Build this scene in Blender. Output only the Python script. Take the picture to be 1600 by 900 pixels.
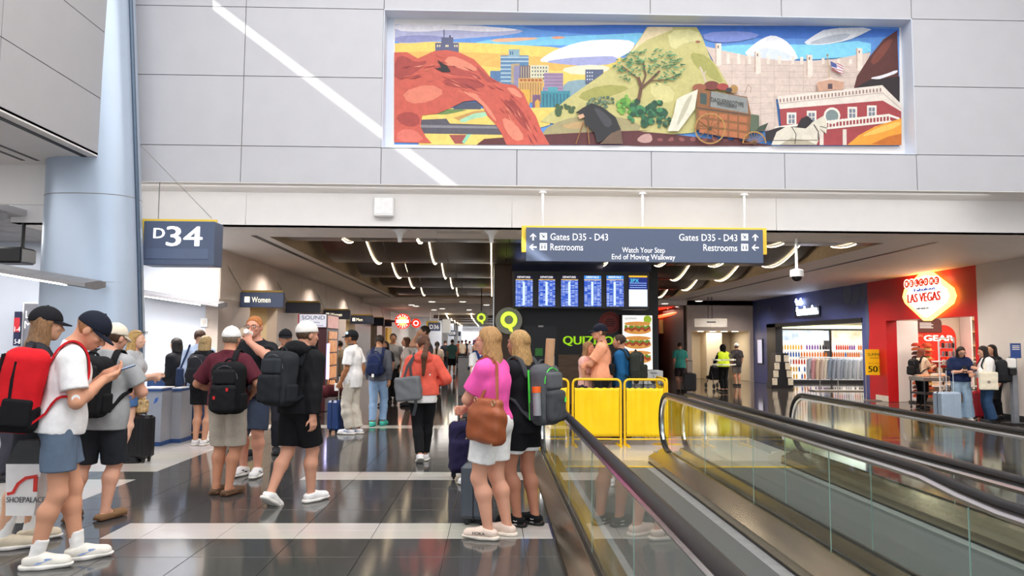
import bpy, math, random
import numpy as np
from mathutils import Vector, Matrix
random.seed(7)
R = math.radians
scene = bpy.context.scene
COL = scene.collection
for o in list(bpy.data.objects):
    bpy.data.objects.remove(o)

# ------------------------------------------------------------------ camera
CAM_H = 1.56
FPX = 1156.0                       # focal length in pixels of a 1600 px wide frame
YAW, PITCH, ROLL = math.atan(30/1156), math.atan(86/1156), 0.0064
cd = bpy.data.cameras.new('camera'); cam = bpy.data.objects.new('camera', cd); COL.objects.link(cam)
cd.sensor_width = 36.0; cd.lens = 36.0*FPX/1600; cd.clip_end = 400
cam.location = (0, 0, CAM_H)
cam.rotation_euler = (Matrix.Rotation(-YAW, 3, 'Z') @ Matrix.Rotation(R(90)+PITCH, 3, 'X') @ Matrix.Rotation(ROLL, 3, 'Z')).to_euler()
scene.camera = cam

# ------------------------------------------------------------------ world, sun, big lights, exposure
scene.view_settings.view_transform = 'Standard'
scene.view_settings.look = 'None'
scene.view_settings.gamma = 1.0
scene.view_settings.use_curve_mapping = False
scene.view_settings.exposure = 0.22
w = bpy.data.worlds.new('daylight'); scene.world = w; w.use_nodes = True
bg = w.node_tree.nodes['Background']; bg.inputs[0].default_value = (0.86, 0.93, 1.0, 1); bg.inputs[1].default_value = 1.6
sd = bpy.data.lights.new('sun', 'SUN'); sun = bpy.data.objects.new('sun', sd); COL.objects.link(sun)
SUN_DIR = Vector((1.0, 0.8, -0.755))
sd.energy = 9.0; sd.angle = R(0.5); sd.color = (1, 0.97, 0.92)
sun.rotation_euler = SUN_DIR.to_track_quat('-Z', 'Y').to_euler()
def area_light(name, loc, sx, sy, watt, color=(1, 1, 1), direction=(0, 0, -1), spread=180):
    l = bpy.data.lights.new(name, 'AREA'); l.shape = 'RECTANGLE'; l.size = sx; l.size_y = sy
    l.energy = watt; l.color = color; l.spread = R(spread)
    o = bpy.data.objects.new(name, l); COL.objects.link(o); o.location = loc
    o.rotation_euler = Vector(direction).to_track_quat('-Z', 'Y').to_euler()
    return o
area_light('hall_fill', (1.5, 3.0, 9.2), 14, 12, 1500, (1, 0.985, 0.97))  # unseen fill panel added under the roof to light the hall evenly
area_light('holdroom_fill', (-10.5, 5.0, 4.0), 6, 8, 420, (1, 0.97, 0.95))
area_light('holdroom_fill', (-9.4, 12.6, 3.44), 3, 2.4, 110, (1, 0.98, 0.97))  # unseen fill added below the low ceiling to brighten the back wall
area_light('soffit_fill', (1.0, 11.2, 3.90), 13.5, 0.12, 26, (1, 0.98, 0.96), (0, 0.75, -0.7))  # no real cove: fill strip added to brighten the fascia under the overhang
area_light('alcove_light', (-5.6, 13.2, 3.3), 1.6, 1.6, 150, (1, 0.96, 0.93))
def spot(name, loc, watt, color, deg=150, r=0.12):
    l = bpy.data.lights.new(name, 'SPOT'); l.energy = watt; l.color = color; l.spot_size = R(deg); l.spot_blend = 0.6; l.shadow_soft_size = r
    o = bpy.data.objects.new(name, l); COL.objects.link(o); o.location = loc; return o
for y in (13.0, 17.5, 22, 27):
    spot('corridor_light', (-4.75, y, 3.36), 150, (1, 0.88, 0.78))
    spot('corridor_light', (8.9, y, 3.36), 300, (1, 0.90, 0.80))
for y in (15.5, 18.2, 20.8, 23.5, 26.2, 29.4): spot('storefront_fill', (9.7, y, 3.37), 105, (1, 0.90, 0.82), 150, 0.08)  # unseen spots added as wall wash to brighten the shop fronts
for x in (-2.2, 1.5, 5.0): spot('corridor_light', (x, 12.5, 3.36), 110, (1, 0.90, 0.80))
for y in (19.9, 23.8, 27.7): spot('corridor_light', (-1.6, y, 3.42), 170, (1, 0.88, 0.76))
for y in (37, 46, 56, 66):
    area_light('far_corridor_light', (0.5, y, 3.05), 8, 3, 300, (1, 0.96, 0.94))

# ------------------------------------------------------------------ picture <-> place helpers
_M = np.array(cam.rotation_euler.to_matrix())
def ray(px, py):
    return _M @ np.array([(px-800)/FPX, (450-py)/FPX, -1.0])
def P(px, py, Y):                   # point seen at a pixel, at depth Y
    d = ray(px, py); t = Y/d[1]; return Vector((d[0]*t, Y, CAM_H+d[2]*t))
def PX(px, py, X):                  # ... on the plane x = X
    d = ray(px, py); t = X/d[0]; return Vector((X, d[1]*t, CAM_H+d[2]*t))
def PZ(px, py, z=0.0):              # ... at height z
    d = ray(px, py); t = (z-CAM_H)/d[2]; return Vector((d[0]*t, d[1]*t, z))
def lin(c):
    return c/12.92 if c <= 0.04045 else ((c+0.055)/1.055)**2.4
def rgb(*c):
    if len(c) == 1:
        c = c[0]
        if isinstance(c, str): c = tuple(int(c[i:i+2], 16) for i in (0, 2, 4))
    return tuple(lin(v/255) for v in c)

# ------------------------------------------------------------------ materials (all procedural)
MATS = {}
def mat(name, col=None, rough=0.5, metal=0.0, var=0.08, scale=12.0, bump=0.0, bscale=None, emit=0.0, ecol=None, spec=0.5, trans=0.0, ior=1.45, coat=0.0, stretch=None, alpha=1.0):
    if name in MATS: return MATS[name]
    if isinstance(col, str): col = rgb(col)
    m = bpy.data.materials.new(name); m.use_nodes = True; nt = m.node_tree; N = nt.nodes; L = nt.links
    b = N['Principled BSDF']
    tc = N.new('ShaderNodeTexCoord'); src = tc.outputs['Object']
    if stretch:
        mp = N.new('ShaderNodeMapping'); mp.inputs['Scale'].default_value = stretch; L.new(src, mp.inputs[0]); src = mp.outputs[0]
    if var > 0:
        nz = N.new('ShaderNodeTexNoise'); nz.inputs['Scale'].default_value = scale; nz.inputs['Detail'].default_value = 4; L.new(src, nz.inputs['Vector'])
        rp = N.new('ShaderNodeValToRGB'); e = rp.color_ramp.elements
        e[0].position = 0.3; e[1].position = 0.7
        e[0].color = tuple(max(0, c*(1-var)) for c in col)+(1,); e[1].color = tuple(min(1, c*(1+var)) for c in col)+(1,)
        L.new(nz.outputs['Fac'], rp.inputs[0]); L.new(rp.outputs[0], b.inputs['Base Color'])
    else:
        b.inputs['Base Color'].default_value = tuple(col)+(1,)
    if bump > 0:
        n2 = N.new('ShaderNodeTexNoise'); n2.inputs['Scale'].default_value = bscale or scale*4; n2.inputs['Detail'].default_value = 3; L.new(src, n2.inputs['Vector'])
        bp = N.new('ShaderNodeBump'); bp.inputs['Strength'].default_value = bump; bp.inputs['Distance'].default_value = 0.01
        L.new(n2.outputs['Fac'], bp.inputs['Height']); L.new(bp.outputs[0], b.inputs['Normal'])
    b.inputs['Roughness'].default_value = rough; b.inputs['Metallic'].default_value = metal
    b.inputs['Specular IOR Level'].default_value = spec
    b.inputs['Transmission Weight'].default_value = trans; b.inputs['IOR'].default_value = ior
    b.inputs['Coat Weight'].default_value = coat
    b.inputs['Alpha'].default_value = alpha
    if emit > 0:
        ec = ecol if ecol is not None else col
        if isinstance(ec, str): ec = rgb(ec)
        b.inputs['Emission Color'].default_value = tuple(ec)+(1,); b.inputs['Emission Strength'].default_value = emit
    MATS[name] = m
    return m
def cloth(c, rough=0.85, var=0.07):
    return mat('cloth_%s' % c, c, rough, var=var, scale=18, bump=0.2, bscale=160, spec=0.25)
def glow(c, e):
    return mat('glow_%s_%g' % (c, e), c, 0.4, var=0.0, emit=e)
def glass_mat(name, tint=(0.93, 0.97, 0.95), refl=0.10):
    m = bpy.data.materials.new(name); m.use_nodes = True; nt = m.node_tree; N = nt.nodes; L = nt.links
    out = N['Material Output']; N.remove(N['Principled BSDF'])
    tr = N.new('ShaderNodeBsdfTransparent'); gl = N.new('ShaderNodeBsdfGlossy'); mx = N.new('ShaderNodeMixShader'); fr = N.new('ShaderNodeFresnel')
    nz = N.new('ShaderNodeTexNoise'); nz.inputs['Scale'].default_value = 1.5; tc = N.new('ShaderNodeTexCoord'); L.new(tc.outputs['Object'], nz.inputs['Vector'])
    rp = N.new('ShaderNodeValToRGB'); rp.color_ramp.elements[0].color = tuple(c*0.98 for c in tint)+(1,); rp.color_ramp.elements[1].color = tuple(tint)+(1,)
    L.new(nz.outputs['Fac'], rp.inputs[0]); L.new(rp.outputs[0], tr.inputs[0])
    fr.inputs['IOR'].default_value = 1.5
    gl.inputs['Roughness'].default_value = 0.02; gl.inputs['Color'].default_value = (1, 1, 1, 1)
    gb = N.new('ShaderNodeNewGeometry'); iv = N.new('ShaderNodeMath'); iv.operation = 'SUBTRACT'; iv.inputs[0].default_value = 1.0; L.new(gb.outputs['Backfacing'], iv.inputs[1])
    ml = N.new('ShaderNodeMath'); ml.operation = 'MULTIPLY'; L.new(fr.outputs[0], ml.inputs[0]); L.new(iv.outputs[0], ml.inputs[1]); L.new(ml.outputs[0], mx.inputs[0]); L.new(tr.outputs[0], mx.inputs[1]); L.new(gl.outputs[0], mx.inputs[2]); L.new(mx.outputs[0], out.inputs[0])
    return m

# ------------------------------------------------------------------ objects
WL = {}                            # world location of every object that can be a parent
def tag(o, label=None, cat=None, group=None, kind=None):
    if label: o['label'] = label
    if cat: o['category'] = cat
    if group: o['group'] = group
    if kind: o['kind'] = kind
    return o
def thing(name, label, cat, loc=(0, 0, 0), group=None, kind=None):
    o = bpy.data.objects.new(name, None); COL.objects.link(o); o.location = loc; o.empty_display_size = 0.1
    WL[o] = Vector(loc)
    return tag(o, label, cat, group, kind)
def link_mesh(name, me, parent=None, origin=None):
    o = bpy.data.objects.new(name, me); COL.objects.link(o)
    if parent is not None:
        o.parent = parent; o.location = Vector(origin)-WL[parent] if origin is not None else (0, 0, 0)
        WL[o] = Vector(origin) if origin is not None else WL[parent]
    else:
        o.location = origin or (0, 0, 0); WL[o] = Vector(o.location)
    return o
class MB:
    """collects world-space faces; build() links them as ONE mesh object"""
    def __init__(s): s.v = []; s.f = []; s.mi = []
    def add(s, vs, fs, mi=0):
        n = len(s.v); s.v += [tuple(v) for v in vs]; s.f += [tuple(i+n for i in f) for f in fs]; s.mi += [mi]*len(fs); return s
    def box(s, lo, hi, mi=0, M=None, bev=0.0):
        (x0, y0, z0), (x1, y1, z1) = lo, hi
        if bev <= 0:
            vs = [(x0, y0, z0), (x1, y0, z0), (x1, y1, z0), (x0, y1, z0), (x0, y0, z1), (x1, y0, z1), (x1, y1, z1), (x0, y1, z1)]
            fs = [(3, 2, 1, 0), (4, 5, 6, 7), (0, 1, 5, 4), (1, 2, 6, 5), (2, 3, 7, 6), (3, 0, 4, 7)]
        else:
            b = bev; vs = []
            for z, i in ((z0, b), (z0+b, 0), (z1-b, 0), (z1, b)):
                xa, xb, ya, yb = x0+i, x1-i, y0+i, y1-i; c = b*0.7 if i == 0 else b*0.4
                vs += [(xa+c, ya, z), (xb-c, ya, z), (xb, ya+c, z), (xb, yb-c, z), (xb-c, yb, z), (xa+c, yb, z), (xa, yb-c, z), (xa, ya+c, z)]
            fs = [tuple(range(7, -1, -1)), tuple(range(24, 32))]
            for r in range(3):
                for k in range(8):
                    fs.append((r*8+k, r*8+(k+1) % 8, (r+1)*8+(k+1) % 8, (r+1)*8+k))
        if M is not None: vs = [M @ Vector(v) for v in vs]
        return s.add(vs, fs, mi)
    def cbox(s, c, size, mi=0, M=None, bev=0.0):
        h = [v/2 for v in size]
        return s.box([c[i]-h[i] for i in range(3)], [c[i]+h[i] for i in range(3)], mi, M, bev)
    def quad(s, a, b, c, d, mi=0): return s.add([a, b, c, d], [(0, 1, 2, 3)], mi)
    def prism(s, poly, ext, mi=0):   # planar polygon of points extruded by vector ext
        n = len(poly); e = Vector(ext); p2 = [Vector(p)+e for p in poly]
        fs = [tuple(range(n)), tuple(range(2*n-1, n-1, -1))]+[(i, n+i, n+(i+1) % n, (i+1) % n) for i in range(n)]
        return s.add(list(poly)+p2, fs, mi)
    def tube(s, pts, r, n=8, mi=0, closed=False, rx=None):
        pts = [Vector(p) for p in pts]; m = len(pts); vs = []; prev = None
        rr = r if isinstance(r, (list, tuple)) else [r]*m
        for i, p in enumerate(pts):
            if closed: t = pts[(i+1) % m]-pts[i-1]
            else: t = pts[min(i+1, m-1)]-pts[max(i-1, 0)]
            t.normalize()
            if prev is None:
                a = Vector((0, 0, 1)) if abs(t.z) < 0.9 else Vector((1, 0, 0)); u = t.cross(a).normalized()
            else:
                u = (prev-t*prev.dot(t)).normalized()
            prev = u; v = t.cross(u); q = rx if rx else 1.0
            for k in range(n):
                an = 2*math.pi*k/n; vs.append(p+u*(math.cos(an)*rr[i])+v*(math.sin(an)*rr[i]*q))
        fs = []
        for i in range(m if closed else m-1):
            j = (i+1) % m
            for k in range(n): fs.append((i*n+k, i*n+(k+1) % n, j*n+(k+1) % n, j*n+k))
        if not closed: fs += [tuple(range(n-1, -1, -1)), tuple(range((m-1)*n, m*n))]
        return s.add(vs, fs, mi)
    def ribbon(s, pts, wdir, w, t=0.004, mi=0):   # flat strap: pts path, wdir per-point width direction
        pts = [Vector(p) for p in pts]; m = len(pts); vs = []
        for i, p in enumerate(pts):
            tg = (pts[min(i+1, m-1)]-pts[max(i-1, 0)]).normalized(); wd = Vector(wdir[i] if isinstance(wdir, list) else wdir)
            wd = (wd-tg*wd.dot(tg)).normalized(); nn = tg.cross(wd)
            for a, b in ((-1, -1), (1, -1), (1, 1), (-1, 1)): vs.append(p+wd*(a*w/2)+nn*(b*t/2))
        fs = []
        for i in range(m-1):
            for k in range(4): fs.append((i*4+k, i*4+(k+1) % 4, (i+1)*4+(k+1) % 4, (i+1)*4+k))
        fs += [(3, 2, 1, 0), tuple(range((m-1)*4, m*4))]
        return s.add(vs, fs, mi)
    def lathe(s, prof, c, n=16, mi=0, axis='z'):
        vs = []; c = Vector(c)
        for (r, h) in prof:
            for k in range(n):
                a = 2*math.pi*k/n; x, y = r*math.cos(a), r*math.sin(a)
                vs.append(c+(Vector((x, y, h)) if axis == 'z' else Vector((x, h, y)) if axis == 'y' else Vector((h, x, y))))
        fs = []
        for i in range(len(prof)-1):
            for k in range(n): fs.append((i*n+k, i*n+(k+1) % n, (i+1)*n+(k+1) % n, (i+1)*n+k))
        fs += [tuple(range(n-1, -1, -1)), tuple(range((len(prof)-1)*n, len(prof)*n))]
        return s.add(vs, fs, mi)
    def bbox(s):
        a = np.array(s.v); return a.min(0), a.max(0)
    def build(s, name, m, parent=None, smooth=False, origin=None):
        if parent is None and origin is None:
            lo, hi = s.bbox(); origin = ((lo[0]+hi[0])/2, (lo[1]+hi[1])/2, lo[2])
        off = Vector(origin) if origin is not None else WL[parent]
        me = bpy.data.meshes.new(name)
        me.from_pydata([(v[0]-off.x, v[1]-off.y, v[2]-off.z) for v in s.v], [], s.f)
        ms = m if isinstance(m, (list, tuple)) else [m]
        for q in ms: me.materials.append(q)
        if len(ms) > 1: me.polygons.foreach_set('material_index', s.mi)
        fix_normals(me)
        if smooth:
            me.polygons.foreach_set('use_smooth', [True]*len(me.polygons))
            try: me.set_sharp_from_angle(angle=R(smooth if smooth > 1 else 45))
            except Exception: pass
        me.update()
        return link_mesh(name, me, parent, origin)
import bmesh
def fix_normals(me):
    bm = bmesh.new(); bm.from_mesh(me); bmesh.ops.recalc_face_normals(bm, faces=bm.faces); bm.to_mesh(me); bm.free()
def struct(name, mb, m, parent=None, **k):
    o = mb.build(name, m, parent, **k)
    if parent is None: o['kind'] = 'structure'
    return o
def copy_part(src, parent, loc, name=None):     # a part that shares its mesh; loc is the world place of its origin
    o = bpy.data.objects.new(name or src.name.split('.')[0], src.data if hasattr(src, 'data') else src); COL.objects.link(o)
    o.parent = parent; o.location = Vector(loc)-WL[parent]; WL[o] = Vector(loc); return o
_tcache = {}
def text_mesh(body, extrude, spacing=1.0):
    key = (body, extrude, spacing)
    if key in _tcache: return _tcache[key]
    cu = bpy.data.curves.new('t', 'FONT'); cu.body = body; cu.size = 1.0; cu.extrude = extrude; cu.resolution_u = 3; cu.space_character = spacing
    cu.space_line = 1.0
    ob = bpy.data.objects.new('t', cu); COL.objects.link(ob)
    dg = bpy.context.evaluated_depsgraph_get(); me = bpy.data.meshes.new_from_object(ob.evaluated_get(dg))
    n = len(me.vertices); a = np.empty(n*3); me.vertices.foreach_get('co', a); a = a.reshape(-1, 3)
    fs = [tuple(p.vertices) for p in me.polygons]
    bpy.data.objects.remove(ob); bpy.data.curves.remove(cu); bpy.data.meshes.remove(me)
    _tcache[key] = (a, fs); return _tcache[key]
def text_into(mb, body, org, right, up, height, width=None, align='l', depth=0.004, mi=0, spacing=1.0, bold=0.0):
    a, fs = text_mesh(body, 0.02, spacing)
    x0, x1 = a[:, 0].min(), a[:, 0].max(); y0 = 0.0; y1 = 0.72
    sy = height/(y1-y0); sx = sy if width is None else width/(x1-x0)
    right = Vector(right).normalized(); up = Vector(up).normalized(); n = right.cross(up)
    ox = {'l': x0, 'c': (x0+x1)/2, 'r': x1}[align]
    vs = [Vector(org)+right*((v[0]-ox)*sx)+up*((v[1]-y0)*sy)+n*(v[2]/0.02*depth*0.5+depth*0.5) for v in a]
    mb.add(vs, fs, mi)
    if bold > 0:
        for q in (-bold, bold): mb.add([v+right*q*height for v in vs], fs, mi)
    return mb
def text(name, body, org, right, up, height, m, parent, **k):
    mb = MB(); text_into(mb, body, org, right, up, height, **k); return mb.build(name, m, parent)
X_, Y_, Z_ = Vector((1, 0, 0)), Vector((0, 1, 0)), Vector((0, 0, 1))
def disc_pts(c, r, right=X_, up=Z_, n=28, ry=None):
    return [Vector(c)+right*(r*math.cos(2*math.pi*k/n))+up*((ry or r)*math.sin(2*math.pi*k/n)) for k in range(n)]
# ------------------------------------------------------------------ the setting
YM, YF, ZS, ZC = 11.04, 11.75, 3.94, 3.40
XL, YL, XR = -5.43, 14.8, 11.0
M_wall = mat('painted_panel', 'c8c8cd', 0.55, var=0.02, scale=3, bump=0.02, bscale=90)
M_bulk = mat('grey_panel', 'b3b2b4', 0.6, var=0.02, scale=3)
M_joint = mat('joint_dark', '8f8d8c', 0.8, var=0.05)
M_white = mat('white_paint', 'f1eeec', 0.5, var=0.015, scale=4)
M_ceil = mat('ceiling_paint', 'e8e2dc', 0.6, var=0.02, scale=4)
M_stone = mat('wall_stone', 'c2b5ab', 0.35, var=0.06, scale=2.5)
M_bluewhite = mat('bluish_wall', 'cfd6e2', 0.5, var=0.02, scale=3)
M_column = mat('column_metal', 'b4c3d6', 0.32, metal=0.25, var=0.03, scale=2)
M_black = mat('black_plastic', '15151a', 0.45, var=0.1)
M_darkgrey = mat('dark_grey_metal', '3c3c40', 0.4, metal=0.4, var=0.08)
M_steel = mat('brushed_steel', 'b9b8b4', 0.28, metal=0.95, var=0.08, scale=30, stretch=(1, 0.05, 1))
M_white_plastic = mat('white_plastic', 'f0f0f0', 0.4, var=0.02)

# floor ----------------------------------------------------------
def granite(name, c, rough, sp=0.35):
    m = bpy.data.materials.new(name); m.use_nodes = True; N = m.node_tree.nodes; L = m.node_tree.links; b = N['Principled BSDF']
    tc = N.new('ShaderNodeTexCoord')
    ge = N.new('ShaderNodeNewGeometry')
    n1 = N.new('ShaderNodeTexNoise'); n1.inputs['Scale'].default_value = 140; n1.inputs['Detail'].default_value = 2; L.new(ge.outputs['Position'], n1.inputs['Vector'])
    n2 = N.new('ShaderNodeTexNoise'); n2.inputs['Scale'].default_value = 0.9; n2.inputs['Detail'].default_value = 3; L.new(ge.outputs['Position'], n2.inputs['Vector'])
    rp = N.new('ShaderNodeValToRGB'); e = rp.color_ramp.elements; e[0].position = 0.35; e[1].position = 0.68
    e[0].color = tuple(v*(1-sp) for v in c)+(1,); e[1].color = tuple(min(1, v*(1+sp)) for v in c)+(1,)
    L.new(n1.outputs['Fac'], rp.inputs[0])
    mx = N.new('ShaderNodeMix'); mx.data_type = 'RGBA'; mx.blend_type = 'MULTIPLY'; mx.inputs['Factor'].default_value = 0.25
    L.new(rp.outputs[0], mx.inputs['A']); L.new(n2.outputs['Color'], mx.inputs['B']); L.new(mx.outputs['Result'], b.inputs['Base Color'])
    b.inputs['Roughness'].default_value = rough; b.inputs['Specular IOR Level'].default_value = 0.5; b.inputs['IOR'].default_value = 1.55
    MATS[name] = m; return m, mx
M_tile_dark, _ = granite('dark_granite', rgb('4e4e4d'), 0.11)
M_tile_light, _ = granite('light_granite', rgb('d6d0c8'), 0.13, 0.12)
M_floor, mx = granite('floor_granite', rgb('47413d'), 0.08)
N = M_floor.node_tree.nodes; L = M_floor.node_tree.links         # joints of the tiles that lie further away
br = N.new('ShaderNodeTexBrick'); br.offset = 0.0; br.inputs['Scale'].default_value = 1.0
br.inputs['Brick Width'].default_value = 0.61; br.inputs['Row Height'].default_value = 0.508; br.inputs['Mortar Size'].default_value = 0.006
br.inputs['Color1'].default_value = (1, 1, 1, 1); br.inputs['Color2'].default_value = (0.85, 0.85, 0.85, 1); br.inputs['Mortar'].default_value = (1.9, 1.9, 1.9, 1)
ge = [n for n in N if n.type == 'NEW_GEOMETRY'][0]; L.new(ge.outputs['Position'], br.inputs['Vector'])
m2 = N.new('ShaderNodeMix'); m2.data_type = 'RGBA'; m2.blend_type = 'MULTIPLY'; m2.inputs['Factor'].default_value = 1.0
L.new(mx.outputs['Result'], m2.inputs['A']); L.new(br.outputs['Color'], m2.inputs['B']); L.new(m2.outputs['Result'], N['Principled BSDF'].inputs['Base Color'])
mb = MB().box((-22, -14, -0.12), (24, 95, -0.006))
floor = struct('floor', mb, M_floor, origin=(0, 0, -0.12))
tcache = {}
def tile(x0, x1, y0, y1, light):
    g = 0.0022; key = (round(x1-x0, 3), round(y1-y0, 3), light)
    if key not in tcache:
        a, b = (x1-x0)/2-g, (y1-y0)/2-g
        q = MB().box((-a, -b, 0), (a, b, 0.0058), bev=0.0012)
        me = bpy.data.meshes.new('floor_tile'); me.from_pydata(q.v, [], q.f); fix_normals(me); me.materials.append(M_tile_light if light else M_tile_dark); tcache[key] = me
    copy_part(tcache[key], floor, ((x0+x1)/2, (y0+y1)/2, -0.0058), 'floor_tile')
TX0, TY0, TW, TH = -0.346, 6.05, 0.61, 0.508
for k in range(-5, 16):
    y0 = TY0+k*TH; y1 = y0+TH
    for i in range(-10, 2):
        x0 = TX0+i*TW; x1 = x0+TW
        if y1 < 9.7: x1 = min(x1, 0.50)
        elif i == 1: continue
        if x1-x0 < 0.05: continue
        if (x0+TW)/((y0+y1)/2) < -0.78: continue                # out of frame to the left
        light = (x1 < -3.9 and k >= 1 and k != 5) or (k == 0 and i >= -4) or (k == 5 and i >= -3) or (k == 15)
        if light and k in (0, 5):
            tile(x0, x1, y0, y0+TH/2, True); tile(x0, x1, y0+TH/2, y1, True)
        elif k == 0 and i == -5:
            tile(x0, x0+TW/2, y0, y1, False); tile(x0+TW/2, x1, y0, y0+TH/2, True); tile(x0+TW/2, x1, y0+TH/2, y1, True)
        else: tile(x0, x1, y0, y1, light)
# pale landing between the walkways' ends and the barricade
struct('trim_1', MB().box((0.5, 9.62, -0.004), (4.3, 12.6, 0.002)), M_tile_light)

# mural wall -----------------------------------------------------
MUR = [P(600, 20, YM).x, P(1424, 20, YM).x, P(1000, 236, YM).z, P(1000, 22, YM).z]    # recess: x0 x1 z0 z1
DR = 0.32
wall = MB()
wall.box((-6.6, YM+0.02, ZS+0.001), (MUR[0], YM+0.60, 9.5)); wall.box((MUR[1], YM+0.02, ZS+0.001), (XR+0.3, YM+0.60, 9.5))
wall.box((MUR[0], YM+0.02, ZS+0.001), (MUR[1], YM+0.60, MUR[2])); wall.box((MUR[0], YM+0.02, MUR[3]), (MUR[1], YM+0.60, 9.5))
wall.box((MUR[0], YM+DR, MUR[2]), (MUR[1], YM+0.60, MUR[3]))
wall_back = struct('wall_back', wall, M_joint, origin=(0, YM, ZS))
xs = [-6.6, P(380, 150, YM).x, MUR[0]]+[MUR[0]+(MUR[1]-MUR[0])*k/4 for k in (1, 2, 3)]+[MUR[1], MUR[1]+1.97, XR+0.3]
zs = [ZS, MUR[2], (MUR[2]+MUR[3])/2, MUR[3], MUR[3]+1.05, 9.5]
for a in range(len(xs)-1):
    for b in range(len(zs)-1):
        if 2 <= a <= 5 and b in (1, 2): continue
        g = 0.006
        MB().box((xs[a]+g, YM, zs[b]+(g if b else 0)), (xs[a+1]-g, YM+0.022, zs[b+1]-g)).build('wall_panel', M_wall, wall_back)
fr = MB()                                                        # the lining of the mural's recess
x0, x1, z0, z1 = MUR
e = 0.012
fr.box((x0+e, YM-0.01, z0), (x1-e, YM+DR-0.03, z0+e)); fr.box((x0+e, YM-0.01, z1-e), (x1-e, YM+DR-0.03, z1))
fr.box((x0, YM-0.01, z0), (x0+e, YM+DR-0.03, z1)); fr.box((x1-e, YM-0.01, z0), (x1, YM+DR-0.03, z1))
fr.box((x0, YM+DR-0.03, z0), (x1, YM+DR-0.001, z1))
fr.build('recess_lining', mat('recess_white', 'dfe6f2', 0.5, var=0.01), wall_back)

# soffit, fascia -------------------------------------------------
struct('ceiling', MB().box((-6.6, YM+0.002, ZS-0.014), (XR-0.01, YF-0.013, ZS-0.002)), M_white, origin=(0, YM, ZS))
fas = struct('wall_fascia', MB().box((-7.6, YF, ZC), (XR+0.3, YF+0.2, ZS)), M_white, origin=(0, YF, ZC))
xs = [-7.6, P(385, 320, YF).x, P(800, 320, YF).x, P(1212, 320, YF).x, XR+0.3]
for a in range(4):
    MB().box((xs[a]+0.004, YF-0.012, ZC+0.004), (xs[a+1]-0.004, YF, ZS)).build('fascia_panel', M_white, fas)
# ceiling of the corridor with its recess of wave panels
RX0, RX1, RY0, RY1 = -3.95, 7.05, 13.05, 30.2
c = MB()
c.box((-7.6, YF, ZC), (RX0, 31, ZC+0.1)); c.box((RX1, YF, ZC), (XR+0.3, 31, ZC+0.1)); c.box((RX0, YF, ZC), (RX1, RY0, ZC+0.1)); c.box((RX0, RY1, ZC), (RX1, 31, ZC+0.1))
ceil = struct('ceiling_corridor', c, M_ceil, origin=(0, 20, ZC))
p = MB(); p.box((RX0, RY0, 4.3), (RX1, RY1, 4.4)); p.box((RX0-0.1, RY0, ZC+0.001), (RX0+0.006, RY1, 4.4)); p.box((RX1-0.006, RY0, ZC+0.001), (RX1+0.1, RY1, 4.4)); p.box((RX0, RY0-0.1, ZC+0.001), (RX1, RY0+0.006, 4.4)); p.box((RX0, RY1-0.006, ZC+0.001), (RX1, RY1+0.1, 4.4))
p.build('recess_box', mat('plenum', 'a08e78', 0.7, var=0.1), ceil)
M_wave = mat('bronze_panel', '5e554d', 0.28, metal=0.7, var=0.10, scale=1.5)
M_strip = mat('light_strip', 'ffe2b4', 0.4, var=0, emit=9, ecol=(1, 0.80, 0.52))
rows = [(13.1, 14.15), (14.25, 17.85), (17.95, 21.75), (21.85, 25.65), (25.75, 29.6)]
def wz(u): return 3.41+0.31*(1+math.cos(math.pi*1.25*min(1, u)))
for ri, (ya, yb) in enumerate(rows):
    full = 3.7
    for k in range(8):
        xa = RX0+0.28+k*1.325; xb = xa+1.31
        if 2 < k < 5 and ri > 1: continue                        # behind the flight displays
        v = []; nseg = 14
        for j in range(nseg+1):
            y = ya+(yb-ya)*j/nseg; u = 1-(yb-y)/full
            v.append((y, wz(max(0, u))))
        v2 = v+[(yb+0.05, v[-1][1]+0.05)]
        q = MB(); vs = []; fs = []
        for (y, z) in v2: vs += [(xa, y, z), (xb, y, z), (xb, y, z+0.03), (xa, y, z+0.03)]
        for j in range(len(v2)-1):
            for e in range(4): fs.append((j*4+e, j*4+(e+1) % 4, j*4+4+(e+1) % 4, j*4+4+e))
        fs += [(0, 1, 2, 3), tuple(len(vs)-4+e for e in range(4))]
        q.add(vs, fs); pn = q.build('wave_panel', M_wave, ceil, smooth=40)
        if k in (0, 1, 2, 5, 6, 7, 4):
            sx = xb-0.33
            pts = [(sx, y, z-0.03) for (y, z) in v if y > ya+0.02]
            MB().tube(pts, 0.011, 6).build('light_strip', M_strip, pn, smooth=True)
# ceiling slot, downlights, detectors
for X in (-4.17, 7.9):
    MB().box((X-0.05, 12.9, ZC-0.006), (X+0.05, 30, ZC)).build('slot_diffuser', M_black, ceil)
def downlight(x, y, z=ZC, r=0.10, parent=None):
    d = MB().lathe([(r+0.03, -0.004), (r+0.03, -0.012), (r, -0.014), (r, -0.004)], (x, y, z), 14).build('trim_ring', M_white_plastic, parent or ceil)
    MB().lathe([(r, -0.015), (r*0.5, -0.016)], (x, y, z), 14).build('lamp_lens', glow('fff2dc', 9), d)
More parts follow.
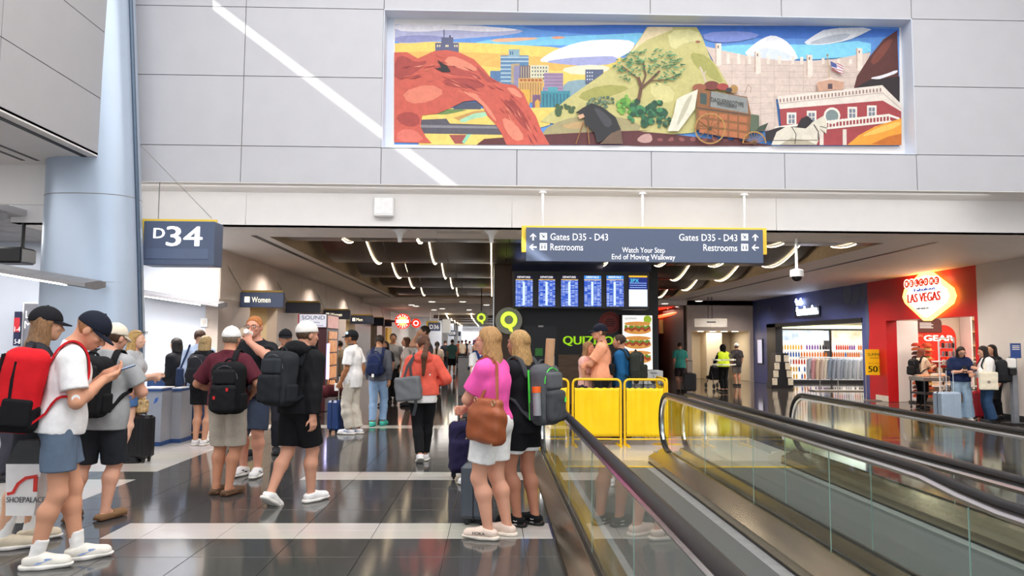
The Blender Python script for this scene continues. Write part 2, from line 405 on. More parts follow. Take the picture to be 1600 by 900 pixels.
# far corridor ---------------------------------------------------
far = struct('ceiling_far', MB().box((-8, 31, 3.2), (12, 95, 3.7)), M_ceil, origin=(0, 31, 3.2))
for (px, py) in ((643, 476), (650, 478), (675, 471), (691, 482), (678, 484), (723, 471), (733, 484), (760, 476)):
    q = PZ(px, py, 3.2); downlight(q.x, q.y, 3.2, 0.13, far)
for (px, py) in ((1039, 474), (1047, 482), (1060, 479), (1092, 470)):
    q = PZ(px, py, 3.2); downlight(q.x, q.y, 3.2, 0.13, far)
for k in range(6):                                               # dark beams with lamps further on
    y = 44+k*4.0
    MB().box((-3.5, y, 3.0), (1.2, y+0.5, 3.19)).build('ceiling_beam', M_wave, far)
    for X in (-2.6, -1.2):
        MB().tube([(X, y-2.6, 3.16), (X, y-1.4, 3.04), (X, y-0.4, 2.98)], 0.03, 6).build('light_strip', M_strip, far)
struct('wall_end', MB().box((-9, 82, 0), (12, 82.4, 3.3)), M_white)
for k in range(5):                                               # daylit windows at the far end of the concourse
    xx = -4.6+k*2.2
    struct('window_%d' % (k+1), MB().box((xx, 81.86, 0.3), (xx+2.05, 81.95, 2.7)), mat('far_daylight', 'eef4ff', 0.4, var=0.03, scale=0.6, emit=2.4))
for k in range(5):
    struct('wall_fin', MB().box((-4.9, 48+k*4.4, 0), (-3.3+0.15*k, 48.6+k*4.4, 3.2), bev=0.05), M_bluewhite)
struct('wall_left_far', MB().box((-5.7, 39.6, 0), (-5.43, 82, 3.3)), M_white)
struct('wall_right_far', MB().box((3.2, 42, 0), (3.5, 82, 3.3)), M_white)

# restroom wall --------------------------------------------------
opens = [(16.7, 18.8), (23.0, 24.6), (27.6, 29.4), (33.2, 35.0), (36.6, 37.6)]
wl = MB(); wl.box((XL-0.25, YL, 2.38), (XL, 39.6, ZC)); y = YL
for a, b in opens:
    wl.box((XL-0.25, y, 0), (XL, a, 2.38)); y = b
wl.box((XL-0.25, y, 0), (XL, 39.6, 2.38))
restw = struct('wall_left', wl, M_stone, origin=(XL, YL, 0))
for k in range(8):                                               # stone cladding joints: proud slabs above the openings
    ya = YL+0.02+k*3.1
    MB().box((XL, ya, 2.40), (XL+0.012, min(39.5, ya+3.085), ZC-0.003)).build('stone_slab', M_stone, restw)
M_beige = mat('restroom_beige', 'd8c6a4', 0.5, var=0.04, scale=3)
for i, (a, b) in enumerate(opens):
    q = MB(); q.box((XL-1.8, a-0.3, 0), (XL-1.7, b+0.3, 2.5)); q.box((XL-1.8, a-0.1, 0), (XL-0.25, a, 2.5)); q.box((XL-1.8, b, 0), (XL-0.25, b+0.1, 2.5)); q.box((XL-1.8, a-0.1, 2.38), (XL-0.25, b+0.1, 2.5))
    q.build('restroom_entry', M_beige, restw)
    if i < 3: area_light('restroom_lamp', (XL-0.9, (a+b)/2, 2.3), 0.8, 0.8, 14, (1, 0.87, 0.66))
# alcove and holdroom walls
alc = struct('wall_alcove', MB().box((-17, YL, 0), (XL-0.25, YL+0.25, ZC+0.1)), M_bluewhite, origin=(XL, YL, 0))
sw = P(319, 504, YL-0.01)
q = MB().box((sw.x-0.07, YL-0.025, sw.z-0.09), (sw.x+0.07, YL, sw.z+0.09), bev=0.006).build('switch_plate', M_white_plastic, alc)
MB().box((sw.x-0.022, YL-0.034, sw.z-0.04), (sw.x+0.022, YL-0.025, sw.z+0.04)).build('rocker', mat('ivory', 'e4ded2', 0.4), q)
# lower holdroom ceiling, its white front and the grey bulkhead over it
hc = struct('ceiling_holdroom', MB().box((-17, 10.62, 3.5), (-7.35, YL, 3.6)), M_bulk, origin=(-9, 12, 3.5))
for k in range(6):
    for j in range(6):
        MB().box((-15.2+k*1.3, 10.7+j*0.68, 3.492), (-15.2+k*1.3+1.27, 10.7+j*0.68+0.655, 3.5)).build('ceiling_tile', mat('ceiling_tile_grey', 'a9a8a8', 0.7, var=0.04), hc)
struct('wall_holdroom_front', MB().box((-17, 10.56, 3.48), (-6.0, 10.64, 4.06)), M_white)
XB, ZB = -5.39, 4.07
bk = struct('wall_bulkhead', MB().box((XB-0.3, -6, ZB+0.03), (XB-0.02, 10.62, 6.9)), M_joint, origin=(XB, 0, ZB))
ys = [-6, -2.4, 1.2, 4.8, 8.0, 10.62]
zz = [ZB, 4.86, 5.8, 6.9]
for a in range(len(ys)-1):
    for b in range(3):
        MB().box((XB-0.022, ys[a]+0.006, zz[b]+(0.006 if b else 0)), (XB, ys[a+1]-0.006, zz[b+1]-0.006)).build('wall_panel', M_bulk, bk)
so = struct('ceiling_soffit', MB().box((-17, -6, ZB-0.02), (XB, 10.6, ZB+0.03)), M_white, origin=(XB, 0, ZB))
MB().box((XB-0.20, -6, ZB-0.028), (XB-0.13, 10.3, ZB-0.02)).build('slot_diffuser', M_black, so)
for X in (XB-0.95, XB-1.15):
    MB().box((X-0.025, -6, ZB-0.026), (X+0.025, 10.3, ZB-0.02)).build('slot_diffuser', M_darkgrey, so)
# outer shell of the hall: roof with a narrow skylight slot, side walls, the left one added to block the sun; open to daylight behind the camera
SX = P(697, 287, YM).x-(9.5-P(697, 287, YM).z)/0.755
rf = MB(); rf.box((-17, -14, 9.5), (SX-0.11, 13, 9.54)); rf.box((SX+0.11, -14, 9.5), (XR+0.5, 13, 9.54))
rf.box((SX-0.11, -14, 9.5), (SX+0.11, 3.55, 9.54)); rf.box((SX-0.11, 9.6, 9.5), (SX+0.11, 13, 9.54))
struct('ceiling_roof', rf, M_white, origin=(0, 0, 9.5))
struct('wall_left_sun_block', MB().box((-17.3, -14, 0), (-17, YL+0.25, 9.5)), M_white)  # out of view, put up to stop sun coming in from the left
struct('wall_right', MB().box((XR, -14, 0), (XR+0.3, 16.5, 9.5)), mat('right_wall', 'd8d2cd', 0.5, var=0.03, scale=2), origin=(XR, 10, 0))
struct('baseboard_right', MB().box((XR-0.03, -14, 0), (XR, 16.5, 0.12)), M_darkgrey)

# column ---------------------------------------------------------
YC = 10.45
q = MB(); prof = []
def ring(pl, pr, py, z=None):
    a = P(pl, py, YC); b = P(pr, py, YC); zz = a.z if z is None else z
    cx, hw = (a.x+b.x)/2, (b.x-a.x)/2; pts = []
    for k in range(28):
        t = 2*math.pi*k/28; cx_, sn = math.cos(t), math.sin(t)
        pts.append((cx+hw*math.copysign(abs(cx_)**0.7, cx_), YC+0.42*math.copysign(abs(sn)**0.9, sn), zz))
    return pts
rings = [ring(62, 224, 600, 0.0), ring(66, 222, 520), ring(72, 219, 400), ring(78, 216, 300), ring(84, 211, 150), ring(90, 206, 0), ring(94, 200, -150)]
vs = [v for r in rings for v in r]; fs = []
for i in range(len(rings)-1):
    for k in range(28): fs.append((i*28+k, i*28+(k+1) % 28, i*28+28+(k+1) % 28, i*28+28+k))
q.add(vs, fs); column = q.build('column', M_column, smooth=60); column['kind'] = 'structure'
edge = [rings[i][0] for i in range(len(rings))]
MB().tube([(e[0]+0.012, e[1]-0.06, e[2]) for e in edge], 0.028, 6).build('edge_trim', mat('column_edge', '4b5a6c', 0.35, metal=0.5), column, smooth=True)
for py in (310, 443):
    r = ring(78-(py-300)*0.055, 216+(py-300)*0.02, py)
    MB().tube([(v[0], v[1], v[2]) for v in r], 0.006, 4, closed=True).build('joint_line', M_joint, column)
# ------------------------------------------------------------------ moving walkways
M_rubber = mat('black_rubber', '101013', 0.33, var=0.15, scale=6, spec=0.35)
M_alu = mat('bright_aluminium', 'd6d8da', 0.22, metal=0.9, var=0.05, scale=20, stretch=(1, 0.05, 1))
M_bronze = mat('brushed_bronze', '9c8f78', 0.20, metal=0.85, var=0.10, scale=14, stretch=(1, 0.08, 1))
M_tread = mat('walkway_tread', '6a6c6c', 0.5, metal=0.3, var=0.2, scale=40, stretch=(40, 1, 1), bump=0.5, bscale=60)
M_glass = glass_mat('balustrade_glass', (0.93, 0.965, 0.95))
M_glass_edge = mat('glass_edge', 'a9c9c2', 0.2, var=0.05, trans=0.2)
M_yellow = mat('safety_yellow', 'f2c400', 0.4, var=0.05)
YE = 9.85                                                          # where the handrails turn down
RZ = 0.92
def balustrade(t, X, side, dip=False, y0=0.6):
    """side: -1 when the belt lies at +x of it, +1 when at -x"""
    # handrail: straight run, then the newel curve down to the floor
    path = []
    ys = [y0+(YE-0.35-y0)*k/30 for k in range(31)]
    for y in ys:
        z = RZ
        if dip and y < 3.9: z -= 0.055*min(1, (3.9-y)/0.5)
        path.append((X, y, z))
    for k in range(1, 13):
        a = math.pi*k/12; path.append((X, YE-0.35+0.36*math.sin(a), RZ-0.36+0.36*math.cos(a)))
    path.append((X, YE-0.45, RZ-0.73))
    MB().tube(path, 0.040, 10, rx=0.55).build('handrail', M_rubber, t, smooth=True)
    inner = [(x, y-(0.035 if y > YE-0.36 else 0), z-0.042) for x, y, z in path if z > 0.3]
    MB().tube(inner, 0.026, 6, rx=0.9).build('rail_track', M_alu, t, smooth=True)
    # glass panels
    n = 6; L0 = y0; step = (YE-0.55-y0)/n
    for k in range(n):
        a, b = y0+k*step, y0+(k+1)*step-0.004
        dz = 0.06 if (dip and b < 3.95) else 0
        g = MB().box((X-0.002, a, 0.19), (X+0.002, b, RZ-0.06-dz)); go = g.build('glass_panel', M_glass, t)
        MB().box((X-0.003, b, 0.19), (X+0.003, b+0.004, RZ-0.06-dz)).build('glass_joint', M_glass_edge, go)
    end = [(X-0.006, YE-0.55, 0.19), (X-0.006, YE-0.55, RZ-0.06)]+[(X-0.006, YE-0.35+0.30*math.sin(math.pi*k/10), RZ-0.36+0.30*math.cos(math.pi*k/10)) for k in range(0, 11)]
    end += [(X-0.006, YE-0.40, 0.19)]
    MB().prism(end, (0.004, 0, 0)).build('glass_panel', M_glass, t)
    # base: inner skirt on the belt side, outer cladding on the other
    s = side
    q = MB(); q.prism([(X-s*0.20, y0, 0.0), (X-s*0.20, y0, 0.10), (X-s*0.02, y0, 0.20), (X+s*0.02, y0, 0.20), (X+s*0.02, y0, 0.0)], (0, YE-0.10-y0, 0))
    q.build('inner_skirt', M_bronze, t)
    MB().box((min(X-s*0.20, X-s*0.206), y0, 0.0), (max(X-s*0.20, X-s*0.206), YE-0.1, 0.03)).build('brush_strip', M_black, t)
    q = MB(); q.prism([(X+s*0.02, y0, 0.0), (X+s*0.02, y0, 0.20), (X+s*0.05, y0, 0.20), (X+s*0.145, y0, 0.0)], (0, YE-0.05-y0, 0))
    q.build('outer_cladding', M_bronze, t)
    MB().box((min(X+s*0.012, X+s*0.03), y0, 0.2), (max(X+s*0.012, X+s*0.03), YE-0.1, 0.212)).build('glass_gasket', M_black, t)
    q = MB().prism([(X-0.11, YE-0.12, 0), (X-0.11, YE-0.12, 0.17), (X-0.11, YE+0.02, 0.15), (X-0.11, YE+0.10, 0.03), (X-0.11, YE+0.10, 0)], (0.22, 0, 0))
    cap = q.build('newel_cap', M_steel, t)
    return cap
def walkway(name, label, Xa, Xb, dip):
    t = thing(name, label, 'moving walkway', ((Xa+Xb)/2, 5, 0))
    xa, xb = Xa+0.206, Xb-0.206
    MB().box((xa, 0.6, 0.001), (xb, 9.40, 0.012)).build('tread', M_tread, t)
    w = (xb-xa)
    for e in ((xa, xa+0.10), (xb-0.10, xb)):
        MB().box((e[0], 0.6, 0.012), (e[1], 9.38, 0.014)).build('tread_border', mat('tread_border', '8c8d8d', 0.5, var=0.1), t)
    MB().box((xa, 9.40, 0.001), (xb, 9.46, 0.016)).build('comb_edge', M_yellow, t)
    MB().box((xa, 9.46, 0.001), (xb, 9.95, 0.012)).build('comb_plate', mat('landing_plate', 'b7b3ac', 0.35, metal=0.5, var=0.06, scale=30), t)
    balustrade(t, Xa, -1); cap = balustrade(t, Xb, 1, dip)
    c0 = Vector((Xb-0.112, YE-0.05, 0.09))
    MB().box((Xb-0.114, YE-0.11, 0.04), (Xb-0.110, YE+0.04, 0.13)).build('warning_sticker', mat('sticker', 'e9e2c0', 0.5, var=0.5, scale=45), cap)
    return t
walkway('moving_walkway', 'nearer moving walkway with glass sides beside the pink-shirted woman, ending at the yellow barricade', 0.665, 2.25, True)
walkway('moving_walkway', 'further moving walkway with glass sides, on the shops side of the first one', 2.53, 4.0, False)

# ------------------------------------------------------------------ yellow barricade
M_vinyl = mat('yellow_vinyl', 'ffd200', 0.42, var=0.05, scale=4, bump=0.25, bscale=7)
M_ytube = mat('yellow_tube', 'f7c815', 0.35, var=0.04)
YB = 11.45
def barrier(label, xa, xb, ya, yb):
    t = thing('barricade_panel', label, 'barricade', ((xa+xb)/2, (ya+yb)/2, 0), 'yellow barricade panels at the walkway end')
    A = Vector((xa, ya, 0)); B = Vector((xb, yb, 0)); d = (B-A); L = d.length; d.normalize(); n = Vector((-d.y, d.x, 0))
    def at(s, z): return A+d*s+Z_*z
    pts = [at(0.02, 0.0), at(0.02, 0.94)]+[at(0.02+0.07*(1-math.cos(math.pi/2*k/4)), 0.94+0.07*math.sin(math.pi/2*k/4)) for k in range(1, 5)]
    pts += [at(L-0.02-0.07*(1-math.cos(math.pi/2*k/4)), 0.94+0.07*math.sin(math.pi/2*k/4)) for k in range(4, 0, -1)]+[at(L-0.02, 0.94), at(L-0.02, 0.0)]
    MB().tube(pts, 0.019, 8).build('tube_frame', M_ytube, t, smooth=True)
    MB().tube([at(0.02, 0.10), at(L-0.02, 0.10)], 0.014, 6).build('lower_rail', M_ytube, t, smooth=True)
    vs = []; fs = []; nu, nv = 26, 14
    for i in range(nu+1):
        for j in range(nv+1):
            u, v = i/nu, j/nv
            off = 0.012*math.sin(u*9+v*3+xa*5)*math.sin(v*math.pi)+0.006*math.sin(u*31+xa)*(0.4+v)
            sag = 0.012*math.sin(math.pi*6*u)**2 if j == nv else 0
            vs.append(at(0.045+u*(L-0.09), 0.14+v*0.745-sag)-n*(0.012+off))
    for i in range(nu):
        for j in range(nv): a = i*(nv+1)+j; fs.append((a, a+nv+1, a+nv+2, a+1))
    o = MB().add(vs, fs).build('vinyl_sheet', M_vinyl, t, smooth=True)
    m = o.modifiers.new('thick', 'SOLIDIFY'); m.thickness = 0.004
    for k in range(6):
        s = 0.07+(L-0.14)*k/5
        MB().tube([at(s, 0.875), at(s, 0.95), at(s, 1.012)], 0.005, 5).build('cable_tie', M_black, t)
        MB().tube([at(s, 0.10), at(s, 0.15)], 0.005, 5).build('cable_tie', M_black, t)
    for s in (0.05, L-0.05):
        q = MB().box((-0.02, -0.22, 0), (0.02, 0.22, 0.02), M=Matrix.Translation(at(s, 0)) @ Matrix.Rotation(math.atan2(d.y, d.x), 4, 'Z'))
        q.build('foot', M_ytube, t)
xb = [P(v, 640, YB).x for v in (820, 892, 973, 1042)]
barrier('leftmost yellow barricade panel, half hidden behind the grey and green backpack', xb[0], xb[1]-0.02, YB+0.05, YB)
barrier('widest yellow barricade panel in the middle, in front of the man in peach', xb[1]+0.01, xb[2]-0.01, YB, YB)
barrier('yellow barricade panel in front of the grey recycling bins', xb[2]+0.01, xb[3]-0.01, YB, YB)
barrier('yellow barricade panel seen edge-on, running back from the corner of the row', xb[3]+0.02, xb[3]+0.09, YB+0.06, YB+1.1)

# ------------------------------------------------------------------ hanging gate sign
M_navy = mat('sign_blue_grey', '5a6680', 0.5, var=0.02)
M_syel = mat('sign_yellow', 'ffd84a', 0.5, var=0.02)
M_stext = mat('sign_white', 'ffffff', 0.5, var=0.0, emit=0.35)
YS = 11.30
a, b = P(822, 408, YS), P(1192, 359, YS)
t = thing('hanging_gate_sign', 'blue-grey hanging sign for gates D35 to D43 and restrooms, with yellow edge', 'sign', ((a.x+b.x)/2, YS, a.z))
MB().box((a.x, YS, a.z), (b.x, YS+0.07, b.z), bev=0.006).build('sign_face', M_navy, t)
MB().box((P(815, 380, YS+0.08).x, YS+0.075, P(1000, 395, YS).z), (P(1198, 380, YS+0.08).x, YS+0.12, P(1000, 353, YS).z), bev=0.006).build('yellow_backing', M_syel, t)
for px in (848, 1004, 1163):
    c = P(px, 330, YS+0.1)
    MB().tube([(c.x, YS+0.10, b.z-0.1), (c.x, YS+0.10, ZS-0.016)], 0.022, 8).build('hanger_rod', M_white_plastic, t, smooth=True)
    MB().lathe([(0.07, -0.03), (0.05, 0)], (c.x, YS+0.10, ZS-0.016), 12).build('ceiling_plate', M_white_plastic, t)
YT = YS-0.001
def sline(body, pl, pr, pb, ph, parent=t, m=M_stext, al='l', Yp=YT):
    o = P(pl, pb, Yp); o2 = P(pr, pb, Yp); h = abs(P(pl, pb-ph, Yp).z-o.z)
    return text('lettering', body, (o.x, Yp, o.z), X_, Z_, h, m, parent, width=o2.x-o.x)
sline('Gates D35 - D43', 860, 950, 375, 11); sline('Restrooms', 860, 911, 391, 11)
sline('Gates D35 - D43', 1061, 1152, 376, 11); sline('Restrooms', 1099, 1152, 392, 11)
sline('Watch Your Step', 972, 1039, 394.5, 8.5); sline('End of Moving Walkway', 956, 1055, 405, 8.5)
def arrow(px, py, dx, dz, s=0.055):
    c = P(px, py, YT); d = Vector((dx, 0, dz)); n = Vector((-dz, 0, dx))
    mb = MB()
    pl = [d*s, n*s*0.85+d*(s*0.15), n*s*0.85-d*(s*0.2), n*s*0.22+d*(s*0.42), n*s*0.22-d*s, -n*s*0.22-d*s, -n*s*0.22+d*(s*0.42), -n*s*0.85-d*(s*0.2), -n*s*0.85+d*(s*0.15)]
    mb.prism([Vector((c.x, YT-0.003, c.z))+v for v in pl], (0, 0.003, 0)); mb.build('arrow', M_stext, t)
def picto(px, py, kind, s=0.055):
    c = P(px, py, YT)
    o = MB().box((c.x-s, YT-0.003, c.z-s), (c.x+s, YT, c.z+s), bev=0.001).build('pictogram', M_stext, t)
    mb = MB()
    if kind == 'plane':
        mb.prism([Vector((c.x+u*s, YT-0.005, c.z+v*s)) for u, v in ((-.7, .7), (-.45, .72), (.0, .2), (.6, .35), (.62, .2), (.2, -.05), (.55, -.45), (.5, -.6), (-.05, -.25), (-.2, -.6), (-.35, -.6), (-.22, .0))], (0, 0.002, 0))
    else:
        for u in (-0.42, 0.42):
            mb.box((c.x+(u-.17)*s, YT-0.005, c.z-0.6*s), (c.x+(u+.17)*s, YT-0.003, c.z+0.3*s)); mb.prism(disc_pts((c.x+u*s, YT-0.005, c.z+0.55*s), 0.17*s, n=8), (0, 0.002, 0))
    mb.build('symbol', M_navy, o)
arrow(833, 370, 0, 1); arrow(833, 386, -1, 0); picto(849, 369.5, 'plane'); picto(849, 385.5, 'rest')
arrow(1180, 371, 0, 1); arrow(1180, 387, -1, 0); picto(1163.5, 370.5, 'plane'); picto(1163.5, 386.5, 'rest')

# ------------------------------------------------------------------ D34 gate sign
YD = 10.85
a, b = P(222, 414, YD), P(336, 346, YD)
t = thing('gate_sign', 'large blue-grey gate sign reading D34 with yellow edge, hung beside the column', 'sign', ((a.x+b.x)/2, YD, a.z))
MB().box((a.x, YD, a.z), (b.x, YD+0.34, b.z), bev=0.01).build('sign_box', M_navy, t)
MB().box((P(215, 380, YD+0.2).x, YD+0.20, P(215, 405, YD+.2).z), (b.x-0.06, YD+0.26, b.z+0.06)).build('yellow_backing', M_syel, t)
MB().box((a.x+0.05, YD-0.006, P(230, 404, YD).z), (b.x-0.08, YD, P(230, 388, YD).z)).build('message_panel', mat('sign_panel', '626f8b', 0.35, var=0.02), t)
mb = MB(); o = P(240, 372, YD); o2 = P(257, 372, YD)
text_into(mb, 'D', (o.x, YD-0.001, o.z), X_, Z_, 0.155, width=o2.x-o.x, bold=0.035); mb.build('lettering', M_stext, t)
mb = MB(); o = P(260, 384, YD); o2 = P(315, 384, YD)
text_into(mb, '34', (o.x, YD-0.001, o.z), X_, Z_, 0.30, width=o2.x-o.x, bold=0.035); mb.build('lettering', M_stext, t)
w0, w1 = P(217, 224, 10.7), P(331, 341, YD+0.1)
MB().tube([w0, w1], 0.006, 5).build('hanging_cable', M_steel, t)
MB().tube([(a.x+0.1, YD+0.23, b.z+0.05), (a.x+0.1, YD+0.23, ZS-0.0)], 0.008, 5).build('hanging_cable', M_steel, t)

# ------------------------------------------------------------------ restroom flag signs
M_sdark = mat('sign_dark', '232a3c', 0.45, var=0.03)
M_stext2 = mat('sign_lit', 'fff4d8', 0.5, var=0.0, emit=0.9)
flags = [(375, 443, 457, 480, 'Women', 'restroom sign reading Women nearest the wall corner, blue with yellow edge'),
         (446, 500, 473, 489, None, 'plain dark blue flag sign with no writing, above the red headphone kiosk'),
         (505, 547, 485, 498.5, 'Women', 'black restroom sign reading Women, the further of the two'),
         (547, 583, 493, 506, 'Men', 'black restroom sign reading Men beyond the kiosk'),
         (582, 600, 497, 509, None, 'small blank dark flag sign just past the Men sign'),
         (599, 612, 500.5, 510, None, 'smallest blank dark flag sign, furthest along the restroom wall')]
for (pl, pr, pt, pb, tx, lab) in flags:
    yv = PX(pl, pb, XL+0.02).y; a = P(pl, pb, yv); b = P(pr, pt, yv)
    t = thing('restroom_sign', lab, 'sign', (a.x, yv, a.z), 'flag signs on the restroom wall')
    MB().box((a.x, yv, a.z), (b.x, yv+0.12, b.z), bev=0.008).build('sign_box', M_sdark if pl > 440 else mat('sign_navy', '3a4868', 0.45, var=0.03), t)
    MB().box((a.x, yv+0.13, a.z+0.05), (b.x-0.05, yv+0.17, b.z+0.05)).build('yellow_backing', mat('sign_gold', 'b08c2a', 0.5), t)
    MB().tube([(a.x+0.05, yv+0.06, b.z-0.03), (XL+0.0, yv-0.9, b.z+0.55)], 0.006, 5).build('stay_cable', M_darkgrey, t)
    if tx:
        h = (b.z-a.z); w = b.x-a.x
        MB().box((a.x+w*0.10, yv-0.006, a.z+h*0.33), (a.x+w*0.22, yv, a.z+h*0.70)).build('pictogram', M_stext2, t)
        text('lettering', tx, (a.x+w*0.27, yv-0.001, a.z+h*0.33), X_, Z_, h*0.38, M_stext2, t, width=w*(0.43 if tx == 'Women' else 0.27))
# ------------------------------------------------------------------ things on the fascia and ceiling
a, b = P(584, 339, YF-0.07), P(616, 308, YF-0.07)
t = thing('wall_speaker', 'square white loudspeaker box on the white fascia', 'speaker', (a.x, YF-0.013, a.z))
MB().box((a.x, YF-0.12, a.z), (b.x, YF-0.013, b.z), bev=0.02).build('housing', M_white_plastic, t)
MB().box((a.x+0.02, YF-0.126, a.z+0.05), (b.x-0.02, YF-0.12, b.z-0.02)).build('grille', mat('grille_white', 'fafafa', 0.5), t)
for i, (px, pt, pb) in enumerate(((625, 354, 389), (768, 358, 374))):
    c = P(px, pt, YF+0.35)
    t = thing('ceiling_antenna', ['white trumpet-shaped ceiling antenna under the fascia, left one', 'white trumpet-shaped ceiling antenna under the fascia, nearer the gate sign'][i], 'antenna', (c.x, YF+0.35, ZC-0.2), 'trumpet ceiling antennas')
    MB().lathe([(0.115, 0.0), (0.11, -0.02), (0.06, -0.06), (0.038, -0.12), (0.033, -0.2), (0.0, -0.2)], (c.x, YF+0.35, ZC), 18).build('horn', M_white_plastic, t, smooth=True)
    MB().lathe([(0.125, 0.0), (0.125, -0.008)], (c.x, YF+0.35, ZC), 18).build('ceiling_plate', M_white_plastic, t)
c = PZ(614, 400, 3.5)
t = thing('smoke_detector', 'round white smoke detector between the dark wave panels', 'smoke detector', (c.x, c.y, 3.45))
MB().lathe([(0.13, 0.10), (0.15, 0.06), (0.14, 0.0), (0.07, -0.03), (0.0, -0.035)], (c.x, c.y, 3.50), 18).build('body', M_white_plastic, t, smooth=True)
MB().tube([(c.x, c.y, 3.58), (c.x, c.y, 3.9)], 0.02, 6).build('stem', M_white_plastic, t)
YCAM = 12.6
c = P(1245, 425, YCAM)
t = thing('dome_camera', 'white dome security camera on a ceiling pole', 'camera', (c.x, YCAM, c.z-0.15))
MB().tube([(c.x, YCAM, c.z), (c.x, YCAM, ZC)], 0.025, 8).build('pole', M_white_plastic, t, smooth=True)
MB().lathe([(0.03, 0.06), (0.11, 0.03), (0.115, -0.08), (0.0, -0.08)], (c.x, YCAM, c.z), 18).build('housing', M_white_plastic, t, smooth=40)
MB().lathe([(0.09, -0.08), (0.08, -0.12), (0.045, -0.155), (0.0, -0.165)], (c.x, YCAM, c.z), 16).build('dome', mat('smoked_dome', '1a1a1e', 0.08), t, smooth=True)
a, b = P(693, 367, 12.3), P(752, 360, 12.3)
MB().box((-0.95, 12.1, ZC-0.008), (-0.2, 12.4, ZC)).build('ceiling_vent', mat('vent_grey', 'c9c4bd', 0.5), ceil)
# left: speaker on a rod, two wing lights, boards
t = thing('hanging_speaker', 'black loudspeaker hung on a rod at the left edge', 'speaker', (-7.9, 11.8, 2.7))
a, b = P(-40, 412, 11.8), P(46, 388, 11.8)
MB().box((a.x, 11.6, a.z), (b.x, 12.0, b.z), bev=0.03).build('cabinet', M_black, t)
c = P(35, 388, 11.8); MB().tube([(c.x, 11.8, b.z-0.02), (c.x, 11.8, 3.5)], 0.03, 8).build('rod', M_black, t)
def winglight(lab, pl, pr, ptl, pbl, Y):
    a = P(pl, ptl, Y); b = P(pr, pbl, Y)
    t = thing('wing_light', lab, 'light fixture', ((a.x+b.x)/2, Y, b.z), 'wing-shaped lights in the waiting area')
    ya, yb = Y, Y+0.0
    prof = [(0.0, 0.0), (0.0, 0.05), (0.35, 0.11), (0.5, 0.10), (0.5, 0.03), (0.25, -0.02)]
    mb = MB(); dz = (b.z-a.z); n = Vector((b.x-a.x, 0, dz))
    mb.prism([Vector((a.x, Y+u, a.z+v-0.09)) for u, v in prof], n); mb.build('wing', mat('wing_grey', '8e8d90', 0.4, metal=0.3), t)
    mb = MB(); mb.prism([Vector((a.x+0.05, Y+0.06, a.z-0.102)), Vector((a.x+0.05, Y+0.2, a.z-0.115)), Vector((a.x+0.05, Y+0.2, a.z-0.125)), Vector((a.x+0.05, Y+0.06, a.z-0.112))], n*0.75); mb.build('tube_lamp', glow('fff6ee', 6), t)
winglight('wing-shaped grey light left of the column', -60, 133, 405, 437, 9.3)
winglight('wing-shaped grey light behind the D34 sign, right of the column', 190, 341, 449, 472, YL-0.52)
YW = YL-0.02
a, b = P(36, 545, YW), P(90, 475, YW)
t = thing('wall_poster', 'grey poster reading LAS M, half hidden by the column', 'sign', (a.x, YW, a.z))
MB().box((a.x-0.03, YW-0.03, a.z-0.03), (b.x+0.03, YW, b.z+0.03)).build('frame', M_white_plastic, t)
MB().box((a.x, YW-0.035, a.z), (b.x, YW-0.03, b.z)).build('poster_sheet', mat('poster_grey', '83838c', 0.5), t)
text('lettering', 'LAS', P(40, 497, YW-0.036), X_, Z_, 0.15, M_stext, t); text('lettering', 'M', P(38, 513, YW-0.036), X_, Z_, 0.15, M_stext, t)
a, b = P(21, 540, YW-0.1), P(33, 487, YW-0.1)
t = thing('gate_directory', 'narrow red and navy board numbered 1-4 and 5-8', 'sign', (a.x, YW-0.1, a.z))
MB().box((a.x, YW-0.12, a.z), (b.x, YW-0.06, b.z)).build('board', mat('board_navy', '2a2f4e', 0.5), t)
MB().box((a.x, YW-0.125, a.z+(b.z-a.z)*0.40), (b.x, YW-0.12, a.z+(b.z-a.z)*0.82)).build('red_panel', mat('board_red', 'd0303c', 0.5), t)
text('lettering', '1-4', P(22.5, 518, YW-0.126), X_, Z_, 0.10, M_stext, t, width=0.11); text('lettering', '5-8', P(22.5, 537, YW-0.121), X_, Z_, 0.09, M_stext, t, width=0.11)
# ------------------------------------------------------------------ sandwich kiosk and flight displays
YQ = 18.5
M_kblack = mat('kiosk_black', '1d1e24', 0.4, var=0.06)
M_wood = mat('kiosk_wood', '7a6350', 0.5, var=0.18, scale=5, stretch=(0.6, 4, 6))
M_lime = mat('lime_paint', 'b6d832', 0.4, var=0.02, emit=0.35)
xq0, xq1 = P(800, 540, YQ).x, P(1029, 540, YQ).x
q = MB().box((xq0, YQ, 0), (xq1, YQ+4, ZC+0.3))
kio = struct('wall_kiosk', q, M_kblack, origin=((xq0+xq1)/2, YQ+2, 0))
xa = P(772, 500, YQ).x
MB().box((xa, YQ+0.02, 0), (xq0, YQ+4, ZC+0.3)).build('side_cladding', mat('kiosk_brown', '5d4b3d', 0.45, var=0.12, scale=3), kio)
MB().box((xa-0.03, YQ-0.01, 0), (xa, YQ+0.05, ZC+0.3)).build('corner_trim', M_steel, kio)
for (pl, pr) in ((872, 906), (907, 941), (942, 972)):
    MB().box((P(pl, 560, YQ).x, YQ-0.02, 0.05), (P(pr, 560, YQ).x-0.01, YQ, P(900, 554, YQ).z)).build('wood_panel', M_wood, kio)
a, b = P(818, 509, YQ), P(870, 509, YQ)
dr = MB().box((a.x, YQ-0.03, 0.01), (b.x, YQ, a.z)).build('door_panel', mat('kiosk_door', '25262d', 0.35, var=0.05), kio)
h = P(865, 564, YQ); MB().box((h.x-0.02, YQ-0.09, h.z-0.12), (h.x+0.02, YQ-0.03, h.z+0.12), bev=0.008).build('handle', M_steel, dr)
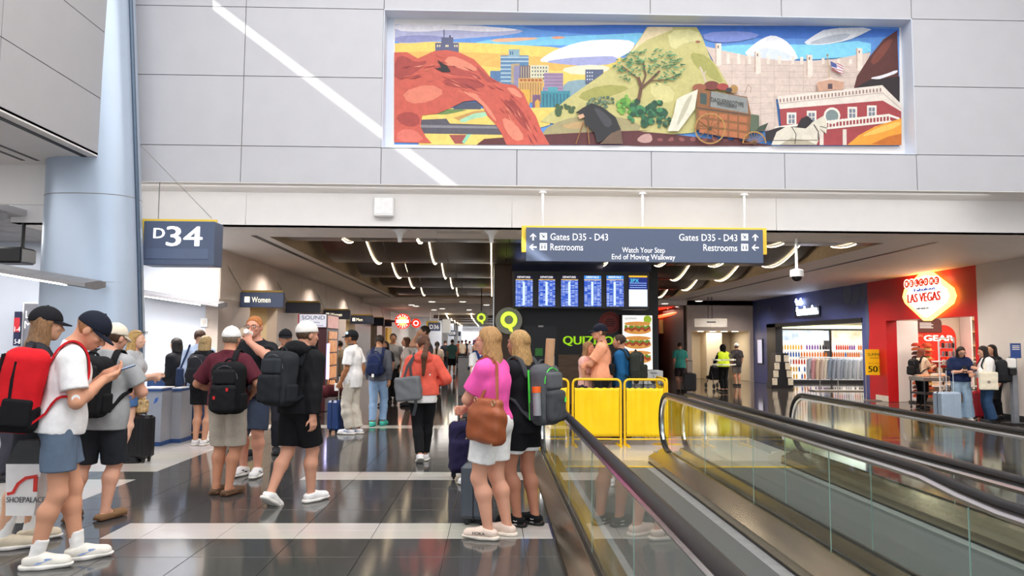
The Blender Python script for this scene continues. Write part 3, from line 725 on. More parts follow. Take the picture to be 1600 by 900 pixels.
MB().box((P(841, 511, YQ).x, YQ-0.036, P(841, 511, YQ).z), (P(849, 511, YQ).x, YQ-0.03, P(841, 508.5, YQ).z)).build('door_plate', M_white_plastic, dr)
MB().box((P(836, 556, YQ).x, YQ-0.036, P(841, 556, YQ).z), (P(848, 556, YQ).x, YQ-0.03, P(841, 544, YQ).z)).build('notice', mat('green_notice', '57b25a', 0.5, var=0.2, scale=30), dr)
def qtext(body, pl, pr, pb, ph, m, Yp, parent, bold=0.0):
    o = P(pl, pb, Yp); mb = MB(); text_into(mb, body, (o.x, Yp, o.z), X_, Z_, P(pl, pb-ph, Yp).z-o.z, width=P(pr, pb, Yp).x-o.x, bold=bold, depth=0.02)
    return mb.build('lettering', m, parent)
qtext('QUIZNOS', 880, 967, 538, 13.5, M_lime, YQ-0.001, kio, 0.05)
c = P(953, 504, YQ); r = P(970, 504, YQ).x-c.x
mb = MB().prism(disc_pts((c.x, YQ-0.015, c.z), r, n=32), (0, 0.015, 0)); bd = mb.build('round_badge', mat('dull_red', '9c3a33', 0.5, var=0.06), kio)
mb = MB()
for k in range(22):
    an = 2*math.pi*k/22; p = Vector((c.x+0.8*r*math.cos(an), YQ-0.018, c.z+0.8*r*math.sin(an))); mb.cbox(p, (0.022, 0.004, 0.045), M=Matrix.Translation(p) @ Matrix.Rotation(-an, 4, 'Y') @ Matrix.Translation(-p))
for k, wv in enumerate((0.5, 0.7, 0.7, 0.5)): mb.cbox((c.x, YQ-0.018, c.z+(0.28-0.19*k)*r), (wv*r*1.3, 0.004, 0.035))
o = mb.build('badge_print', mat('dark_red_print', '5e221f', 0.5), bd); o['kind'] = 'stuff'
# lit menu board with three sandwiches
a, b = P(973, 577, YQ-0.3), P(1019, 493, YQ-0.3); YB2 = YQ-0.3
t = thing('menu_board', 'tall lit menu board picturing three sandwiches on the black kiosk', 'menu board', ((a.x+b.x)/2, YB2, a.z))
MB().box((a.x-0.03, YB2, a.z-0.03), (b.x+0.03, YQ-0.001, b.z+0.03)).build('case', M_black, t)
MB().box((a.x, YB2-0.008, a.z), (b.x, YB2, b.z)).build('lit_face', mat('menu_face', 'f6f4ee', 0.4, var=0.02, emit=0.85), t)
M_bread = mat('print_bread', 'd9964a', 0.5, var=0.25, scale=9, emit=0.6); M_fill = mat('print_filling', 'a84a2e', 0.5, var=0.6, scale=14, emit=0.5); M_leaf = mat('print_lettuce', '6f9a35', 0.5, var=0.5, scale=16, emit=0.5)
w_ = b.x-a.x; h_ = b.z-a.z
for k in range(3):
    cz = a.z+h_*(0.77-0.27*k); cx = (a.x+b.x)/2; y_ = YB2-0.009
    MB().prism(disc_pts((cx, y_-0.001, cz-0.06), w_*0.46, ry=0.10, n=24), (0, 0.001, 0)).build('bread_print', M_bread, t)
    zz = [Vector((cx-w_*0.44+w_*0.88*j/14, y_-0.003, cz+0.02+0.025*math.sin(j*2.1+k))) for j in range(15)]+[Vector((cx+w_*0.44-w_*0.88*j/14, y_-0.003, cz-0.07+0.03*math.sin(j*1.7+k))) for j in range(15)]
    MB().prism(zz, (0, 0.001, 0)).build('filling_print', M_fill, t)
    zz = [v+Vector((0, -0.001, 0.035)) if j < 15 else v+Vector((0, -0.001, 0.07)) for j, v in enumerate(zz)]
    MB().prism(zz, (0, 0.001, 0)).build('lettuce_print', M_leaf, t)
    MB().prism(disc_pts((cx, y_-0.006, cz+0.10), w_*0.45, ry=0.055, n=24), (0, 0.001, 0)).build('bread_print', M_bread, t)
MB().prism(disc_pts((b.x-0.12, YB2-0.012, b.z-0.10), 0.10, n=20), (0, 0.003, 0)).build('green_sticker', M_lime, t)
text('lettering', 'QUIZNOS', (a.x+0.05, YB2-0.009, b.z-0.1), X_, Z_, 0.05, mat('print_navy', '30407a', 0.5), t)
# big lime Q discs
def qdisc(label, px, py, rp, Y):
    c = P(px, py, Y); r = P(px+rp, py, Y).x-c.x
    t = thing('round_shop_sign', label, 'sign', (c.x, Y, c.z-r), 'round letter signs of the sandwich kiosk')
    MB().lathe([(r, 0.0), (r, 0.12), (r*0.97, 0.13)], (c.x, Y, c.z), 40, axis='y').build('disc', mat('disc_grey', '9c9d94', 0.5, var=0.02, emit=0.12), t)
    def ringp(ro, ri, m, yy, nm):
        mb = MB(); o_ = disc_pts((c.x, yy, c.z+0.06*r), ro, n=36, ry=ro); i_ = disc_pts((c.x, yy, c.z+0.06*r), ri, n=36, ry=ri)
        vs = o_+i_+[v+Vector((0, 0.02, 0)) for v in o_+i_]; fs = []
        for k in range(36):
            j = (k+1) % 36; fs += [(k, j, 36+j, 36+k), (72+k, 108+k, 108+j, 72+j), (k, 72+k, 72+j, j), (36+k, 36+j, 108+j, 108+k)]
        mb.add(vs, fs)
        mb.prism([Vector((c.x+u*r, yy, c.z+v*r)) for u, v in ((-.08, -.42), (.18, -.5), (.30, -.62), (.30, -.86), (.10, -.80), (-.02, -.62))], (0, 0.02, 0))
        return mb.build(nm, m, t)
    ringp(0.66*r, 0.30*r, mat('lime_dark', '7d9a2a', 0.5, emit=0.15), Y-0.02, 'letter_outline'); ringp(0.62*r, 0.33*r, mat('lime_lit', 'd6f04a', 0.4, var=0, emit=0.9), Y-0.04, 'letter_q')  # darker lime outline set behind the bright letter
    MB().box((c.x+r*0.5, Y+0.10, c.z-0.04), (c.x+r*0.5+0.08, Y+0.36, c.z+0.04)).build('bracket', M_darkgrey, t)
    if Y > 20: MB().tube([(c.x, Y+0.06, c.z+r-0.02), (c.x, Y+0.06, 4.3)], 0.02, 6).build('rod', M_darkgrey, t)
qdisc('large round grey sign with lime letter Q above the pink-shirted woman', 795, 501, 21, YQ-0.35)
qdisc('smaller round sign with lime letter Q, further down the concourse', 752, 497, 11, 27.0)

# flight displays ------------------------------------------------
YV = 17.4
def screen_mat(name, hdr):
    m = bpy.data.materials.new(name); m.use_nodes = True; N = m.node_tree.nodes; L = m.node_tree.links; b = N['Principled BSDF']
    tc = N.new('ShaderNodeTexCoord'); mp = N.new('ShaderNodeMapping'); mp.inputs['Rotation'].default_value = (R(90), 0, 0); L.new(tc.outputs['Object'], mp.inputs[0])
    br = N.new('ShaderNodeTexBrick'); br.offset = 0.0; br.inputs['Scale'].default_value = 1.0; br.inputs['Brick Width'].default_value = 0.075; br.inputs['Row Height'].default_value = 0.030; br.inputs['Mortar Size'].default_value = 0.007
    br.inputs['Color1'].default_value = rgb('2048b8')+(1,); br.inputs['Color2'].default_value = rgb('d8e8ff')+(1,); br.inputs['Mortar'].default_value = rgb('2c5cd0')+(1,); br.inputs['Bias'].default_value = -0.1
    L.new(mp.outputs[0], br.inputs['Vector']); L.new(br.outputs['Color'], b.inputs['Emission Color']); b.inputs['Emission Strength'].default_value = 0.95
    b.inputs['Base Color'].default_value = (0.01, 0.01, 0.02, 1); b.inputs['Roughness'].default_value = 0.2
    MATS[name] = m; return m
scr = [(805, 833), (841, 868), (876, 904), (912, 940), (947, 975), (982, 1012)]
a, b = P(801, 482, YV), P(1014, 427, YV)
t = thing('flight_display_bank', 'bank of six blue flight information screens above the sandwich kiosk', 'display', ((a.x+b.x)/2, YV, a.z))
MB().box((a.x, YV+0.02, a.z), (b.x, YV+0.35, P(900, 412, YV).z), bev=0.02).build('housing', mat('display_housing', '44454c', 0.35, metal=0.3, var=0.05), t)
MB().box((a.x-0.02, YV-0.12, b.z+0.02), (b.x+0.02, YV+0.4, P(900, 411, YV).z)).build('valance', mat('valance', '2d3350', 0.18, metal=0.4, var=0.05), t)
MB().box((a.x+0.4, YV+0.12, b.z), (b.x-0.4, YV+0.3, 4.25)).build('ceiling_mount', M_kblack, t)
MS = screen_mat('flight_rows', 0)
for k, (pl, pr) in enumerate(scr):
    x0, x1 = P(pl, 450, YV).x, P(pr, 450, YV).x; z0, z1 = P(pl, 479.5, YV).z, P(pl, 430, YV).z
    s = MB().box((x0, YV, z0), (x1, YV+0.04, z1), bev=0.004).build('screen', M_black, t)
    hz = z1-(z1-z0)*0.13
    if k < 5:
        MB().box((x0+0.01, YV-0.005, z0+0.01), (x1-0.01, YV, hz)).build('timetable', MS, s)
        MB().box((x0+0.01, YV-0.005, hz), (x1-0.01, YV, z1-0.01)).build('header', glow('1c1c3c' if k < 3 else '3f86dc', 0.9), s)
        MB().box((x0+0.01, YV-0.006, hz-0.016), (x1-0.01, YV-0.001, hz)).build('yellow_line', glow('e8b830', 0.9), s)
        text('lettering', 'DEPARTURES' if k < 3 else 'ARRIVALS', (x0+0.05, YV-0.006, hz+0.03), X_, Z_, (z1-hz)*0.5, glow('ffffff', 1.0), s, width=(x1-x0)*0.72)
        wv = x0+(x1-x0)*0.42
        MB().box((wv, YV-0.007, z0+0.04), (wv+(x1-x0)*0.12, YV-0.005, hz-0.06)).build('status_column', glow('cfe6ff', 0.9), s)
    else:
        MB().box((x0+0.01, YV-0.005, z0+0.01), (x1-0.01, YV, z0+(z1-z0)*0.55)).build('white_field', glow('dceaf8', 0.95), s)
        MB().box((x0+0.01, YV-0.005, z0+(z1-z0)*0.55), (x1-0.01, YV, z1-0.05)).build('blue_field', glow('1a2a78', 0.9), s)
        MB().box((x0+0.01, YV-0.005, z1-0.05), (x1-0.01, YV, z1-0.01)).build('yellow_line', glow('e8b830', 0.9), s)
        for j in range(3): MB().box((x0+0.03, YV-0.007, z0+(z1-z0)*(0.60+0.07*j)), (x1-0.03, YV-0.005, z0+(z1-z0)*(0.62+0.07*j))).build('text_line', glow('8fb0f0', 0.9), s)
        text('lettering', '3PX', (x0+0.04, YV-0.006, z1-0.17), X_, Z_, 0.09, glow('58d0f0', 0.9), s)
# recycling bins behind the barricade
for k, (pl, pr, tx) in enumerate(((984, 1004, ('MIXED', 'RECYCLING')), (1006, 1036, ('TRASH', '&', 'LANDFILL')))):
    Yb = 13.3; x0, x1 = P(pl, 590, Yb).x, P(pr, 590, Yb).x; zt = P(pl, 579, Yb).z
    t = thing('waste_bin', ['grey recycling bin behind the barricade, left of the pair', 'grey bin lettered TRASH behind the barricade'][k], 'bin', ((x0+x1)/2, Yb+0.2, 0), 'pair of grey waste bins')
    MB().box((x0, Yb, 0), (x1, Yb+0.4, zt-0.25), bev=0.01).build('body', mat('bin_grey', '7d7f84', 0.4, metal=0.3), t)
    MB().box((x0, Yb-0.01, zt-0.25), (x1, Yb+0.4, zt), bev=0.01).build('hood', mat('bin_light', 'b9bcc0', 0.4), t)
    MB().prism(disc_pts(((x0+x1)/2, Yb-0.016, zt-0.19), 0.05, n=14), (0, 0.006, 0)).build('opening', M_black, t)
    for j, l in enumerate(tx): text('lettering', l, ((x0+x1)/2, Yb-0.011, zt-0.06-0.05*j), X_, Z_, 0.03, M_black, t, align='c')

# ------------------------------------------------------------------ right end wall with the restroom passage, restaurant
YE2 = 31.0
xa, xb = P(1074, 540, YE2).x, XR+0.2
o0, o1, oz = P(1081, 540, YE2).x, P(1172, 540, YE2).x, P(1120, 517, YE2).z
q = MB(); q.box((xa, YE2, 0), (o0, YE2+0.2, ZC)); q.box((o1, YE2, 0), (xb, YE2+0.2, ZC)); q.box((o0, YE2, oz), (o1, YE2+0.2, ZC))
we = struct('wall_right_end', q, M_stone, origin=(xa, YE2, 0))
q = MB(); q.box((o0-0.1, YE2+0.2, 0), (o0, YE2+3, oz)); q.box((o0, YE2+3, 0), (P(1140, 540, YE2+3).x, YE2+3.1, oz)); q.box((P(1104, 540, YE2+2).x, YE2+2, 0), (P(1128, 540, YE2+2).x, YE2+3, oz))
q.box((o0-0.1, YE2+0.2, oz), (o1+0.8, YE2+6, oz+0.1)); q.box((P(1140, 540, YE2+3).x, YE2+3, 0), (P(1140, 540, YE2+3).x+0.1, YE2+6, oz)); q.box((P(1140, 540, YE2+3).x, YE2+6, 0), (o1+0.8, YE2+6.1, oz)); q.box((o1+0.1, YE2+0.2, 0), (o1+0.2, YE2+6, oz))
q.build('passage_lining', mat('passage_cream', 'cdbfa8', 0.5, var=0.03), we)
for px in (1102, 1124, 1145, 1165):
    c = PZ(px, 517, oz); MB().lathe([(0.13, 0), (0.13, -0.012)], (c.x, YE2+0.9, oz), 14).build('lamp_lens', glow('fff2dc', 9), we)
area_light('passage_lamp', ((o0+o1)/2, YE2+1.5, oz-0.05), 1.6, 1.0, 40, (1, 0.9, 0.75))
a, b = P(1085, 511, 28.5), P(1136, 498, 28.5)
t = thing('hanging_notice', 'pale hanging sign in front of the restroom passage on the right', 'sign', (a.x, 28.5, a.z))
MB().box((a.x, 28.5, a.z), (b.x, 28.58, b.z), bev=0.01).build('sign_box', mat('pale_sign', 'c9c4bb', 0.5), t)
MB().box(((a.x+b.x)/2-0.15, 28.494, a.z+0.17), ((a.x+b.x)/2+0.2, 28.5, a.z+0.22)).build('text_line', M_darkgrey, t)
for px in (1107, 1113): MB().tube([(P(px, 500, 28.5).x, 28.54, b.z-0.01), (P(px, 500, 28.5).x, 28.54, ZC)], 0.012, 6).build('rod', M_darkgrey, t)
# restaurant
M_red = mat('restaurant_red', '8c1620', 0.4, var=0.06)
rx0, rx1 = P(1028, 540, 38).x-1.2, xa
q = MB(); q.box((rx0, 38, 0), (rx1+3, 38.2, 3.3)); q.box((rx1-0.1, YE2+0.2, 0), (rx1, 38, 3.3)); q.box((rx0, YE2+3, 0), (rx0+0.1, 38, 3.3))
struct('wall_restaurant', q, mat('restaurant_dark', '3a2622', 0.5, var=0.1))
t = thing('restaurant_bulkhead', 'red restaurant bulkhead with glowing orange-red neon edge, at the back right', 'bulkhead', (6.5, 34, 2.2))
MB().box((P(1022, 500, 35).x, 35, P(1040, 522, 35).z), (rx1-0.15, 35.1, P(1040, 500, 35).z)).build('red_panel', M_red, t)
MB().tube([P(1024, 496, 36), P(1068, 486.5, 31.6)], 0.07, 8).build('neon_tube', glow('ff3a1c', 7), t, smooth=True)
for px in (1033, 1045, 1058):
    c = P(px, 510, 34.9); MB().box((c.x-0.09, 34.86, c.z-0.33), (c.x+0.09, 34.98, c.z+0.33)).build('pilaster', mat('olive', '6f7444', 0.5), t)
c = P(1052, 510, 34.9); MB().prism(disc_pts((c.x, 34.93, c.z), 0.1, ry=0.3), (0, 0.05, 0)).build('pink_emblem', mat('emblem_pink', 'd8a0a8', 0.5), t)
for k, px in enumerate((1048, 1055)):
    c = P(px, 528, 34); t = thing('pendant_lamp', 'small warm glowing pendant lamp in the dark restaurant, %s of two' % ('left' if k == 0 else 'right'), 'lamp', (c.x, 34, c.z-0.12), 'restaurant pendant lamps')
    MB().lathe([(0.03, 0.14), (0.08, 0.08), (0.1, 0), (0.07, -0.1), (0.02, -0.14)], (c.x, 34, c.z), 12).build('shade', glow('ffb872', 5), t, smooth=True)
    MB().tube([(c.x, 34, c.z+0.13), (c.x, 34, 3.2)], 0.008, 5).build('cord', M_black, t)
c = P(1062, 525, 37.9); t = thing('restaurant_screen', 'small blue television screen in the restaurant', 'screen', (c.x, 37.9, c.z))
MB().box((c.x-0.28, 37.9, c.z-0.12), (c.x+0.28, 37.99, c.z+0.14), bev=0.01).build('bezel', M_black, t); MB().box((c.x-0.25, 37.89, c.z-0.1), (c.x+0.25, 37.9, c.z+0.12)).build('picture', glow('7c9cd8', 1.2), t)
area_light('restaurant_lamp', ((rx0+rx1)/2, 34.0, 3.1), 2, 2, 70, (1, 0.55, 0.4))

# ------------------------------------------------------------------ shops on the right
XI = 16.4
M_navyw = mat('navy_storefront', '46528c', 0.45, var=0.06, scale=2)
M_redw = mat('red_storefront', 'c4121c', 0.4, var=0.03, scale=2)
yr0, yr1, yn1 = 16.5, PX(1358, 560, XR).y, 31.0
ro0, ro1, rz = 16.62, PX(1386, 560, XR).y, 2.25
no0, no1, nz_ = PX(1348, 560, XR).y, PX(1200, 560, XR).y, 2.38
q = MB(); q.box((XR, yr0, rz), (XR+0.3, yr1, ZC)); q.box((XR, ro1, 0), (XR+0.3, yr1, rz)); q.box((XR, yr0, 0), (XR+0.3, ro0, rz))
rw = struct('wall_red_shop', q, M_redw, origin=(XR, yr0, 0))
MB().box((XR-0.02, ro1-0.02, 0), (XR, yr1-0.35, 0.16)).build('skirting', mat('pale_skirting', 'd8cfc6', 0.5), rw)
MB().box((XR+0.3, ro1, 0.0), (XR+0.9, ro1+0.08, rz)).build('door_jamb', M_white, rw)
q = MB(); q.box((XR, yr1, nz_), (XR+0.3, yn1, ZC)); q.box((XR, yr1, 0), (XR+0.3, no0, nz_)); q.box((XR, no1, 0), (XR+0.3, yn1, nz_))
nw = struct('wall_navy_shop', q, M_navyw, origin=(XR, yr1, 0))
q = MB(); q.box((XR-0.03, no0-0.05, nz_-0.14), (XR+0.32, no1+0.05, nz_)); q.box((XR-0.03, no1-0.9, 0), (XR+0.25, no1, nz_)); q.build('shutter_frame', M_kblack, nw)
M_pale = mat('leaf_print', '56648a', 0.5, var=0.1)
def Wp(px, py, off=0.02): return PX(px, py, XR-off)
def wall_ellipse(pl, pr, pt, pb, tilt, mb):
    c = Wp((pl+pr)/2, (pt+pb)/2, 0.004); a = Wp(pl, (pt+pb)/2, 0.004); hy = abs(a.y-c.y); hz = abs(Wp(pl, pt, 0.004).z-Wp(pl, pb, 0.004).z)/2
    pts = []
    for k in range(16):
        an = 2*math.pi*k/16; u, v = hy*math.cos(an), hz*math.sin(an); pts.append(Vector((XR-0.004, c.y+u+tilt*v, c.z+v)))
    mb.prism(pts, (0.004, 0, 0))
for e in ((1317, 1330, 444, 475, 0), (1331, 1345, 448, 476, -0.7), (1344, 1353, 440, 474, -0.2), (1352, 1358, 465, 540, 0), (1182, 1187, 470, 490, 0), (1190, 1194, 472, 484, 0), (1183, 1189, 500, 520, 0.2), (1200, 1204, 478, 490, 0)):
    mb = MB(); wall_ellipse(*e, mb); mb.build('leaf_print', M_pale, nw)
# shop interiors
q = MB(); q.box((XR+0.3, yr1-0.1, 0), (XI, yr1, 3.0)); q.box((XI, yr0, 0), (XI+0.1, 31.2, 3.0)); q.box((XR+0.3, 31.0, 0), (XI, 31.2, 3.0)); q.box((XR+0.3, 15.4, 0), (XI, 15.5, 3.0)); q.box((XR+0.3, 15.4, 2.9), (XI, 31.2, 3.0))
struct('wall_shop_inner', q, mat('shop_cream', 'd9c7b4', 0.5, var=0.03))
area_light('shop_light', (13.4, 18.7, 2.85), 3.5, 3.5, 150, (1, 0.87, 0.74)); area_light('shop_light', (13.6, 26.5, 2.85), 3.5, 7, 330, (1, 0.96, 0.92))
# lit script sign on the navy front
a, b = Wp(1243, 497), Wp(1281, 478)
t = thing('lit_shop_sign', 'glowing white shop sign on the navy storefront', 'sign', (XR, (a.y+b.y)/2, a.z))
MB().box((XR-0.05, min(a.y, b.y), a.z), (XR, max(a.y, b.y), b.z)).build('back_plate', M_kblack, t)
mb = MB(); o = Wp(1244, 495, 0.051)
W_ = abs(a.y-b.y)*0.92
for ln, (zb_, n_, hh_) in enumerate(((0.42, 5, 0.2), (0.06, 11, 0.26))):          # an unreadable glowing script of two lines
    for k in range(n_):
        y_ = o.y-W_*(0.08+0.84*k/10)*(1 if ln else 0.62); up_ = hh_*(1.0 if k in (0, 4, 8) else 0.62)
        MB().tube([(o.x-0.02, y_+0.05, o.z+zb_+up_*0.5), (o.x-0.02, y_+0.01, o.z+zb_+up_), (o.x-0.02, y_-0.02, o.z+zb_+up_*0.4), (o.x-0.02, y_-0.05, o.z+zb_), (o.x-0.02, y_-0.10, o.z+zb_+up_*0.25)], 0.035, 6).build('script_stroke', glow('d8e4ff', 6), t)
# Vegas diamond sign
XS = XR-0.12
def V(px, py, off=0.0): return PX(px, py, XS-off)
t = thing('diamond_shop_sign', 'glowing white diamond sign reading LAS VEGAS on the red storefront', 'sign', (XS, V(1448, 465).y, V(1448, 502).z))
def vpoly(pts, name, m, off, th=0.02, parent=None):
    return MB().prism([V(x, y, off) for x, y in pts], (th, 0, 0)).build(name, m, parent or t)
dia = [(1443, 424), (1452, 425), (1484, 450), (1488, 462), (1484, 474), (1449, 501), (1443, 501), (1414, 474), (1410, 464), (1413, 452), (1436, 428)]
vpoly(dia, 'yellow_border', glow('ffb84a', 6), 0.0, 0.11)
cx, cy = 1448, 463
face = vpoly([(cx+(x-cx)*0.85, cy+(y-cy)*0.85) for x, y in dia], 'sign_face', glow('fff6e6', 1.5), 0.02)
for k, (l, x) in enumerate(zip('WELCOME', (1416.5, 1424, 1432, 1439, 1446.5, 1455, 1463))):
    y = 444-k*0.95; p = V(x, y, 0.05); ry = 0.155; rz_ = 0.115
    rr = MB().prism([p+Vector((0, 0.135*math.cos(u*math.pi/8), 0.125*math.sin(u*math.pi/8))) for u in range(16)], (0.02, 0, 0)).build('letter_disc', glow('ffe0c0', 2.5), t)
    p = V(x, y, 0.06); MB().prism([p+Vector((0, 0.105*math.cos(u*math.pi/8), 0.10*math.sin(u*math.pi/8))) for u in range(16)], (0.01, 0, 0)).build('red_disc', mat('disc_red', 'e0402c', 0.4, emit=0.5), rr)
    p = V(x, y, 0.061); text('lettering', l, p-Z_*0.055, -Y_, Z_, 0.11, glow('fff0e0', 1.5), rr, align='c', width=0.09)
def vtext(body, pl, pr, pb, h, m):
    o = V(pl, pb, 0.021); o2 = V(pr, pb, 0.021); mb = MB(); text_into(mb, body, o, -Y_, Z_, h, width=abs(o.y-o2.y), depth=0.02, bold=0.02); return mb.build('lettering', m, t)
vtext('LAS VEGAS', 1419, 1470, 473.5, 0.23, mat('letters_red', 'd8331c', 0.4, emit=0.25)); vtext('NEVADA', 1433, 1452, 484, 0.05, mat('letters_grey', '8a8a92', 0.4)); vtext('Fabulous', 1429, 1462, 456, 0.08, mat('letters_blue', '5878c8', 0.4, emit=0.2))
# sale stands
def sale_stand(label, px0, px1, pt, pb, pbase):
    f = PZ((px0+px1)/2, pbase); Y = f.y; a, b = P(px0, pb, Y), P(px1, pt, Y)
    t = thing('sale_sign_stand', label, 'sign stand', (f.x, Y, 0), 'yellow summer sale signs')
    MB().box((a.x, Y, a.z), (b.x, Y+0.02, b.z), bev=0.003).build('sign_board', mat('sale_yellow', 'f8c81c', 0.5, var=0.02, emit=0.12), t)
    for x in (a.x+0.01, b.x-0.01): MB().tube([(x, Y+0.03, 0.02), (x, Y+0.03, b.z)], 0.012, 6).build('post', M_steel, t)
    MB().box((a.x-0.02, Y-0.12, 0), (b.x+0.02, Y+0.15, 0.02)).build('foot_plate', M_steel, t)
    w = b.x-a.x; h = b.z-a.z; mk = mat('sale_print', '40330e', 0.5); mo = mat('sale_orange', 'c88a10', 0.5)
    text('lettering', 'SUMMER', (a.x+w*0.5, Y-0.001, a.z+h*0.74), X_, Z_, h*0.12, mk, t, align='c', width=w*0.75)
    MB().box((a.x+w*0.2, Y-0.004, a.z+h*0.65), (a.x+w*0.8, Y, a.z+h*0.68)).build('text_line', mo, t)
    text('lettering', 'BUY 1 GET 1', (a.x+w*0.5, Y-0.001, a.z+h*0.42), X_, Z_, h*0.07, mo, t, align='c', width=w*0.7)
    text('lettering', '50', (a.x+w*0.13, Y-0.001, a.z+h*0.12), X_, Z_, h*0.24, mk, t, width=w*0.46, bold=0.04)
    text('lettering', '%', (a.x+w*0.63, Y-0.001, a.z+h*0.22), X_, Z_, h*0.14, mk, t, width=w*0.2); text('lettering', 'OFF', (a.x+w*0.64, Y-0.001, a.z+h*0.11), X_, Z_, h*0.07, mk, t, width=w*0.2)
sale_stand('yellow sale sign reading SUMMER 50% OFF on a stand at the red shop corner', 1353, 1383, 546, 586, 626)
# --- navy shop: lit shelf wall with drinks
YSV = 30.6
t = thing('drinks_cooler', 'bright open drinks cooler wall inside the navy shop', 'shelf unit', (13.6, YSV, 0))
x0, x1 = P(1212, 550, YSV).x, P(1362, 550, YSV).x; z0, z1 = 0.08, P(1260, 516, YSV).z; xm = P(1294, 550, YSV).x
MB().box((x0, YSV+0.3, 0), (x1, YSV+0.38, z1+0.1)).build('back_panel', mat('cooler_white', 'fff4ea', 0.5, var=0.02, emit=0.7), t)
MB().box((x0, YSV-0.3, 0), (x1, YSV+0.3, 0.12)).build('base', M_kblack, t)
for xx in (x0, xm, x1): MB().box((xx-0.04, YSV-0.25, 0), (xx+0.04, YSV+0.3, z1)).build('upright', M_kblack, t)
MB().box((x0, YSV-0.30, z1), (x1, YSV+0.3, z1+0.06)).build('cornice', M_kblack, t)
MB().box((x0-0.1, YSV-0.5, z1+0.09), (x1, YSV-0.42, z1+0.2)).build('green_light', glow('cfe88a', 2.5), t)
zb = P(1260, 532, YSV).z
for k, (xa_, xb_) in enumerate(((x0+0.06, xm-0.06), (xm+0.06, x1-0.06))):
    MB().box((xa_, YSV-0.24, zb), (xb_, YSV-0.20, z1-0.02)).build('lit_banner', mat('banner_%d' % k, ('bcd0e4', 'f2d4b0')[k], 0.5, var=0.9, scale=2.2, emit=0.8), t)
bcols = ['c03a2c', 'd8742a', '3a6ab0', '7a4a9a', '2a2a2e', '6aa84a', 'e0b030', 'c8c8d0']
bm_ = {}
def bottle_mesh(c):
    if c not in bm_:
        q = MB().lathe([(0.035, 0), (0.037, 0.02), (0.037, 0.14), (0.030, 0.17), (0.014, 0.20), (0.014, 0.23), (0.0, 0.23)], (0, 0, 0), 8)
        me = bpy.data.meshes.new('drink_bottle'); me.from_pydata(q.v, [], q.f); fix_normals(me); me.polygons.foreach_set('use_smooth', [True]*len(me.polygons)); me.materials.append(mat('drink_'+c, c, 0.2, var=0.3, scale=20)); bm_[c] = me
    return bm_[c]
for s in range(5):
    zs_ = 0.16+s*0.30
    MB().box((x0, YSV-0.22, zs_-0.02), (x1, YSV+0.3, zs_)).build('shelf', M_white_plastic, t)
    MB().box((x0, YSV-0.23, zs_-0.035), (x1, YSV-0.22, zs_+0.01)).build('price_rail', M_white_plastic, t)
    for k, (xa_, xb_) in enumerate(((x0+0.08, xm-0.08), (xm+0.08, x1-0.08))):
        n = 18; ci = random.randrange(8)
        for j in range(n):
            if random.random() < 0.3: ci = random.randrange(8)
            if random.random() < 0.08: continue
            o = bpy.data.objects.new('drink_bottle', bottle_mesh(bcols[ci])); COL.objects.link(o); o.location = (xa_+(xb_-xa_)*(j+0.5)/n, YSV-0.10, zs_)
            tag(o, '%s drink bottle on the %s shelf of the bright cooler' % (('red', 'orange', 'blue', 'purple', 'black', 'green', 'yellow', 'pale grey')[ci], ('lowest', 'second lowest', 'middle', 'second highest', 'highest')[s]), 'bottle', 'drinks in the cooler')
# garment rack
YR_ = 25.2; gx0, gx1 = P(1267, 570, YR_).x, P(1350, 570, YR_).x; gz = P(1300, 559, YR_).z
t = thing('garment_rack', 'metal clothes rail in front of the drinks cooler', 'rack', ((gx0+gx1)/2, YR_, 0))
MB().tube([(gx0-0.4, YR_, gz), (gx1+0.2, YR_, gz)], 0.018, 8).build('rail', M_steel, t)
for x in (gx0+0.3, (gx0+gx1)/2, gx1): MB().tube([(x, YR_, 0), (x, YR_, gz)], 0.016, 6).build('post', M_steel, t)
MB().box((gx0, YR_-0.25, 0), (gx1+0.2, YR_+0.25, 0.03)).build('base', M_steel, t)
gcol = ['a9b0bc', 'c8969c', 'd8c4ae', 'd2c0b4', 'dcd4c6', '8c98aa', '9aa4b4', 'aeb6c4', '98a2b0', 'b8c0ca', 'c6ccd4', 'bcc4cc', 'd4d8dc', 'c0c6cc']
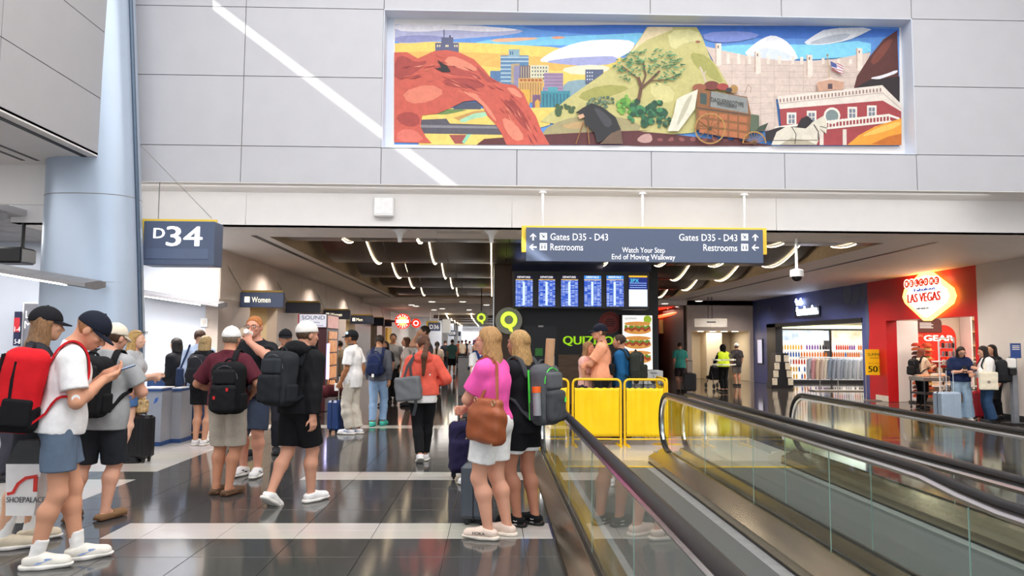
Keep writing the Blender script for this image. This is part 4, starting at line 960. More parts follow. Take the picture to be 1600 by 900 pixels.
for k, cc in enumerate(gcol):
    x = gx0+(gx1-gx0)*k/13
    lab = ['grey sweatshirt with two dark stripes hung at the left end of the rail', 'dusty pink sweatshirt hanging on the rail in the navy shop'][k] if k < 2 else ('%s sweatshirt, %s from the left on the clothes rail' % (('beige' if k < 4 else 'cream') if k < 5 else ('blue-grey' if k < 9 else 'pale grey'), ('', '', 'third', 'fourth', 'fifth', 'sixth', 'seventh', 'eighth', 'ninth', 'tenth', 'eleventh', 'twelfth', 'thirteenth', 'fourteenth')[k]))
    t = thing('hanging_sweatshirt', lab, 'sweatshirt', (x, YR_, gz-0.95), 'sweatshirts on the rail')
    m = cloth(cc); s_ = 0.05
    hw = 0.24
    body = [(-0.02, -0.03), (-hw*0.5, -0.06), (-hw*0.55, -0.7), (hw*0.55, -0.7), (hw*0.5, -0.06), (0.02, -0.03)]
    rot = Matrix.Rotation(R(35+4*(k % 4)), 4, 'Z')
    MB().prism([Vector((x, YR_, gz))+rot @ Vector((u, -0.05, v)) for u, v in body], rot @ Vector((0, 0.10, 0))).build('body', m, t)
    for sg in (-1, 1): MB().tube([Vector((x, YR_, gz))+rot @ Vector((sg*hw*0.5, 0, -0.10)), Vector((x, YR_, gz))+rot @ Vector((sg*hw*0.72, 0, -0.4)), Vector((x, YR_, gz))+rot @ Vector((sg*hw*0.78, 0, -0.74))], [0.075, 0.065, 0.045], 8).build('sleeve', m, t, smooth=True)
    MB().tube([(x, YR_, gz-0.05), (x, YR_, gz+0.02)], 0.006, 5).build('hanger_hook', M_steel, t)
    if k == 0:
        for j in range(2): MB().tube([Vector((x, YR_, gz))+rot @ Vector((sg*0.13, -0.06, -0.42-0.07*j)) for sg in (-1, 1)], 0.018, 6).build('stripe', M_black, t)
# black A-shaped book display
f = PZ(1222, 601); Yd = 26.5; xl, xr = P(1205, 590, Yd).x, P(1240, 590, Yd).x; zt = P(1220, 552, Yd).z
t = thing('book_display', 'black sloping display stand with pale books at the navy shop doorway', 'display stand', ((xl+xr)/2, Yd, 0))
xm_ = (xl+xr)/2
MB().prism([(xl, Yd, 0), (xr, Yd, 0), (xm_+0.2, Yd, zt), (xm_-0.2, Yd, zt)], (0, 0.5, 0)).build('stand', M_kblack, t)
for sd in (0, 1):
    for j in range(4):
        z = 0.12+j*(zt-0.15)/4; u = z/zt; xe = (xl+(xm_-0.2-xl)*u) if sd == 0 else (xr+(xm_+0.2-xr)*u)
        b_ = MB().box((xe-0.09+(0.1 if sd == 0 else -0.1), Yd-0.03, z), (xe+0.09+(0.1 if sd == 0 else -0.1), Yd-0.004, z+0.24)).build('book', mat('book_cream', 'e8dcc4', 0.5, var=0.25, scale=8), None)
        tag(b_, 'pale book on the %s edge of the black sloping stand, %s row' % (('left', 'right')[sd], ('bottom', 'second', 'third', 'top')[j]), 'book', 'books on the black stand')
a, b = Wp(1185, 567), Wp(1191, 531)
t = thing('framed_poster', 'narrow lit poster frame on the navy wall left of the shutter', 'poster', (XR-0.02, a.y, a.z))
MB().box((XR-0.04, b.y-0.05, a.z-0.04), (XR, a.y+0.05, b.z+0.04)).build('frame', M_kblack, t); MB().box((XR-0.045, b.y, a.z), (XR-0.04, a.y, b.z)).build('poster_sheet', glow('c8c8e0', 0.6), t)
# --- red shop interior
YP = yr1-0.12
t = thing('gear_display', 'red arched wall display lettered OFFICIAL GEAR inside the red shop', 'display', (13, YP, 0))
def arch(pl, pr, pt, pb, Y, r, th, name, m):
    a, b = P(pl, pb, Y), P(pr, pt, Y); rr = r
    pts = [(a.x, Y, a.z), (b.x, Y, a.z)]+[(b.x-rr+rr*math.cos(math.pi/2*k/6), Y, b.z-rr+rr*math.sin(math.pi/2*k/6)) for k in range(7)]+[(a.x+rr-rr*math.sin(math.pi/2*k/6), Y, b.z-rr+rr*math.cos(math.pi/2*k/6)) for k in range(7)]
    return MB().prism([Vector(p) for p in pts], (0, th, 0)).build(name, m, t)
arch(1417, 1493, 508, 600, YP-0.06, 0.35, 0.06, 'red_arch', mat('display_red', 'd8301c', 0.4, var=0.1, scale=1.2, emit=0.12)); arch(1435, 1471, 498, 519, YP-0.10, 0.12, 0.04, 'brown_header', mat('display_brown', '6a3a34', 0.5))
yy = YP-0.105
for k in range(4): MB().box((P(1437, 505, yy).x, yy, P(1437, 505.5+k*2.4, yy).z), (P(1455+3*(k % 2), 505, yy).x, yy+0.005, P(1437, 504+k*2.4, yy).z)).build('text_line', M_white_plastic, t)
def stext(b_, pl, pr, pb, ph, m, bold=0):
    yy = YP-0.061; o = P(pl, pb, yy); mb = MB(); text_into(mb, b_, (o.x, yy, o.z), X_, Z_, P(pl, pb-ph, yy).z-o.z, width=P(pr, pb, yy).x-o.x, bold=bold, depth=0.01); mb.build('lettering', m, t)
stext('OFFICIAL', 1420, 1443, 526, 4, mat('peach_letters', 'f0b890', 0.5)); stext('GEAR', 1444, 1490, 532.5, 9, glow('fff4e4', 1.2), 0.05)
for z in (0.4, 0.75, 1.1): MB().box((12.1, YP-0.5, z), (14.4, YP-0.06, z+0.03)).build('shelf', M_white_plastic, t)
def stock(lab, cat, nm, pts, size, cols, grp):
    for k, p in enumerate(pts):
        c = cols[k % len(cols)]; q = MB().cbox((p[0], p[1], p[2]+size[2]/2), size, bev=min(size)*0.22)
        tag(q.build(nm, cloth(c)), lab, cat, grp)
stock('folded pale shirt on the low wall shelf in the red shop', 'shirt', 'folded_shirt', [(12.3+0.34*i, YP-0.3, 0.43+0.07*j) for i in range(3) for j in range(3)], (0.3, 0.3, 0.06), ['e8d4c0', 'e0c0a8'], 'folded shirts')
stock('red mug on the shelf under the red arch', 'mug', 'souvenir_mug', [(12.9+0.16*i, YP-0.3, 1.13) for i in range(6)], (0.1, 0.1, 0.12), ['d02818', 'e04020'], 'souvenir mugs')
stock('small dark souvenir box on the middle shelf under the red arch', 'box', 'souvenir_box', [(12.6+0.2*i, YP-0.3, 0.78) for i in range(8)], (0.15, 0.15, 0.16), ['5a2a24', 'c8b090', '301c1c'], 'souvenir boxes')
f = Vector((11.75, 20.15, 0))
t = thing('cap_rack', 'tall rack of overlapping red and dark caps at the red shop doorway', 'rack', f)
MB().tube([f, f+Z_*1.62], 0.03, 6).build('post', M_darkgrey, t); MB().box((f.x-0.22, f.y-0.2, 0), (f.x+0.22, f.y+0.2, 0.04)).build('base', M_darkgrey, t)
for j in range(13):
    for k, dx in enumerate((-0.15, 0.15)):
        c = [('b8402c', '7a2a20', '4a2a22', 'd07048')[(j+k) % 4], ('3a241e', 'c05a3a', '8a3426', 'd8b070')[(j*2+k) % 4]][k]
        q = MB().lathe([(0.12, 0), (0.115, 0.05), (0.07, 0.09), (0.0, 0.10)], (f.x+dx, f.y-0.12, 0.16+j*0.115), 10); q.box((f.x+dx-0.08, f.y-0.32, 0.16+j*0.115), (f.x+dx+0.08, f.y-0.2, 0.175+j*0.115))
        tag(q.build('souvenir_hat', cloth(c), smooth=True), 'souvenir cap stacked on the tall rack in the red shop doorway', 'cap', 'caps on the tall rack')
# wall shelves at right
t = thing('wall_shelving', 'pale wooden wall shelves at the right of the red shop', 'shelf unit', (15.2, YP-0.3, 0))
for k, z in enumerate((1.2, 1.55, 1.95, 2.3)): MB().box((P(1502, 520, YP).x, YP-0.5, z), (XI, YP-0.02, z+0.04)).build('shelf', mat('shelf_wood', 'd0a878', 0.5, var=0.1), t)
MB().box((P(1500, 520, YP).x, YP-0.5, 0), (P(1502, 520, YP).x, YP, 2.7)).build('side_panel', M_white, t)
stock('small souvenir on the wooden wall shelves of the red shop', 'souvenir', 'souvenir_item', [(14.3+0.17*i, YP-0.3, z+0.04) for z in (1.2, 1.55, 1.95) for i in range(10)], (0.1, 0.1, 0.14), ['8a6a4a', 'c0392b', 'b89a70', '6a4a3a'], 'souvenirs on wall shelves')
# display table
f = PZ(1462, 640); t = thing('display_table', 'low wheeled display table in front of the red shop', 'table', (f.x, f.y, 0))
tx0, tx1, ty0, ty1 = f.x-0.45, f.x+0.45, f.y-0.3, f.y+0.35
MB().box((tx0, ty0, 0.70), (tx1, ty1, 0.80), bev=0.01).build('table_top', mat('table_grey', '8a8580', 0.4, metal=0.3), t); MB().box((tx0+0.03, ty0, 0.38), (tx1-0.03, ty1, 0.42)).build('lower_shelf', M_darkgrey, t)
for x in (tx0+0.03, tx1-0.03):
    for y in (ty0+0.03, ty1-0.03): MB().tube([(x, y, 0.06), (x, y, 0.72)], 0.018, 6).build('leg', M_darkgrey, t); MB().lathe([(0.03, -0.012), (0.035, 0), (0.03, 0.012)], (x, y, 0.035), 10, axis='x').build('caster', M_black, t)
stock('folded peach or grey shirt on the low display table', 'shirt', 'folded_shirt', [(tx0+0.15+0.2*i, f.y-0.05+0.25*j, 0.80) for i in range(4) for j in range(2)], (0.17, 0.22, 0.05), ['e8a884', 'c8b0a0', 'e0c8b0', 'd88868'], 'shirts on the display table')
c = P(1480, 560, 17.6)
t = thing('accessory_rack', 'white wire rack of small accessories behind the woman in navy', 'rack', (c.x, 17.6, 0))
MB().box((c.x-0.2, 17.6, 0), (c.x-0.17, 17.63, 1.72)).build('post', M_white_plastic, t); MB().box((c.x+0.17, 17.6, 0), (c.x+0.2, 17.63, 1.72)).build('post', M_white_plastic, t); MB().box((c.x-0.2, 17.6, 1.72), (c.x+0.2, 17.66, 1.76)).build('top_bar', M_white_plastic, t)
MB().box((c.x-0.2, 17.45, 0), (c.x+0.2, 17.8, 0.03)).build('base', M_white_plastic, t)
for k in range(6):
    r_ = MB().box((c.x-0.17, 17.58, 0.5+k*0.2), (c.x+0.17, 17.6, 0.52+k*0.2)).build('crossbar', M_white_plastic, t)
    for j in range(4): tag(MB().cbox((c.x-0.125+j*0.083, 17.55, 0.57+k*0.2), (0.055, 0.03, 0.12), bev=0.008).build('accessory_pack', mat('pack_%d' % ((j+k) % 3), ('d8d0c8', '8a8a90', '4a3a3a')[(j+k) % 3], 0.4, var=0.2)), 'small accessory pack hanging on the white wire rack', 'package', 'packs on the wire rack')
# hand sanitiser stand
f = Vector((10.55, PX(1584, 600, 10.55).y, 0)); t = thing('sanitiser_stand', 'grey hand sanitiser stand with blue sign by the right wall', 'dispenser', (f.x, f.y, 0))
MB().box((f.x-0.05, f.y-0.05, 0.02), (f.x+0.05, f.y+0.05, 1.35)).build('post', mat('stand_grey', '8a8f98', 0.4, metal=0.4), t); MB().box((f.x-0.18, f.y-0.18, 0), (f.x+0.18, f.y+0.18, 0.025)).build('base', M_darkgrey, t)
MB().box((f.x-0.08, f.y-0.07, 1.32), (f.x+0.13, f.y-0.05, 1.62)).build('blue_sign', mat('sani_blue', '2a4a8c', 0.4), t); MB().box((f.x-0.17, f.y-0.15, 1.12), (f.x-0.03, f.y-0.03, 1.32), bev=0.02).build('dispenser_box', M_white_plastic, t); MB().box((f.x-0.16, f.y-0.15, 0.98), (f.x-0.02, f.y-0.03, 1.12), bev=0.02).build('drip_tray', M_black, t)
for k in range(3): MB().box((f.x-0.05, f.y-0.074, 1.56-k*0.035), (f.x+0.10, f.y-0.07, 1.575-k*0.035)).build('text_line', M_white_plastic, t)

# ------------------------------------------------------------------ headphone kiosk on the left
YK = 16.8; a, b = P(462, 640, YK), P(511, 490, YK)
t = thing('vending_kiosk', 'dark red vending kiosk with lit white top reading SOUND', 'vending machine', ((a.x+b.x)/2, YK+0.4, 0))
M_kred = mat('kiosk_red', '4a1418', 0.3, var=0.08)
MB().box((a.x, YK, 0), (b.x, YK+1.3, P(470, 513, YK).z), bev=0.01).build('cabinet', M_kred, t)
zt, zl = b.z, P(470, 513, YK).z
MB().box((a.x, YK, zl), (b.x, YK+1.3, zt), bev=0.01).build('light_box', M_kred, t)
MB().box((P(468, 500, YK).x, YK-0.012, zl+0.03), (b.x-0.01, YK, zt-0.02)).build('lit_header', mat('header_lit', 'd2d2de', 0.4, var=0, emit=0.55), t)
MB().box((a.x, YK-0.012, zl+0.03), (P(467, 500, YK).x, YK, zt-0.02)).build('red_tab', mat('tab_red', 'c01a28', 0.4, emit=0.3), t)
mk = mat('header_grey', '55566a', 0.5)
text('lettering', 'SOUND', (P(472, 500, YK).x, YK-0.013, zt-0.135), X_, Z_, 0.09, mk, t, width=b.x-P(473, 500, YK).x-0.03)
text('lettering', 'mobile', (P(482, 500, YK).x, YK-0.013, zl+0.12), X_, Z_, 0.035, mk, t, width=0.26); text('lettering', 'connection', (P(479, 500, YK).x, YK-0.013, zl+0.055), X_, Z_, 0.035, mk, t, width=0.38)
MB().tube([Vector((b.x-0.27+0.1*math.cos(math.pi*k/8), YK-0.005, 1.75+0.12*math.sin(math.pi*k/8))) for k in range(9)]+[Vector((b.x-0.37, YK-0.005, 1.4)), Vector((b.x-0.37, YK-0.005, 1.3))], 0.006, 5).build('headphone_outline', mat('outline_pink', 'b07a80', 0.5), t)
MB().box((b.x, YK+0.1, zl+0.02), (b.x+0.012, YK+1.2, zt-0.04)).build('side_header', mat('side_pink', 'e8b0a8', 0.4, var=0.3, scale=6, emit=0.5), t)
MB().box((b.x, YK+0.25, 0.5), (b.x+0.012, YK+1.1, zl-0.06)).build('display_window', mat('warm_window', 'd88a4a', 0.3, var=0.8, scale=7, emit=0.6), t)
for k in range(4): MB().box((b.x+0.01, YK+0.25, 0.7+0.3*k), (b.x+0.03, YK+1.1, 0.73+0.3*k)).build('shelf', M_kred, t)
MB().box((b.x+0.01, YK+0.05, 0.72), (b.x+0.05, YK+0.12, 1.52)).build('light_tube', glow('c8c4ff', 4), t)

# ------------------------------------------------------------------ check-in podium
t0 = []
for k, (pl, pr, pbase, lab) in enumerate(((214, 250, 697, 'grey gate podium with dark blue top trim, nearer the column'), (266, 281, 692, 'grey gate podium with dark blue top trim, nearer the maroon-shirted man'))):
    f = PZ(pl, pbase); Y = f.y; x0, x1 = f.x, P(pr, pbase, Y).x; zt = P(pl, 606, Y).z
    t = thing('gate_podium', lab, 'podium', ((x0+x1)/2, Y, 0), 'gate podiums')
    MB().box((x0, Y, 0.06), (x1, Y+0.42, zt-0.05)).build('body', mat('podium_grey', 'a3a6ae', 0.4, metal=0.2, var=0.03), t); MB().box((x0-0.01, Y-0.01, 0), (x1+0.01, Y+0.43, 0.06)).build('plinth', mat('podium_blue', '2c4a80', 0.5), t); MB().box((x0-0.02, Y-0.02, zt-0.05), (x1+0.0, Y+0.44, zt-0.015)).build('top_trim', mat('podium_blue', '2c4a80', 0.5), t); MB().box((x0-0.02, Y-0.02, zt-0.015), (x1+0.0, Y+0.44, zt)).build('counter_top', mat('podium_top', 'c9ccd2', 0.3), t)
    if k == 0: MB().prism([Vector((x1-0.12+u, Y-0.004, 0.62+v)) for u, v in ((0, 0), (.05, .03), (.07, .1), (.02, .08))], (0, 0.004, 0)).build('blue_emblem', mat('emblem_blue', '3a68b8', 0.4), t)
a, b = P(229, 604, 12.6), P(262, 586, 12.6)
t = thing('blue_seat', 'blue seat back showing above the gate podium', 'seat', ((a.x+b.x)/2, 12.6, 0))
mb = MB().box((a.x, 12.6, a.z-0.35), (b.x, 12.66, b.z), bev=0.02); mb.build('backrest', mat('seat_blue', '2f5288', 0.6, var=0.1), t); MB().box((a.x, 12.62, 0.42), (b.x, 13.05, 0.48), bev=0.02).build('seat', mat('seat_blue', '2f5288', 0.6), t)
for x in (a.x+0.03, b.x-0.03):
    MB().box((x-0.02, 12.63, 0), (x+0.02, 12.67, 0.6)).build('leg', M_darkgrey, t); MB().box((x-0.02, 12.98, 0), (x+0.02, 13.02, 0.42)).build('leg', M_darkgrey, t)

# ------------------------------------------------------------------ far signs
def farsign(name, label, px0, px1, py0, py1, Y, m, txt=None, tm=None, hang=True, backing=None):
    a, b = P(px0, py1, Y), P(px1, py0, Y); t = thing(name, label, 'sign', ((a.x+b.x)/2, Y, a.z))
    MB().box((a.x, Y, a.z), (b.x, Y+0.1, b.z), bev=0.01).build('sign_box', m, t)
    if hang:
        for x in (a.x+0.1, b.x-0.1): MB().tube([(x, Y+0.05, b.z-0.01), (x, Y+0.05, 3.2)], 0.015, 5).build('rod', M_steel, t)
    if backing: MB().box((a.x-0.12, Y+0.11, a.z+0.1), (b.x-0.1, Y+0.15, b.z+0.08)).build('yellow_backing', M_syel, t)
    if txt: text('lettering', txt, (a.x+(b.x-a.x)*0.5, Y-0.001, a.z+(b.z-a.z)*0.25), X_, Z_, (b.z-a.z)*0.5, tm or M_stext, t, align='c', width=(b.x-a.x)*0.75)
farsign('far_gate_sign', 'distant blue-grey gate sign reading D36', 669, 688, 504, 517, 40, M_navy, 'D36', backing=True)
farsign('far_banner', 'distant white hanging banner right of the D36 sign', 691, 704, 499, 520, 44, mat('banner_white', 'e8eef4', 0.5, emit=0.2), None)
farsign('far_gate_sign', 'distant small grey gate sign below the white banner', 701, 713, 516, 525, 55, M_navy, 'D38')
farsign('far_gate_sign', 'most distant and smallest grey gate sign', 714, 720, 518, 525, 62, M_navy, None)
def neon(label, px, py, rp, Y, txt):
    c = P(px, py, Y); r = P(px+rp, py, Y).x-c.x
    t = thing('neon_disc_sign', label, 'sign', (c.x, Y, c.z-r))
    MB().lathe([(r, 0), (r, 0.15)], (c.x, Y, c.z), 28, axis='y').build('red_disc', mat('neon_red', 'e02818', 0.4, var=0, emit=1.6), t)
    if txt:
        MB().prism(disc_pts((c.x, Y-0.01, c.z), r*0.55), (0, 0.01, 0)).build('yellow_disc', glow('ffc860', 2.2), t)
        MB().box((c.x-r*0.8, Y-0.02, c.z-r*0.2), (c.x+r*0.8, Y-0.011, c.z+r*0.2)).build('white_band', glow('fff4e8', 3), t)
        for i, (wd, base) in enumerate((('METRO', 1), ('PIZZA', -1))):
            for k, ch in enumerate(wd):
                an = math.pi/2+(2-k)*0.42 if base == 1 else -math.pi/2+(k-2)*0.42
                p = Vector((c.x+r*0.74*math.cos(an), Y-0.012, c.z+r*0.74*math.sin(an))); tv = Vector((math.sin(an), 0, -math.cos(an)))*base; up = Vector((math.cos(an), 0, math.sin(an)))*base
                text('lettering', ch, p-up*r*0.13, tv, up, r*0.27, glow('fff4e8', 2.5), t, align='c')
    else:
        MB().prism(disc_pts((c.x, Y-0.01, c.z), r*0.6), (0, 0.01, 0)).build('white_disc', glow('ffd8d8', 1.8), t); MB().prism(disc_pts((c.x, Y-0.02, c.z), r*0.4), (0, 0.01, 0)).build('red_disc', mat('neon_red', 'e02818', 0.4), t)
    MB().box((c.x-r-0.6, Y+0.05, c.z-0.05), (c.x-r*0.8, Y+0.1, c.z+0.05)).build('bracket', M_darkgrey, t)
neon('round red neon sign reading METRO PIZZA', 629, 502, 12, 36.5, True)
neon('smaller round red and white sign right of the pizza sign', 650, 505, 7, 44, False)
MB().box((XL+0.02, 37.8, 0), (XL+0.1, 39.4, 2.3)).build('yellow_wall_panel', mat('pizza_yellow', 'c89a30', 0.5, var=0.05, emit=0.15), restw)
for k, (pl, pr, pt, pb, Y, lab) in enumerate(((716, 736, 557, 0, 22.0, 'grey waste cabinet in the middle of the concourse behind the blue-capped traveller'), (738, 752, 500, 0, 46.0, 'tall dark far kiosk with orange screen'))):
    x0, x1 = P(pl, 560, Y).x, P(pr, 560, Y).x
    if k == 0:
        t = thing('waste_cabinet', lab, 'cabinet', ((x0+x1)/2, Y, 0)); zt = P(pl, pt, Y).z
        MB().box((x0, Y, 0), (x1, Y+0.5, zt-0.03), bev=0.01).build('body', mat('cab_grey', '8f9095', 0.4, metal=0.2), t); MB().box((x0-0.02, Y-0.02, zt-0.03), (x1+0.02, Y+0.52, zt)).build('top', M_darkgrey, t); MB().box((x1-0.1, Y-0.008, zt-0.4), (x1-0.04, Y, zt-0.3)).build('latch', M_black, t)
a, b = P(754, 543, 30), P(773, 515, 30)
t = thing('ad_screen', 'distant orange advertising screen behind the pink-shirted woman', 'screen', ((a.x+b.x)/2, 30, 0))
MB().box((a.x-0.04, 30, 0), (b.x+0.04, 30.15, b.z+0.05)).build('case', mat('case_brown', '4a3020', 0.5), t); MB().box((a.x, 29.99, a.z), (b.x, 30, b.z)).build('picture', mat('orange_ad', 'f0a860', 0.4, var=0.5, scale=4, emit=1.0), t)
# ------------------------------------------------------------------ the painted mural in its recess (a flat print)
YMU = YM+DR-0.036
MP = []                                                            # (colour, [points in photo pixels])
def m1(*c): return [(590+0.26875*x, 10+0.26875*y) for x, y in c]
def m2(*c): return [(1000+0.275*x, 10+0.275*y) for x, y in c]
def smooth(p, n=2):
    for _ in range(n):
        q = []
        for i in range(len(p)):
            a, b = p[i], p[(i+1) % len(p)]; q += [(a[0]*.75+b[0]*.25, a[1]*.75+b[1]*.25), (a[0]*.25+b[0]*.75, a[1]*.25+b[1]*.75)]
        p = q
    return p
def pa(c, p, s=0): MP.append((c, smooth(p, s) if s else p))
def rect(c, f, x0, y0, x1, y1): pa(c, f((x0, y0), (x1, y0), (x1, y1), (x0, y1)))
def ell(c, cx, cy, rx, ry, n=14): pa(c, [(cx+rx*math.cos(2*math.pi*k/n), cy+ry*math.sin(2*math.pi*k/n)) for k in range(n)])
def line(c, pts, w):
    for (x0, y0), (x1, y1) in zip(pts[:-1], pts[1:]):
        L_ = math.hypot(x1-x0, y1-y0) or 1; nx, ny = -(y1-y0)/L_*w/2, (x1-x0)/L_*w/2
        pa(c, [(x0+nx, y0+ny), (x1+nx, y1+ny), (x1-nx, y1-ny), (x0-nx, y0-ny)])
rnd = random.Random(3)
pa('5f97de', [(617, 38), (1405, 41), (1407, 229), (615, 226)])
pa('4377cf', [(800, 38), (1405, 41), (1405, 62), (1000, 58), (860, 50)], 1)
pa('7cc8ee', m1((560, 200), (900, 180), (1300, 165), (1600, 150), (1600, 225), (1000, 225), (600, 235)), 1)
pa('f6d06a', m1((100, 215), (330, 205), (640, 215), (1000, 235), (1200, 260), (1600, 330), (1600, 470), (100, 470)))
pa('f3b860', m1((100, 260), (700, 270), (1000, 300), (1300, 360), (1000, 380), (400, 330), (100, 300)), 1)
pa('b4b6d6', m1((100, 105), (560, 105), (700, 125), (870, 140), (780, 165), (600, 180), (450, 190), (300, 205), (200, 215), (100, 212)), 1)
pa('edeaf2', m1((100, 98), (300, 92), (420, 108), (700, 120), (850, 138), (640, 150), (420, 135), (250, 150), (100, 140)), 1)
pa('8f92c0', m1((100, 175), (260, 165), (420, 180), (330, 203), (180, 212), (100, 208)), 1)
pa('f2b690', m1((640, 190), (900, 178), (950, 190), (700, 212)), 1); pa('f0a27c', m1((1000, 180), (1060, 172), (1100, 182), (1040, 192)), 1)
pa('f0f0f7', m1((930, 320), (1000, 270), (1080, 235), (1200, 200), (1350, 190), (1500, 200), (1480, 260), (1380, 310), (1200, 330), (1000, 325)), 1)
pa('a4a9d6', m1((960, 322), (1100, 300), (1250, 292), (1400, 288), (1380, 335), (1200, 347), (1060, 335)), 1)
pa('f6e8c8', m1((1050, 365), (1200, 338), (1350, 345), (1340, 382), (1150, 402)), 1)
pa('8aa7b2', m1((1080, 440), (1200, 422), (1290, 440), (1250, 520), (1080, 520)), 1)
# city
pa('5c6080', m1((335, 272), (335, 212), (370, 212), (372, 180), (440, 180), (440, 212), (472, 212), (472, 275))); rect('4a4e6a', m1, 384, 135, 389, 182); rect('4a4e6a', m1, 416, 168, 426, 182)
for x in (345, 358, 395, 405, 445, 458): rect('f0dca8', m1, x, 224, x+7, 236)
rect('557ba6', m1, 655, 375, 716, 440); rect('5a83aa', m1, 715, 285, 878, 455); rect('88aab8', m1, 762, 250, 825, 290); rect('40608a', m1, 770, 262, 776, 282); rect('40608a', m1, 782, 262, 788, 282)
for k in range(7): rect('a9c2d0', m1, 715, 292+k*23, 776 if k > 1 else 878, 301+k*23)
pa('b49e7c', m1((776, 450), (776, 335), (825, 332), (825, 345), (792, 347), (792, 450))); rect('8d88aa', m1, 792, 347, 826, 470)
rect('5d5064', m1, 826, 345, 886, 440)
for k in range(4): rect('b8a890', m1, 832+k*14, 348, 838+k*14, 440)
rect('d9d6ba', m1, 888, 342, 995, 440)
for i in range(6):
    for j in range(4): rect('585a60', m1, 897+i*16, 352+j*21, 904+i*16, 362+j*21)
rect('a088a8', m1, 968, 388, 1078, 497)
for j in range(5): rect('84708e', m1, 972, 396+j*20, 1075, 401+j*20)
rect('d2a866', m1, 818, 418, 962, 560)
for k in range(9): rect('a87c48', m1, 826+k*15, 445, 832+k*15, 555)
for k in range(6): rect('b05a34', m1, 828+k*22, 424, 843+k*22, 436)
rect('dfae48', m1, 820, 485, 884, 575); rect('7a5a7a', m1, 900, 515, 945, 590); pa('d8a850', m1((915, 590), (915, 555), (930, 540), (943, 555), (943, 590)))
rect('3d8b9c', m1, 950, 492, 1118, 594); rect('4f9fac', m1, 990, 470, 1046, 500)
for k in range(8): rect('2d6c80', m1, 960+k*20, 510, 968+k*20, 585)
rect('56617e', m1, 1208, 368, 1312, 450)
for i in range(3):
    for j in range(3): rect('dfe6ee', m1, 1216+i*14, 382+j*20, 1222+i*14, 390+j*20)
# plain seen through the arch
pa('f0cf6e', m1((240, 590), (640, 596), (1040, 588), (1000, 690), (600, 806), (240, 806))); pa('6f8c50', m1((290, 628), (380, 600), (470, 596), (520, 605), (400, 630))); pa('4a5268', m1((440, 600), (450, 575), (500, 555), (600, 560), (600, 600)))
pa('a6d8b4', m1((465, 660), (560, 622), (640, 612), (640, 640), (540, 658), (500, 682)), 1); pa('c89a58', m1((440, 650), (560, 610), (640, 605), (640, 614), (560, 624), (470, 664)))
pa('57545f', m1((252, 660), (400, 654), (420, 682), (722, 692), (722, 748), (252, 740))); pa('85828a', m1((252, 690), (720, 698), (720, 712), (252, 706))); pa('a05048', m1((415, 748), (525, 748), (500, 800), (450, 800))); pa('8fd0b0', m1((490, 790), (520, 745), (545, 745), (505, 800)))
# sky over the dam
pa('82d2f2', m2((380, 235), (600, 215), (1000, 220), (1310, 190), (1310, 280), (900, 310), (500, 270)), 1); pa('7f92d8', m2((350, 150), (600, 140), (700, 170), (520, 210), (370, 200)), 1)
pa('f4f5fa', m2((580, 280), (640, 220), (700, 180), (755, 163), (820, 190), (870, 240), (905, 315), (720, 310)), 1); pa('d9e2f2', m2((600, 280), (690, 235), (800, 250), (880, 300), (720, 305)), 1)
pa('e6e8ee', m2((915, 218), (980, 170), (1060, 125), (1335, 121), (1250, 165), (1180, 195), (1040, 222)), 1); pa('b9bfca', m2((940, 215), (1060, 170), (1200, 150), (1170, 190), (1040, 216)), 1)
# dam
pa('dac7bc', m2((370, 228), (480, 255), (650, 290), (800, 308), (940, 312), (1100, 302), (1310, 262), (1260, 380), (1215, 465), (770, 530), (790, 700), (600, 720), (500, 560), (430, 340)))
for k in range(9): line('bda79c', m2((430+k*6, 330+k*38), (1220-k*55 if k > 3 else 1230, 335+k*30+(12 if k < 3 else 30))), 0.5)
for x in (520, 600, 680, 760, 845, 925): line('bda79c', m2((x, 300), (x+4, 690)), 0.5)
for x in (490, 550, 612, 718, 782, 858, 908, 1030, 1118, 1185): rect('eddfd2', m2, x, 268+(x-490)*0.05, x+17, 330)
for x, y in ((425, 212), (648, 258), (942, 278), (1225, 240)):
    pa('eddfd2', m2((x, y), (x+35, y), (x+37, y+120), (x+18, y+132), (x+3, y+118))); rect('c8aea0', m2, x, y, x+8, y+118); rect('7a6458', m2, x+14, y+12, x+21, y+28)
# dark mountain
pa('5a2e2a', m2((1212, 468), (1230, 400), (1300, 290), (1380, 190), (1458, 138), (1472, 600), (1360, 470))); pa('2e2428', m2((1215, 468), (1300, 420), (1472, 400), (1472, 600), (1365, 470)), 0); pa('7c4034', m2((1300, 310), (1390, 200), (1440, 180), (1400, 260), (1330, 340)), 1)
pa('eceaf0', m2((1295, 410), (1380, 392), (1460, 360), (1460, 380), (1390, 405), (1350, 418)), 1)
# hill
hill = m1((945, 672), (1100, 540), (1300, 400), (1450, 290), (1530, 180), (1565, 122))+m2((60, 118), (320, 120), (350, 170), (372, 230), (400, 300), (440, 345), (500, 450), (525, 570), (300, 720), (100, 735), (0, 735))
pa('c8c07e', hill); pa('e9d6ae', m1((1460, 290), (1530, 185), (1568, 124))+m2((60, 119), (215, 120), (110, 165), (20, 200)), 1)
pa('a6a458', m1((1150, 520), (1300, 455), (1480, 468), (1400, 512), (1220, 560)), 1); pa('dcd69a', m2((150, 140), (320, 130), (360, 210), (260, 200), (180, 260)), 1); pa('a9a75c', m2((280, 260), (380, 280), (440, 360), (480, 450), (380, 400), (300, 330)), 1); pa('d8d090', m2((60, 420), (200, 470), (180, 560), (60, 520)), 1); ell('a8684c', 1090, 66, 4, 2)
line('d6c4b0', m2((375, 440), (355, 380), (340, 345)), 3); line('d6c4b0', m2((360, 395), (372, 370)), 2)
